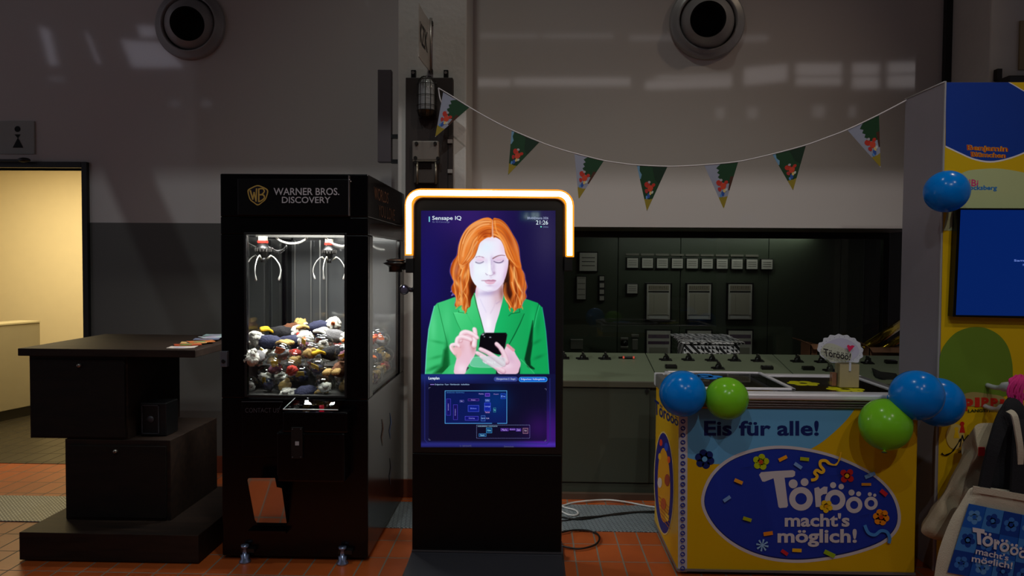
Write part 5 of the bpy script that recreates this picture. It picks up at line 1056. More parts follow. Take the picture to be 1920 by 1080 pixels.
inn_ = MB().tube([p + Vector((0, 0.01, 0)) for p in archp(775.5, 1059.5, 370, 484, 486, 18, KA)], 0.0035, 8); inn_.build('arch_inner_rim', mat('rim_satin', (150, 120, 90), 0.3, metal=0.5), kk)
# arch mounts
for x, y in ((770, 495), (1065, 492)):
    p = at(x, y, KY + 0.02); MB().box(p.x - 0.02, p.x + 0.02, KY - 0.02, KY + 0.06, p.z - 0.045, p.z + 0.03).build('arch_mount', mb_, kk, bevel=0.004)
# tray-shaped sensor arm at the left and round camera eye
kd = MB(); br = mat('sensor_brown_black', (26, 20, 19), 0.3)
p = at(742, 492, KY + 0.02); w_ = lambda n: n / F * KY
kd.lathe([(0.001, w_(7)), (w_(10), w_(7)), (w_(18), w_(4)), (w_(19), w_(3)), (w_(15), w_(1)), (w_(23), w_(-1)), (w_(23), w_(-2.5)), (w_(16), w_(-6)), (w_(13), w_(-9)), (w_(13), w_(-18)), (0.001, w_(-18))], p, (0, 0, 1), 32)
kd.box(p.x, kx0 + 0.005, KY + 0.0, KY + 0.04, p.z - w_(14), p.z - w_(1)); kd.build('sensor_tray', br, kk)
MB().lathe([(0.001, w_(7.5)), (w_(17.5), w_(4.8)), (w_(18), w_(4)), (w_(17), w_(3.6))], p, (0, 0, 1), 32).build('tray_rim', mat('rim_copper', (150, 120, 105), 0.25, metal=0.7), kk)
MB().tube([at(752, 489, KY), at(760, 478, KY)], 0.0012, 5).build('antenna_wire', mat('rim_satin', (150, 120, 90), 0.3, metal=0.5), kk)
c = at(758, 543, KY - 0.02); ey = MB()
ey.lathe([(0.001, 0.02), (w_(7), 0.021), (w_(7.6), 0.028), (w_(9), 0.026), (w_(9.6), 0.0), (w_(9), -0.03), (w_(5), -0.045), (0.001, -0.047)], c, (0.12, -1, 0), 32); ey.tube([c + Vector((0.02, 0.02, 0)), at(772, 544, KY + 0.02), at(776, 542, KY + 0.03)], 0.012, 8)
ey.build('camera_eye', mat('eye_shell', (40, 38, 46), 0.25), kk)
MB().lathe([(0.001, 0.0225), (w_(6.6), 0.0215)], c, (0.12, -1, 0), 28).build('lens_disc', mat('eye_lens', (92, 86, 100), 0.12), kk)
MB().ball(at(757, 537.5, KY - 0.046), 0.003, 8, 6).build('status_light', glow((190, 190, 255), 4.0), kk)
# ================================================================= green control console
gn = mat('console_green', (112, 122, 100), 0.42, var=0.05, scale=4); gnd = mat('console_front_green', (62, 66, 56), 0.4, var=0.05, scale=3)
DX0, DX1 = colx1 + 0.01, 2.8
zf = at(1100, 713, YC + 0.02).z; zbk = at(1100, 661, 5.5).z
cn = thing('control_console', 'long sage green sloping control desk behind the freezer', 'console', ((DX0 + DX1) / 2, 5.2, 0))
def P3(x, y): return Vector((x, y, zf + (zbk - zf) * (y - (YC + 0.02)) / (5.5 - YC - 0.02)))
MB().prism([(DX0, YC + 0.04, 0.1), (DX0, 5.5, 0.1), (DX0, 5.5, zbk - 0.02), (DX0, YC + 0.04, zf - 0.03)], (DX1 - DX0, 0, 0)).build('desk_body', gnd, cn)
seams = [at(1210, 661, 5.5).x, at(1449, 668, 5.5).x]; xs_ = [DX0] + seams + [DX1]
for i in range(3):
    a, b = xs_[i] + 0.003, xs_[i + 1] - 0.003
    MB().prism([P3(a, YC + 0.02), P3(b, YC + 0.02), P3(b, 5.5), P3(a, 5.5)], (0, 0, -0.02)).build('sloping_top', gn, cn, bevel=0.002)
MB().box(DX0, DX1, YC + 0.015, YC + 0.04, zf - 0.045, zf - 0.004).build('front_lip', mat('lip_olive', (78, 74, 60), 0.5), cn, bevel=0.004)
zd1 = at(1100, 904, YC + 0.035).z
for i in range(3):
    a, b = xs_[i] + 0.006, xs_[i + 1] - 0.006
    if i == 0: b = at(1218, 800, YC + 0.03).x
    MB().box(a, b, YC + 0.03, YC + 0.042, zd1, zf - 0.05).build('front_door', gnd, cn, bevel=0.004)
kx = at(1213, 733, YC + 0.02); MB().cyl((kx.x, YC + 0.03, kx.z), (kx.x, YC + 0.01, kx.z), 0.012, n=16).build('door_knob', blk, cn)
MB().box(DX0, DX1, YC, YC + 0.05, 0.0, at(1100, 926, YC).z).build('plinth', mat('plinth_brown', (84, 66, 54), 0.5), cn)
MB().box(DX0, DX1, YC + 0.04, YC + 0.06, at(1100, 926, YC).z, zd1).build('kick_panel', gnd, cn)
struct(MB().box(DX0, 2.6, 5.5, 6.08, 0.0, 0.72).build('trim_window_sill', mat('sill_grey', (110, 108, 98), 0.5)))
# rotary switches and plates on the desk: one of each, copied
bkm = mat('switch_black', (16, 15, 15), 0.3)
slope = math.atan2(zbk - zf, 5.5 - YC - 0.02)
def make_switch():
    t = thing('rotary_switch', 'x', 'switch', (0, 0, 0), 'rotary switches on the green desk')
    m = MB().box(-0.04, 0.04, -0.025, 0.025, 0, 0.006); m.box(-0.052, -0.02, -0.006, 0.004, 0.002, 0.012); m.build('base_plate', bkm, t, bevel=0.002)
    m = MB().lathe([(0.001, 0.03), (0.018, 0.029), (0.022, 0.02), (0.024, 0.005)], (0, 0, 0), (0, 0, 1), 20); m.build('collar', bkm, t)
    m = MB().box(-0.008, 0.008, -0.03, 0.03, 0.026, 0.046); m.build('handle', bkm, t, bevel=0.004)
    MB().cyl((0, 0.0, 0.044), (0, 0, 0.052), 0.006, n=10).build('pointer_cap', mat('switch_pointer', (70, 66, 60), 0.4), t)
    return t
def make_plate():
    t = thing('instrument_plate', 'x', 'instrument', (0, 0, 0), 'flat black instruments on the green desk')
    MB().box(-0.04, 0.04, -0.02, 0.02, 0, 0.022).build('housing', bkm, t, bevel=0.004)
    MB().box(-0.03, 0.03, -0.012, 0.012, 0.0215, 0.0235).build('window', mat('plate_window', (40, 38, 36), 0.15), t); return t
def deskpt(px, py):
    # intersect pixel ray with the sloping desk top
    n = Vector((0, -math.sin(slope), math.cos(slope))); p0 = P3(0, 5.0); d = ray(px, py); return O + d * ((p0 - O).dot(n) / d.dot(n))
sw = make_switch(); first = True
SWL = [(1057, 671), (1093, 672), (1135, 672), (1249, 674), (1291, 674), (1335, 675), (1378, 675), (1421, 676), (1495, 677), (1540, 678), (1627, 680)]
for i, (x, y) in enumerate(SWL):
    p = deskpt(x, y + 1); lab = 'black rotary switch on the green desk, %s from the left in its back row' % ORD[i]
    if first: sw.location = p; sw.rotation_euler = (slope, 0, 0); sw['label'] = lab; first = False
    else: copy_tree(sw, p, (slope, 0, 0), lab)
for (x, y, lab) in ((1347, 691, 'black rotary switch standing alone in the front row of the green desk'), (1556, 695, 'black rotary switch half hidden behind the beige card holder box')): copy_tree(sw, deskpt(x, y), (slope, 0, 0), lab)
plt_ = make_plate()
for i, (x, y, lab) in enumerate([(1258, 690, 'flat black instrument on the green desk just above the left blue balloon'), (1438, 692, 'flat black instrument on green desk left of the centre seam'), (1515, 693, 'flat black instrument on green desk right of the centre seam'), (1670, 681, 'flat dark instrument at the far right end of the green desk')]):
    if i == 0: plt_.location = deskpt(x, y); plt_.rotation_euler = (slope, 0, 0); plt_['label'] = lab
    else: copy_tree(plt_, deskpt(x, y), (slope, 0, 0), lab)
p = deskpt(1178, 672); li = thing('lit_key_switch', 'black switch with glowing red edges on the left part of the green desk', 'switch', p)
MB().box(p.x - 0.045, p.x + 0.045, p.y - 0.02, p.y + 0.02, p.z, p.z + 0.014).build('housing', bkm, li, bevel=0.003)
for d in (-0.036, 0.036): MB().box(p.x + d - 0.006, p.x + d + 0.006, p.y - 0.022, p.y - 0.012, p.z + 0.002, p.z + 0.017).build('red_light', glow((225, 90, 70), 0.6), li)
MB().box(p.x - 0.07, p.x - 0.045, p.y - 0.01, p.y + 0.004, p.z, p.z + 0.012).build('lever', bkm, li)
p = deskpt(1122, 683); q = deskpt(1145, 690)
# dark funnel-shaped cloth in the corner of the desk
fb = [deskpt(1652, 700), deskpt(1670, 690), deskpt(1692, 708), deskpt(1640, 712)]
tag(MB().pillow([Vector((deskpt(1640, 708).x, 5.0, zf + 0.03)), Vector((deskpt(1634, 700).x, 5.05, zf + 0.05)), Vector(at(1636, 690, 5.1)), Vector(at(1652, 697, 5.1)), Vector((at(1680, 700, 5.05))), Vector(at(1682, 716, 5.0)), Vector(at(1655, 716, 5.0))], (0, -1, 0), 0.05, 6, nz=0.01).build('dark_cloth', fabric('cloth_dark', (22, 24, 22))), 'dark folded cloth lying at the right end of the green desk', 'cloth')

# ================================================================= control room board seen through the glass
YB = 6.85
bd = mat('board_green', (66, 74, 60), 0.45, var=0.05, scale=3)
ws = thing('switchboard', 'dark green upright switchboard panels behind the partition glass', 'switchboard', (1.2, YB + 0.1, 0))
bx = [colx1 - 0.4] + [at(x, 560, YB).x for x in (1158, 1275, 1440, 1575)] + [3.0]
for i in range(len(bx) - 1): MB().box(bx[i] + 0.003, bx[i + 1] - 0.003, YB, YB + 0.12, 0.0, 2.2).build('panel', bd, ws, bevel=0.003)
gfr = mat('gauge_frame', (14, 14, 14), 0.35); gfa = mat('gauge_face', (196, 192, 184), 0.35, var=0.1, scale=20); gfb = mat('gauge_dark', (60, 58, 54), 0.4)
def gauge(name, x0, y0, x1, y1, label, group, cat='gauge', style=0):
    a, b = at(x0, y0, YB - 0.03), at(x1, y1, YB - 0.03); f = max(0.008, (b.x - a.x) * 0.07)
    g = thing(name, label, cat, ((a.x + b.x) / 2, YB, b.z), group)
    MB().box(a.x - f, b.x + f, YB - 0.03, YB, b.z - f, a.z + f).build('frame', gfr, g, bevel=0.003)
    MB().box(a.x, b.x, YB - 0.034, YB - 0.029, b.z, a.z).build('face', gfa, g)
    ga = Art(lambda u, v: Vector((a.x + (b.x - a.x) * u, YB - 0.034, a.z + (b.z - a.z) * v)), (0, -1, 0)); D = (40, 38, 36)
    if style == 0:
        for k in range(3): ga.rect(0.12, 0.25 + 0.22 * k, 0.88, 0.29 + 0.22 * k, D)
    elif style == 1:
        ga.rect(0.06, 0.03, 0.94, 0.17, (150, 140, 125)); 
        for k in range(9): ga.rect(0.1 + 0.09 * k, 0.05, 0.12 + 0.09 * k, 0.13, D, L=ga.L)
        ga.rect(0.06, 0.19, 0.94, 0.23, D); ga.rect(0.04, 0.88, 0.96, 0.9, (110, 106, 100)); ga.rect(0.1, 0.9, 0.9, 0.98, (214, 214, 212)); ga.rect(0.1, 0.26, 0.9, 0.86, (178, 172, 158)); ga.rect(0.3, 0.3, 0.31, 0.8, (120, 116, 106))
    elif style == 2:
        for k in range(4): ga.rect(0.08, 0.04 + 0.25 * k, 0.92, 0.06 + 0.25 * k, D)
    elif style == 3: ga.rect(0.05, 0.1, 0.95, 0.2, (110, 92, 110)); ga.rect(0.05, 0.28, 0.95, 0.36, (90, 70, 90)); ga.rect(0.1, 0.45, 0.9, 0.95, (150, 148, 135))
    ga.build('scale', g); return g
for i in range(10):
    x = 1176 + 28 * i; yoff = i * 0.3
    gauge('small_meter', x, 484 + yoff, x + 20, 502 + yoff, 'small square meter in the upper row on the switchboard, %s from left' % ORD[i], 'small meters in the upper row')
    a, b = at(x - 2, 475 + yoff, YB - 0.01), at(x + 22, 479 + yoff, YB - 0.01)
    if i < 9: tag(MB().box(a.x, b.x, YB - 0.012, YB, b.z, a.z).build('name_strip', mat('name_strip', (120, 116, 106), 0.5)), 'pale name strip above the %s small meter on the switchboard' % ORD[i], 'name plate', 'name strips above the small meters')
gauge('wide_meter', 1087, 474, 1119, 508, 'large pale square meter at the upper left of the switchboard', 'big single meters', style=0)
gauge('tall_meter', 1082, 519, 1098, 561, 'narrow upright meter at the left edge of the switchboard', 'big single meters', style=2)
for i, (y0, lab) in enumerate(((518, 'topmost'), (531, 'second'), (543, 'third'), (555, 'lowest'))):
    gauge('indicator', 1124.5, y0, 1132.5, y0 + 8, 'tiny square indicator in the column of four, %s one' % lab, 'column of four indicators', 'indicator', 2)
gauge('small_meter', 1176, 533, 1195, 550, 'single small square meter left of the tall recorders', 'big single meters')
for i, x in enumerate((1213, 1289, 1366)):
    pos = ('left', 'middle', 'right')[i]
    gauge('chart_recorder', x, 533, x + 43, 599, 'tall framed chart recorder in the upper row, %s of three' % pos, 'chart recorders', 'recorder', 1)
    gauge('chart_recorder', x, 620, x + 43, 690, 'tall framed chart recorder in the lower row, %s of three' % pos, 'chart recorders', 'recorder', 3)
for (x0, y0, x1, y1, lab) in ((1070, 636, 1093, 655, 'pale switch box low at the left of the switchboard'), (1164, 633, 1178, 638, 'pale label plate low on the switchboard above a round switch'), (1164, 649, 1178, 654, 'pale label plate low on the switchboard below a round switch'), (1184, 627, 1198, 633, 'upper pale plate right of the round switch low on the board'), (1186, 636, 1196, 656, 'grey upright plate right of the round switch low on the board')):
    a, b = at(x0, y0, YB - 0.03), at(x1, y1, YB - 0.03); m = MB().box(a.x, b.x, YB - 0.02, YB, b.z, a.z); m.box(a.x, b.x, YB - 0.024, YB - 0.02, a.z - 0.012, a.z, 1)
    tag(m.build('label_plate', [mat('plate_dim', (110, 108, 100), 0.5), mat('plate_pale', (150, 148, 140), 0.5)], bevel=0.002), lab, 'plate')
p = at(1171, 644, YB - 0.02); tag(MB().lathe([(0.001, 0.03), (0.02, 0.028), (0.035, 0.01), (0.035, 0)], (p.x, YB, p.z), (0, -1, 0), 20).build('round_switch', bkm), 'round black switch between two pale label plates low on board', 'switch')

# patterned storage basket, cartons and gold tube on the window sill
def pattern_mat():
    m = bpy.data.materials.new('triangle_pattern_cloth'); m.use_nodes = True; nt = m.node_tree; b = nt.nodes['Principled BSDF']; b.inputs['Roughness'].default_value = 0.8
    tc = nt.nodes.new('ShaderNodeTexCoord'); sp_ = nt.nodes.new('ShaderNodeSeparateXYZ'); nt.links.new(tc.outputs['Object'], sp_.inputs[0])
    def mth(op, a, b_=None):
        n = nt.nodes.new('ShaderNodeMath'); n.operation = op
        for i, v in enumerate((a, b_)):
            if v is None: continue
            if isinstance(v, (int, float)): n.inputs[i].default_value = v
            else: nt.links.new(v, n.inputs[i])
        return n.outputs[0]
    k = 36.0; vv = mth('ADD', sp_.outputs['Z'], mth('MULTIPLY', sp_.outputs['Y'], 0.8)); fx_ = mth('FRACT', mth('MULTIPLY', sp_.outputs['X'], k)); fz = mth('FRACT', mth('MULTIPLY', vv, k))
    t = mth('GREATER_THAN', mth('ADD', fx_, fz), 1.0); cx = mth('FLOOR', mth('MULTIPLY', sp_.outputs['X'], k)); cz = mth('FLOOR', mth('MULTIPLY', vv, k)); cb = nt.nodes.new('ShaderNodeCombineXYZ'); nt.links.new(cx, cb.inputs[0]); nt.links.new(cz, cb.inputs[1]); wn = nt.nodes.new('ShaderNodeTexWhiteNoise'); nt.links.new(cb.outputs[0], wn.inputs['Vector'])
    t2 = mth('ABSOLUTE', mth('SUBTRACT', t, mth('GREATER_THAN', wn.outputs[0], 0.5))); mx = nt.nodes.new('ShaderNodeMix'); mx.data_type = 'RGBA'; nt.links.new(t2, mx.inputs['Factor']); mx.inputs['A'].default_value = rgb(20, 20, 22); mx.inputs['B'].default_value = rgb(215, 215, 215); nt.links.new(mx.outputs['Result'], b.inputs['Base Color']); return m
pmx = pattern_mat()
b0, b1 = at(1280, 645, 5.75), at(1384, 645, 5.75); zt0 = at(1330, 643, 5.75).z
bs = thing('storage_box', 'black and white triangle patterned fabric box with lid behind the green desk', 'storage box', ((b0.x + b1.x) / 2, 5.82, 0.72))
MB().box(b0.x, b1.x, 5.7, 5.95, 0.72, zt0).build('box', pmx, bs, bevel=0.004)
tl = at(1272, 629, 5.95); tr_ = at(1352, 629, 5.95)
MB().prism([(b0.x - 0.03, 5.68, zt0), (b1.x + 0.03, 5.68, zt0), (b1.x - 0.03, 5.99, zt0 + 0.035), (b0.x - 0.05, 5.99, zt0 + 0.035)], (0, 0, 0.012)).build('lid', pmx, bs)
crd = mat('cardboard', (140, 96, 66), 0.7)
def carton(x0, x1, yt, Y, lab, flap=0):
    a, b = at(x0, yt, Y), at(x1, yt, Y); t = thing('cardboard_box', lab, 'box', ((a.x + b.x) / 2, Y + 0.1, 0.72)); m = MB(); w_ = 0.006; y1 = Y + 0.2
    m.box(a.x, b.x, Y, Y + w_, 0.72, a.z); m.box(a.x, b.x, y1, y1 + w_, 0.72, a.z); m.box(a.x, a.x + w_, Y, y1, 0.72, a.z); m.box(b.x - w_, b.x, Y, y1, 0.72, a.z); m.box(a.x, b.x, Y, y1, 0.72, 0.73); m.build('box', crd, t)
    MB().prism([(a.x, Y, a.z), (a.x, y1, a.z), (a.x - 0.07, y1, a.z + 0.02 + flap), (a.x - 0.07, Y, a.z + 0.02 + flap)], (0, 0, 0.004)).build('flap', crd, t)
    MB().prism([(a.x, Y, a.z), (b.x, Y, a.z), (b.x, Y - 0.06, a.z - 0.03), (a.x, Y - 0.06, a.z - 0.03)], (0, 0, 0.004)).build('flap', crd, t); return t
carton(1520, 1534, 646, 5.7, 'brown open carton left of the scalloped oval sign, behind the desk', 0.01)
carton(1630, 1700, 652, 5.7, 'brown open carton at the right, behind the desk near the pillar', 0.02)
gt = MB(); ga_, gb_ = at(1618, 655, 5.8), at(1700, 600, 6.0); gt.tube([ga_, gb_], 0.035, 16)
tag(gt.build('gift_wrap_roll', mat('gold_foil', (190, 160, 50), 0.15, metal=0.9, bump=0.3, bscale=40)), 'gold foil roll leaning to the right out of the carton', 'roll')
gt = MB().tube([ga_ + Vector((0.09, -0.04, -0.02)), gb_ + Vector((0.09, -0.04, -0.05))], 0.025, 14)
tag(gt.build('gift_wrap_roll', mat('gold_foil', (190, 160, 50), 0.15, metal=0.9)), 'thinner gold foil roll leaning below the first one', 'roll')

# ================================================================= ice cream freezer
FY = 3.70; fx0 = at(1287, 900, FY).x; fxl = at(1272, 900, FY).x; fx1 = at(1719, 900, FY).x; FYB = 4.40
ft = at(1480, 764, FY).z; fb_ = at(1500, 1074, FY).z
fz_ = thing('ice_cream_freezer', 'yellow and blue printed chest freezer with sliding glass lids', 'freezer', ((fxl + fx1) / 2, 4.05, 0))
yel = mat('freezer_yellow', (214, 168, 8), 0.35, var=0.03)
MB().box(fxl, fx1, FY, FYB, 0.03, ft).build('body', yel, fz_, bevel=0.006)
MB().box(fxl + 0.03, fx1 - 0.03, FY + 0.03, FYB - 0.03, 0.0, 0.03).build('base', blk, fz_)
MB().box(fxl - 0.004, fx1 + 0.004, FY - 0.006, FYB, 0.022, 0.034).build('bottom_trim', mat('trim_grey', (110, 104, 104), 0.4), fz_)
# front print
fa = Art(lambda x, y: at(x, y, FY), (0, -1, 0))
YE, LB, BL, WH, DB = (212, 168, 8), (100, 166, 214), (28, 52, 160), (204, 196, 202), (16, 34, 100)
fa.poly([(1287, 766), (1718, 766), (1714, 1072), (1285, 1070)], YE)
fa.poly([(1289, 766)] + [(1603, 766)] + S2([(1603, 766), (1588, 786), (1566, 808), (1542, 828), (1521, 841)], 4, False)[1:] + S2([(1521, 841), (1470, 845), (1400, 862), (1348, 870), (1318, 866), (1289, 858)], 4, False)[1:], LB)
def Z3(p): return [(1210 + u / 3.692, 820 + v / 3.692) for u, v in p]
ov_ = S2(Z3([(385, 440), (435, 280), (550, 160), (710, 88), (900, 57), (1100, 72), (1300, 120), (1480, 195), (1620, 280), (1725, 400), (1768, 540), (1742, 650), (1640, 740), (1450, 810), (1250, 850), (1050, 868), (850, 848), (680, 790), (540, 700), (435, 580)]), 5)
oc = (1210 + 1060 / 3.692, 820 + 460 / 3.692)
fa.poly(ov_, WH); fa.poly([(oc[0] + (x - oc[0]) * .968, oc[1] + (y - oc[1]) * .947) for x, y in ov_], DB); fa.poly([(oc[0] + (x - oc[0]) * .962, oc[1] + (y - oc[1]) * .93 - 0.6) for x, y in ov_], BL)
fa.text('Eis für alle!', (1320, 788.5, 1535, 817), DB, 0.028)
fa.flower(*Z3([(410, 150)])[0], 18, DB, LB, 6, 0.3)
U_ = 1 / 3.692
def z3(u, v): return 1210 + u * U_, 820 + v * U_
# big word, letter by letter
fa.poly(S2(Z3([(786, 258), (800, 240), (900, 232), (1020, 226), (1036, 236), (1034, 264), (1018, 274), (962, 278)]), 1) + Z3([(965, 300), (986, 470), (978, 484), (930, 488), (920, 480), (890, 300), (886, 282), (824, 306), (808, 304)]), WH)
for (u, v, r, ri) in ((1076, 424, 82, 40), (1312, 432, 71, 34), (1443, 466, 57, 28), (1560, 455, 46, 23)): fa.ring(*z3(u, v), r * U_, ri * U_, WH, 1.0)
for (u, v, r) in ((1021, 320, 31), (1100, 308, 27), (1297, 329, 21), (1353, 339, 19), (1424, 380, 21), (1473, 389, 17), (1550, 391, 14), (1584, 398, 11)): fa.disc(*z3(u, v), r * U_, WH)
fa.poly(Z3([(1166, 350), (1196, 340), (1206, 356), (1232, 338), (1258, 340), (1254, 388), (1226, 392), (1212, 404), (1214, 478), (1176, 480)]), WH)
fa.text("macht's", (1210 + 962 * U_, 820 + 522 * U_, 1210 + 1410 * U_, 820 + 616 * U_), WH, 0.03); fa.text('möglich!', (1210 + 912 * U_, 820 + 630 * U_, 1210 + 1460 * U_, 820 + 755 * U_), WH, 0.03)
fa.flower(*z3(797, 168), 15, (178, 190, 20), (190, 70, 30), 5, -1.4); fa.flower(*z3(1392, 263), 14, (200, 40, 40), (240, 180, 20), 4, 0.7); fa.flower(*z3(1248, 474), 12, (236, 190, 30), (220, 150, 20), 5, 0.4); fa.flower(*z3(1627, 549), 15, (240, 140, 20), (200, 70, 20), 6, 0.2)
x_, y_ = z3(806, 742)
for k in range(8): a = k * math.pi / 4 + 0.2; fa.line([(x_, y_), (x_ + 11.5 * math.cos(a), y_ + 11.5 * math.sin(a))], [1.2, 3.6], (150, 196, 240))
for u, v, w_, h_, a, c in ((947, 142, 62, 24, -0.45, (244, 160, 20)), (1097, 146, 62, 24, 0.1, (170, 176, 20)), (1052, 192, 60, 24, 0.6, (120, 160, 220)), (845, 660, 64, 26, -0.15, (240, 140, 30)), (1548, 258, 76, 26, -0.4, (110, 150, 200)), (1522, 320, 66, 18, 0.0, (220, 140, 40)), (1642, 378, 54, 28, 0.7, (200, 40, 50)), (958, 790, 52, 24, 0.6, (200, 40, 50)), (1043, 775, 64, 24, 0.05, (240, 180, 20)), (1268, 799, 80, 30, 0.45, (150, 180, 30)), (640, 300, 60, 24, 0.4, (240, 160, 40)), (560, 420, 56, 24, -0.6, (120, 160, 220)), (700, 560, 60, 24, 0.3, (170, 176, 20))): fa.confetti(*z3(u, v), w_ * U_, h_ * U_, a, c)
fa.line(S2(Z3([(1140, 290), (1170, 284), (1182, 262), (1164, 240), (1180, 222), (1212, 238), (1228, 222), (1204, 190), (1206, 160), (1240, 156), (1270, 178), (1310, 184), (1334, 150), (1346, 98)]), 4, False), [5.5] * 40 + [4, 3.4, 2.8, 2.4] * 4, (248, 190, 40))
fa.line(S2(Z3([(1510, 600), (1534, 652), (1580, 668), (1620, 640), (1662, 648), (1682, 690), (1676, 726)]), 4, False), 6, (70, 140, 220))
for u, v in ((690, 205), (1310, 258), (1500, 535)): fa.line([z3(u - 40, v + 6), z3(u + 40, v - 8)], [0.2, 0.8], DB)
fa.line([(1320, 1066), (1640, 1069)], 0.6, (170, 160, 80))
fa.build('front_print', fz_)
# corner ribbon with a row of small blue marks
rr_ = Art(lambda x, y: at(x, y, FY), (0, -1, 0), base=0.0012)
rr_.poly([(1272.5, 768), (1289, 768), (1288, 1072), (1271, 1072)], (190, 186, 196))
for k in range(22):
    y = 790 + k * 13.0; x = 1280.5 - k * 0.09
    rr_.ring(x, y, 4.6, 2.6, (34, 48, 140), 0.95, 14); rr_.disc(x + 1.4, y - 2.6, 1.7, (34, 48, 140), n=10); rr_.disc(x - 1.4, y + 2.6, 1.7, (34, 48, 140), n=10)
rr_.build('corner_ribbon', fz_)
# left side print
fs_ = Art(lambda x, y: atX(x, y, fxl), (-1, 0, 0))
fs_.text('Törööö', ((1227.5, 748), (1272, 782), (1272, 800), (1227.5, 776)), DB, 0.02)
el = [(1245.5 + 19 * math.cos(t), 906 + 97 * math.sin(t) + 8 * math.cos(t)) for t in [2 * math.pi * k / 40 for k in range(40)]]
fs_.poly(el, (214, 190, 120)); fs_.poly([(1245.5 + (x - 1245.5) * 0.93, 906 + (y - 906) * 0.97) for x, y in el], (40, 34, 120)); fs_.poly([(1245.5 + (x - 1245.5) * 0.62, 920 + (y - 920) * 0.72) for x, y in el], (214, 150, 30))
for u, v, r, c in ((1240, 830, 4, (220, 60, 40)), (1250, 838, 5, (40, 70, 190)), (1238, 856, 4, (230, 180, 40)), (1255, 862, 4, (220, 90, 40)), (1238, 905, 6, (220, 200, 190)), (1252, 900, 7, (160, 70, 50)), (1245, 945, 7, (190, 80, 40)), (1252, 970, 5, (230, 190, 60))): fs_.disc(u, v, r * 0.7, c, ry=r * 1.6)
for k in range(6): fs_.line([(1236 + k, 930 + 8 * k), (1256 + k * 0.5, 952 + 8 * k)], 1.2, (170, 90, 20))
fs_.build('side_print', fz_)
# top rim and rails
alu = mat('aluminium', (236, 234, 242), 0.3, metal=0.3); alud = mat('aluminium_dark', (120, 112, 112), 0.35, metal=0.8)
zr = at(1500, 741, FY - 0.02).z; zt2 = zr + 0.0
rl = MB().box(fxl - 0.012, fx1 + 0.012, FY - 0.02, FY + 0.06, at(1500, 751, FY - 0.02).z, zr + 0.006); rl.build('front_rail', alu, fz_, bevel=0.01)
for k, (ya, yb) in enumerate(((752, 756), (757.5, 760), (761.5, 765))): MB().box(fxl - 0.008, fx1 + 0.008, FY - 0.012, FY + 0.02, at(1500, yb, FY).z, at(1500, ya, FY).z).build('rail_groove', alud, fz_, bevel=0.002)
MB().box(fxl - 0.012, fx1 + 0.012, FYB - 0.05, FYB + 0.01, ft - 0.01, zr).build('back_rail', alu, fz_, bevel=0.006)
for xa in (fxl - 0.012, fx1 - 0.03): MB().box(xa, xa + 0.045, FY + 0.05, FYB - 0.04, ft - 0.01, zr).build('side_rail', mat('rail_grey', (120, 118, 118), 0.4, metal=0.4), fz_, bevel=0.008)
# inner tub, seen through the lids
tb = MB().box(fxl + 0.04, fx1 - 0.04, FY + 0.06, FYB - 0.05, ft - 0.04, ft - 0.035); tb.build('tub', mat('tub_dark', (40, 38, 40), 0.5), fz_)
lg_ = glass('lid_glass', (0.5, 0.5, 0.52), 0.02, 1.5)
def lidf(x0, x1, z, nm):
    t = MB(); t.box(x0, x1, FY + 0.065, FY + 0.085, z - 0.004, z + 0.008); t.box(x0, x1, FYB - 0.08, FYB - 0.06, z - 0.004, z + 0.008); t.box(x0, x0 + 0.022, FY + 0.065, FYB - 0.06, z - 0.004, z + 0.008); t.box(x1 - 0.022, x1, FY + 0.065, FYB - 0.06, z - 0.004, z + 0.008)
    f_ = t.build(nm, alu, fz_, bevel=0.003)
    g_ = MB().box(x0 + 0.02, x1 - 0.02, FY + 0.08, FYB - 0.07, z - 0.001, z + 0.003); go = g_.build(nm + '_glass', lg_, fz_); return z + 0.003
xm = atZ(1440, 722, zr).x
zl1 = lidf(fxl + 0.035, xm + 0.07, zr + 0.012, 'sliding_lid'); zl2 = lidf(xm - 0.03, fx1 - 0.035, zr - 0.006, 'sliding_lid')
for (px_, py_, r, c, z, nn) in ((1506, 719, 0.085, (214, 206, 20), zl2, 6), (1585, 730, 0.095, (214, 206, 20), zl2, 6), (1320, 706, 0.10, (40, 130, 220), zl1, 5)):
    c0 = atZ(px_, py_, z); st_ = Art(lambda x, y: Vector((c0.x + x, c0.y + y, z)), (0, 0, 1), base=0.0008)
    st_.L = 1
    for k in range(nn): a = 2 * math.pi * k / nn; st_.disc(r * 0.62 * math.cos(a), r * 0.62 * math.sin(a), r * 0.4, c, n=14, L=1)
    if nn == 5: st_.disc(0, 0, r * 0.5, c, L=1)
    else: st_.ring(0, 0, r * 0.62, r * 0.26, c)
    st_.build('flower_sticker', fz_)
# card holder box and scalloped sign
q = atZ(1592, 727, zl2 + 0.004); wK = 0.5 * 38 / F * q.y; hK = at(1592, 683, q.y).z
ch = thing('card_holder', 'beige upright box holder standing on the freezer lid under oval sign', 'holder', (q.x, q.y, zl2 + 0.002))
bm = MB().box(q.x - wK + 0.005, q.x + wK - 0.002, q.y, q.y + 0.07, zl2 + 0.005, hK); bm.build('box', mat('holder_beige', (176, 160, 120), 0.5), ch, bevel=0.002)
MB().box(q.x - wK - 0.028, q.x - wK + 0.005, q.y + 0.015, q.y + 0.07, zl2 + 0.008, hK - 0.0).build('clear_sleeve', glass('acrylic_clear'), ch)
MB().box(q.x - wK - 0.024, q.x - wK + 0.0, q.y + 0.03, q.y + 0.06, zl2 + 0.008, hK - 0.05).build('card_stack', mat('card_stack', (150, 96, 70), 0.6, var=0.4, scale=60), ch)
MB().box(q.x - 0.004, q.x + 0.006, q.y - 0.006, q.y, hK - 0.035, hK + 0.01).build('clip', alu, ch)
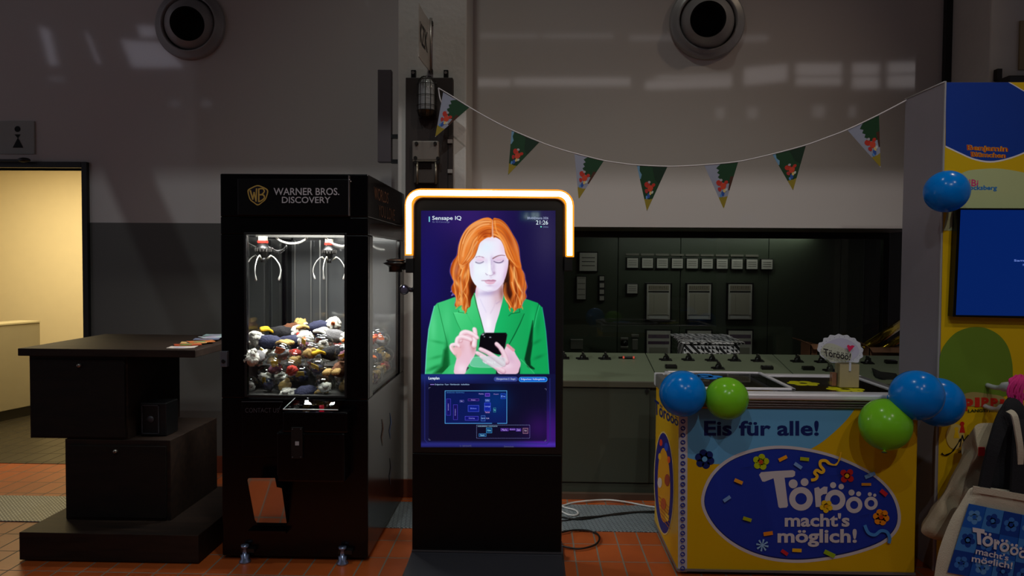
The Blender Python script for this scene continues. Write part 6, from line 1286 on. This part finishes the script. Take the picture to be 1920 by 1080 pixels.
oy = q.y - 0.004; cx_, cy_ = 1575, 657
so_ = thing('scalloped_sign', 'white scalloped oval cardboard sign with heart on the beige holder', 'sign', at(cx_, 688, oy))
sc = [(1533, 657), (1534, 650), (1536, 643), (1543, 641), (1545, 634), (1553, 633), (1557, 628), (1566, 629), (1573, 626), (1581, 629), (1589, 628), (1595, 633), (1603, 634), (1607, 640), (1613, 643), (1614, 650), (1619, 655), (1617, 662), (1618, 669), (1612, 673), (1610, 679), (1604, 680), (1598, 679), (1580, 679), (1560, 680), (1552, 675), (1545, 672), (1538, 666), (1537, 661)]
P = [at(x, y, oy) for x, y in S2(sc, 3)]
MB().prism(P, (0, 0.004, 0)).build('board', mat('sign_white', (215, 215, 225), 0.5), so_)
sa = Art(lambda x, y: at(x, y, oy), (0, -1, 0))
sa.poly(S2([(1540, 659), (1543, 649), (1553, 641), (1572, 634), (1590, 637), (1605, 647), (1611, 660), (1604, 670), (1590, 677), (1560, 677), (1546, 670)], 4), (196, 192, 214))
sa.poly(S2([(1538, 660), (1546, 646), (1560, 644), (1580, 652), (1596, 662), (1592, 676), (1560, 678), (1545, 669)], 4), (196, 196, 178))
for i in range(8):
    for k in range(5): sa.disc(1546 + i * 6.3, 649 + k * 5.4 + i * 1.2, 0.7, (150, 150, 130), n=6)
for k in range(26): a = 2 * math.pi * k / 26; sa.disc(1576 + 39 * math.cos(a), 655 + 24 * math.sin(a), 0.8, (140, 140, 156), n=6)
sa.text('Törööö!', ((1541, 652), (1593, 662), (1591, 675), (1543, 667)), (40, 34, 36), 0.02)
sa.poly([(1585, 648), (1588, 645.5), (1591, 648), (1595, 646.5), (1600, 648), (1595, 653), (1590, 659), (1587, 653)], (222, 40, 90)); sa.build('print', so_)

# ================================================================= balloons
def balloon(px, py, r, Y, col, label, tilt=(0.0, 0.0)):
    c = at(px, py, Y); R = r / F * Y
    t = thing('balloon', label, 'balloon', (c.x, c.y, c.z - R), 'blue and green balloons')
    M_ = Matrix.Rotation(tilt[0], 3, 'X') @ Matrix.Rotation(tilt[1], 3, 'Y'); pf = [(0.001, 1.02), (0.25, 0.99), (0.5, 0.88), (0.74, 0.7), (0.9, 0.46), (0.985, 0.18), (1.0, -0.06), (0.965, -0.3), (0.86, -0.56), (0.68, -0.78), (0.46, -0.94), (0.24, -1.03), (0.08, -1.08), (0.035, -1.1)]
    ax = M_ @ Vector((0, 0, 1)); pf = [(a.x, a.y) for a in smooth_pts([(x, y, 0) for x, y in pf], 3)]
    mm = {'b': balloon_skin('balloon_blue', (0, 144, 255)), 'g': balloon_skin('balloon_green', (140, 226, 46))}[col]
    MB().lathe([(max(0.0005, a * R), b * R) for a, b in pf], c, ax, 48).build('skin', mm, t)
    MB().lathe([(0.035 * R, -1.08 * R), (0.02 * R, -1.12 * R), (0.05 * R, -1.15 * R), (0.11 * R, -1.2 * R), (0.001, -1.17 * R)], c, ax, 16).build('knot', mm, t)
balloon(1280, 738, 43, 3.575, 'b', 'blue balloon at the front left corner of the freezer', (1.4, 0.1))
balloon(1362.5, 747, 39.5, 3.58, 'g', 'green balloon beside the left blue one on the freezer front', (1.5, -0.6))
balloon(1660, 795, 46.5, 3.56, 'g', 'green balloon at the right of the freezer front, hanging lowest', (-0.55, 0.25))
balloon(1719, 741, 46, 3.52, 'b', 'blue balloon at the right end of the freezer rail', (1.3, 0.6))
balloon(1759, 754, 45, 3.685, 'b', 'blue balloon before the printed pillar, rightmost of the pair', (1.2, -0.6))
balloon(1775, 359, 38, 3.70, 'b', 'blue balloon high on the front edge of the printed pillar', (1.3, 0.2))

# ================================================================= printed display pillar
PY = 3.82; pxl = at(1772, 153, PY).x; ptz = at(1772, 154, PY).z; pbk = 4.22
pl_ = thing('display_pillar', 'tall yellow and blue printed display pillar with grey side', 'display pillar', (pxl + 0.6, 4.0, 0))
xe = pxl + 1.3
# side runs from the foot to the top; slight lean of the print panel is kept straight
MB().box(pxl, xe, PY, pbk, 0, ptz).build('body', mat('pillar_side_grey', (148, 140, 150), 0.45, var=0.03), pl_, bevel=0.003)
MB().box(pxl - 0.003, pxl + 0.004, PY - 0.006, PY + 0.002, 0.0, ptz + 0.004).build('corner_trim', mat('trim_light', (190, 188, 190), 0.35, metal=0.4), pl_)
MB().tube([(pxl, PY, ptz + 0.002), (pxl, pbk, ptz + 0.002)], 0.004, 6).build('top_edge', mat('trim_light', (190, 188, 190), 0.35), pl_)
pa = Art(lambda x, y: at(x, y, PY), (0, -1, 0)); xR = 1960
pa.poly([(1773.5, 154.5), (xR, 154.5), (xR, 1066), (1755, 1063)], (228, 186, 8))
pa.poly([(1773.5, 154.5), (1893, 154.5)] + S2([(1893, 154.5), (1905, 161), (1920, 170), (1940, 178), (xR, 184)], 3, False)[1:] + [(xR, 288)] + S2([(xR, 260), (1940, 275), (1920, 288), (1887, 300), (1856, 305), (1826, 300), (1800, 289), (1772.5, 276)], 4, False), (236, 232, 236))
pa.poly([(1773.5, 154.5), (1890, 154.5)] + S2([(1890, 154.5), (1903, 162), (1920, 172), (1940, 180), (xR, 187)], 3, False)[1:] + S2([(xR, 256), (1940, 272), (1920, 285), (1887, 297), (1856, 302), (1826, 297), (1800, 286), (1772.5, 273)], 4, False), (14, 60, 160))
for (t_, q_) in (('Benjamin', ((1812, 271.5), (1890, 274), (1889, 288), (1813, 284.5))), ('Blümchen', ((1819, 284.5), (1886, 287.5), (1885, 296.5), (1820, 294)))):
    pa.text(t_, q_, (244, 170, 20), 0.05); pa.text(t_, tuple((x + 0.2, y + (0.6 if i < 2 else -0.6)) for i, (x, y) in enumerate(q_)), (196, 40, 24), -0.004)
pa.poly(S2([(1800, 326), (1815, 320), (1840, 317), (1870, 316), (1900, 320), (1930, 326), (1960, 332)], 4, False) + [(xR, 437), (1768, 432), (1780, 372), (1790, 340)], (196, 206, 150))
pa.text('BiBi', ((1806, 334), (1834, 338), (1833, 350), (1806, 348)), (222, 60, 130), 0.02); pa.text('Blocksberg', ((1806, 347), (1869, 348), (1868, 359), (1806, 359)), (24, 120, 200), 0.03)
pa.poly(S2([(1760, 700), (1761, 672), (1768, 650), (1786, 628), (1806, 617), (1828, 613), (1850, 616), (1872, 628), (1888, 648), (1896, 674), (1898, 700), (1895, 736), (1860, 746), (1800, 744), (1764, 730)], 5), (110, 140, 40))
pa.poly(S2([(1795, 745), (1820, 735), (1850, 738), (1880, 744), (1880, 760), (1800, 760)], 4), (170, 150, 90))
for i, (ch_, x0, x1, dy) in enumerate((('P', 1806, 1824, 2), ('I', 1827, 1836, 0), ('P', 1839, 1853, 0), ('P', 1856, 1870, 1), ('I', 1874, 1882, 3))): pa.text(ch_, (x0, 745 + dy, x1, (768 if i == 0 else 763) + dy), (206, 44, 24), 0.06)
pa.text('LANGSTRUMPF', ((1814, 767), (1886, 766), (1886, 771.5), (1814, 773)), (36, 60, 26), 0.03)
pa.disc(1790, 818, 17, (216, 190, 110), ry=24)
for x, y, c in ((1803, 802, (206, 40, 30)), (1792, 812, (240, 196, 20))): pa.disc(x, y - 8, 4, c); pa.poly([(x - 2, y - 6), (x + 2, y - 6), (x + 5.5, y + 9), (x - 5.5, y + 9)], c)
pa.text('Mensch', ((1802, 815), (1862, 812), (1858, 834), (1797, 838)), (20, 16, 14), 0.0); pa.text('ärgere Dich', ((1796, 841), (1866, 840), (1864, 850), (1794, 851)), (20, 16, 14), 0.01)
pa.line(S2([(1764, 849), (1770, 853), (1782, 848), (1790, 838), (1800, 822)], 4, False), [3.6, 3.2, 2.6, 2, 1.6] * 4, (20, 16, 14))
pa.build('front_print', pl_)
# the monitor on the pillar
mY = PY - 0.055
mt = thing('wall_monitor', 'black framed monitor with plain blue picture mounted on the printed pillar', 'monitor', at(1900, 596, mY))
mc = [at(1797, 390, mY), at(1960, 390.5, mY), at(1955, 598, mY - 0.0), at(1787, 594, mY)]; mxl = (mc[0].x + mc[3].x) / 2
MB().prism([mc[3], mc[2], mc[1], mc[0]], (0, 0.05, 0)).build('housing', gb, mt, bevel=0.003)
ms = Art(lambda x, y: at(x, y, mY), (0, -1, 0), mk=lambda c: glow(c, 1.0)); ms.poly([(1801, 393.5), (1956, 394), (1951, 593), (1792, 590.5)], (2, 30, 92)); ms.text('Samsung', (1901, 486.5, 1941, 491.5), (120, 150, 235)); ms.text('Signage', (1917, 495, 1948, 499), (110, 140, 225)); ms.build('picture', mt)

# ================================================================= bunting
bu = thing('bunting', 'white cord with seven picture pennants strung across the niche wall', 'bunting', at(1260, 396, 4.4))
def by(px): return 4.70 + (px - 822) / (1706 - 822) * (4.2 - 4.70) if px < 1706 else 4.2 - (px - 1706) / 66 * 0.38
cp = [(822, 165), (850, 182), (880, 201), (920, 224), (960, 244), (1012, 266), (1048, 279), (1080, 288), (1132, 301), (1164, 306), (1194, 309.5), (1251, 312), (1290, 311), (1320, 309), (1384, 303), (1448, 289), (1511, 272), (1550, 258), (1589, 243), (1648, 215), (1706, 184.5)]
MB().tube(smooth_pts([at(x, y, by(x)) for x, y in cp], 4) + [at(1740, 168.5, by(1740)), at(1772, 153.5, by(1772))], 0.0042, 6).build('cord', mat('cord_white', (205, 198, 200), 0.5), bu)
kn = at(822, 165, 4.70); MB().tube(smooth_pts([kn, kn + Vector((0.004, 0, -0.03)), kn + Vector((0.012, -0.01, -0.07)), kn + Vector((0.024, 0, -0.1))], 3), 0.004, 6).build('cord_end', mat('cord_white', (205, 198, 200), 0.5), bu)
flags = [((831, 173), (880, 201.5), (816, 257), 1), ((959.5, 244.5), (1012, 266), (952.5, 328.5), 0), ((1077, 287), (1132.5, 301), (1085, 374), 1), ((1194, 310), (1251.5, 312.5), (1213, 396), 0), ((1320.5, 310), (1384, 304), (1357, 392), 1), ((1448, 289.5), (1511, 273), (1487, 357), 0), ((1589, 244), (1648, 216), (1651, 314), 1)]
for i, (a, b, c, k) in enumerate(flags):
    Y = by((a[0] + b[0]) / 2); A_, B_, C_ = at(*a, by(a[0])), at(*b, by(b[0])), at(*c, Y)
    nrm = (B_ - A_).cross(C_ - A_).normalized(); nrm = nrm if nrm.y < 0 else -nrm
    m = MB(); m.prism([A_, B_, C_], -nrm * 0.0012)
    def ff_(u, v, A_=A_, B_=B_, C_=C_): return (A_ * (1 - u) + B_ * u) * (1 - v) + C_ * v       # u across, v to the tip
    fa_ = Art(ff_, nrm, base=0.0006, step=0.0002)
    G1, G2, SK, RD, YG, BU = (26, 62, 34), (20, 44, 26), (150, 152, 170), (190, 50, 36), (150, 130, 40), (50, 84, 160)
    if k == 0: fa_.poly([(0, 0), (1, 0), (1, 1), (0, 1)][:3] + [(0, .97)], G1); fa_.poly([(0, 0.02), (0.1, 0), (0.06, .12), (.12, .2), (0.04, .3), (0.0, .3)], (110, 150, 180)); fa_.poly([(0.5, 0), (1, 0), (1, .4), (.7, .3)], G2)
    else:
        fa_.poly([(0, 0), (1, 0), (1, .97), (0, .97)], SK)
        tree = [(0.5, 0.0)] + [(0.42 - 0.09 * (j % 2) , 0.04 + 0.05 * j) for j in range(8)] + [(0.55, .42), (1, .46), (1, 0)]; fa_.poly(tree, G1); fa_.poly([(.85, .3), (1, .3), (1, .6), (.9, .6)], (74, 40, 26))
    fa_.poly([(0, .74), (.3, .72), (.6, .74), (1, .72), (1, .97), (0, .97)], YG)
    # plain patches of coloured flowers in place of the printed scene
    for u, v, r, c_ in ((.35, .42, .16, RD), (.55, .5, .18, (206, 70, 44)), (.7, .42, .1, RD), (.3, .56, .12, (180, 50, 50)), (.5, .66, .14, BU), (.3, .7, .1, (90, 140, 200)), (.62, .6, .1, (220, 190, 120)), (.75, .58, .08, (200, 200, 190)), (.45, .36, .07, (170, 160, 165))):
        fa_.disc(u, v, r, c_, ry=r * 0.42, n=9)
    pn_ = m.build('pennant', mat('pennant_back', (200, 200, 198), 0.5), bu); WL[pn_.name] = WL[pn_.name]; fa_.build('print', pn_)

# ================================================================= tote bags on hooks
cv = mat('canvas_natural', (206, 196, 176), 0.9, var=0.08, scale=30, bump=0.35, bscale=220); cvd = mat('canvas_beige', (186, 172, 146), 0.85, var=0.1, scale=18, bump=0.3, bscale=160); navy = mat('cotton_black', (16, 16, 24), 0.85, var=0.1, bump=0.3, bscale=200)
hk_m = mat('hook_white', (190, 192, 198), 0.3)
def band(pts, w, m, name, parent, th=0.004):
    pts = smooth_pts(pts, 5); vs = []; fs = []
    for i, p in enumerate(pts):
        a = pts[max(0, i - 1)]; b = pts[min(len(pts) - 1, i + 1)]; t = (b - a).normalized(); sd = t.cross(Vector((0, -1, 0))).normalized(); ww = w[min(len(w) - 1, i * len(w) // len(pts))] if isinstance(w, list) else w
        for o_, d in ((-1, -1), (1, -1), (1, 1), (-1, 1)): vs.append(p + sd * ww / 2 * o_ + Vector((0, th * d, 0)))
    n = len(pts)
    for i in range(n - 1):
        for k in range(4): l = (k + 1) % 4; fs.append((4 * i + k, 4 * i + 4 + k, 4 * i + 4 + l, 4 * i + l))
    fs += [(0, 1, 2, 3), (4 * n - 1, 4 * n - 2, 4 * n - 3, 4 * n - 4)]
    return MB().add(vs, fs, 0, False).build(name, m, parent, bevel=0.001)
# rear beige bag, hanging crumpled
T1 = thing('tote_bag', 'crumpled beige cotton tote bag hanging behind the printed one', 'bag', at(1770, 1020, 3.64))
ol = [at(x, y, 3.66) for x, y in S2([(1829, 798), (1850, 793), (1872, 800), (1876, 850), (1878, 900), (1850, 960), (1820, 1000), (1790, 1012), (1768, 1014), (1742, 1008), (1727, 996), (1735, 978), (1752, 952), (1772, 922), (1786, 896), (1800, 872), (1812, 852), (1822, 840), (1823, 820)], 4)]
MB().pillow(ol, (0, -1, 0), 0.035, 14, nz=0.055, seed=3, nfreq=11, edge=0.4).build('cloth', cvd, T1)
lb = at(1840, 846, 3.58); MB().box(lb.x - 0.014, lb.x + 0.014, 3.575, 3.582, lb.z - 0.022, lb.z + 0.02).build('red_label', mat('label_red', (190, 30, 36), 0.5), T1)
# white hooks fixed to the pillar
for i, (x, y, lab) in enumerate(((1903, 748, 'white plastic hook holding the pink yarn tassel, upper one'), (1898, 790, 'white plastic hook holding the black bag straps'))):
    h = at(x, y, 3.6); 
    ht = MB(); pts_ = smooth_pts([Vector((h.x, PY, h.z + 0.03)), Vector((h.x, PY - 0.08, h.z + 0.03)), Vector((h.x - 0.005, 3.62, h.z + 0.05)), Vector((h.x + 0.005, 3.60, h.z - 0.02)), Vector((h.x + 0.035, 3.60, h.z - 0.10))], 4)
    ht.tube(pts_, [0.012] * 6 + [0.024] * 12, 12); tag(ht.build('wall_hook', hk_m), lab, 'hook', 'hooks on the pillar')
# pink tassel
tp = thing('yarn_tassel', 'bright pink yarn tassel hanging from the upper hook at right edge', 'tassel', at(1912, 770, 3.58)); pk = mat('pink_yarn', (215, 40, 130), 0.8, var=0.2, scale=80)
RT = random.Random(9)
for i in range(16):
    x0 = 1900 + RT.uniform(-4, 26); m = MB().tube(smooth_pts([at(1904 + i * 1.2, 703 + abs(i - 8) * .6, 3.6), at(x0 + 3, 715, 3.575), at(x0 - 2 + RT.uniform(-6, 8), 735, 3.57), at(x0 + RT.uniform(-6, 14), 758 + RT.uniform(-20, 12), 3.575)], 4), 0.006, 6); m.build('yarn_strand', pk, tp)
for i in range(5): MB().tube(smooth_pts([at(1906, 704 + i, 3.60), at(1897 - i, 712, 3.58), at(1892 + i * 1.2, 726, 3.575), at(1889 + i * 2, 740, 3.58)], 4), 0.0055, 6).build('yarn_strand', pk, tp)
# printed tote
T2 = thing('tote_bag', 'natural canvas tote bag with blue flower print and white lettering', 'bag', at(1850, 1085, 3.45)); bY = 3.46
ol = [at(x, y, bY) for x, y in S2([(1820, 915), (1840, 912), (1870, 916), (1900, 920), (1930, 926), (1985, 938), (1990, 1010), (1992, 1120), (1870, 1125), (1750, 1118), (1752, 1080), (1761, 1030), (1782, 975), (1797, 950), (1810, 928)], 4)]
MB().pillow(ol, (0, -1, 0), 0.03, 16, nz=0.006, seed=7, nfreq=8, edge=0.3).build('cloth', cv, T2)
hem = [at(x, y, bY - 0.036) for x, y in ((1824, 917), (1850, 921), (1880, 926), (1920, 933), (1960, 942))]; band(hem, 0.03, cv, 'hem', T2, 0.003)
ta = Art(lambda x, y: at(x, y, bY - 0.0385), (0, -1, 0), base=0.0005)
ta.poly([(1816.5, 944), (1980, 978), (1974, 1110), (1776, 1073)], (24, 100, 200))
def tq(u, v): # print grid: u 0..1 across 160 px, v down
    return 1816.5 + 163.5 * u - 40.5 * v * (1 - u) - 6 * v * u, 944 + 34 * u + 129 * v + 3 * u * v
for i in range(5):
    for j in range(3):
        a, b_ = i / 5, j / 3; cc = [(30, 96, 196), (66, 136, 216), (20, 66, 160)][(i + j) % 3]
        ta.poly([tq(a, b_), tq(a + .2, b_), tq(a + .2, b_ + 1 / 3), tq(a, b_ + 1 / 3)], cc); x, y = tq(a + 0.1, b_ + 0.17); ta.flower(x, y, 13.5, [(96, 156, 224), (24, 66, 156), (60, 124, 212)][(i + j) % 3], cc, 5, 0.3 + i)
wh = (226, 222, 232)
ta.text('T', ((1820.5, 987), (1843, 991), (1844, 1021), (1823, 1017)), wh, 0.07)
for (u, v, r, ri, dy) in ((1849, 1013, 10, 5, 0), (1880, 1024, 9, 4.5, 0), (1898, 1031, 8, 4, 0), (1914, 1037, 7.5, 3.6, 0), (1930, 1042, 7, 3.4, 0)):
    ta.ring(u, v, r, ri, wh); ta.disc(u - 4, v - r - 3.5, 2.6, wh); ta.disc(u + 4, v - r - 2.6, 2.6, wh)
ta.text('r', ((1860, 1008), (1871, 1011), (1870, 1029), (1859, 1027)), wh, 0.08)
ta.text("macht's", ((1827, 1023), (1888, 1038), (1886, 1049), (1825, 1036)), wh, 0.02); ta.text('möglich!', ((1819, 1037.5), (1895, 1052), (1893, 1068), (1817, 1054)), wh, 0.02)
ta.build('print', T2)
# dark straps over the hook and a pale handle loop
band([at(1845, 915, bY - 0.03), at(1852, 880, 3.44), at(1864, 835, 3.45), at(1880, 790, 3.5), at(1893, 765, 3.55), at(1900, 756, 3.57)], [0.05, 0.05, 0.055, 0.06, 0.07, 0.07], navy, 'strap', T2, 0.008)
band([at(1912, 925, bY - 0.03), at(1914, 880, 3.44), at(1916, 830, 3.45), at(1914, 790, 3.5), at(1906, 765, 3.55), at(1901, 756, 3.57)], [0.085, 0.085, 0.08, 0.07, 0.05, 0.05], navy, 'strap', T2, 0.008)
band([at(1892, 770, 3.47), at(1902, 780, 3.44), at(1909, 815, 3.43), at(1913, 845, 3.43), at(1912, 872, 3.44)], 0.026, cv, 'handle_loop', T2, 0.006)
T3 = thing('black_shoulder_bag', 'black cotton bag hanging in folds behind the printed tote', 'bag', at(1885, 930, 3.52))
MB().pillow([at(x, y, 3.54) for x, y in S2([(1890, 748), (1912, 752), (1935, 790), (1950, 860), (1952, 925), (1900, 935), (1850, 925), (1838, 905), (1845, 860), (1858, 815), (1872, 775)], 4)], (0, -1, 0), 0.03, 12, nz=0.03, seed=11, nfreq=7, edge=0.5).build('cloth', navy, T3)

# ================================================================= cables on the floor
wc = mat('cable_white', (205, 205, 205), 0.4); bc = mat('cable_black', (14, 13, 14), 0.4)
def cable(pts, r, m, label, name='cable'):
    P = smooth_pts([Vector((atZ(x, y, 0.0).x, atZ(x, y, 0.0).y, r + 0.0065)) for x, y in pts], 6); return tag(MB().tube(P, r, 8).build(name, m), label, 'cable')
cable([(1020, 962), (1040, 960), (1056, 952), (1075, 946), (1105, 942.5), (1140, 941), (1175, 945), (1205, 951), (1240, 957)], 0.006, wc, 'white cable running over the tread plate from kiosk to freezer')
cable([(1045, 950), (1062, 956), (1078, 960), (1084, 966), (1078, 970), (1066, 969), (1055, 964), (1040, 958)], 0.006, wc, 'white cable loop lying on the tread plate beside the kiosk')
cable([(1030, 972), (1058, 974), (1078, 977), (1100, 976), (1130, 971), (1165, 966), (1200, 963.5), (1240, 962)], 0.006, bc, 'black cable lying across the tread plate to the freezer')
cable([(1030, 978), (1060, 979), (1085, 974), (1120, 971), (1160, 968), (1195, 964), (1240, 965)], 0.004, bc, 'thin black cable twisted beside the thicker one on the tread plate')
cable([(1020, 1010), (1045, 1004), (1070, 998.5), (1095, 997.5), (1115, 1002), (1124, 1012), (1118, 1024), (1100, 1031), (1080, 1033), (1055, 1028), (1020, 1020)], 0.0055, bc, 'black cable loop on the orange tiles right of the kiosk')
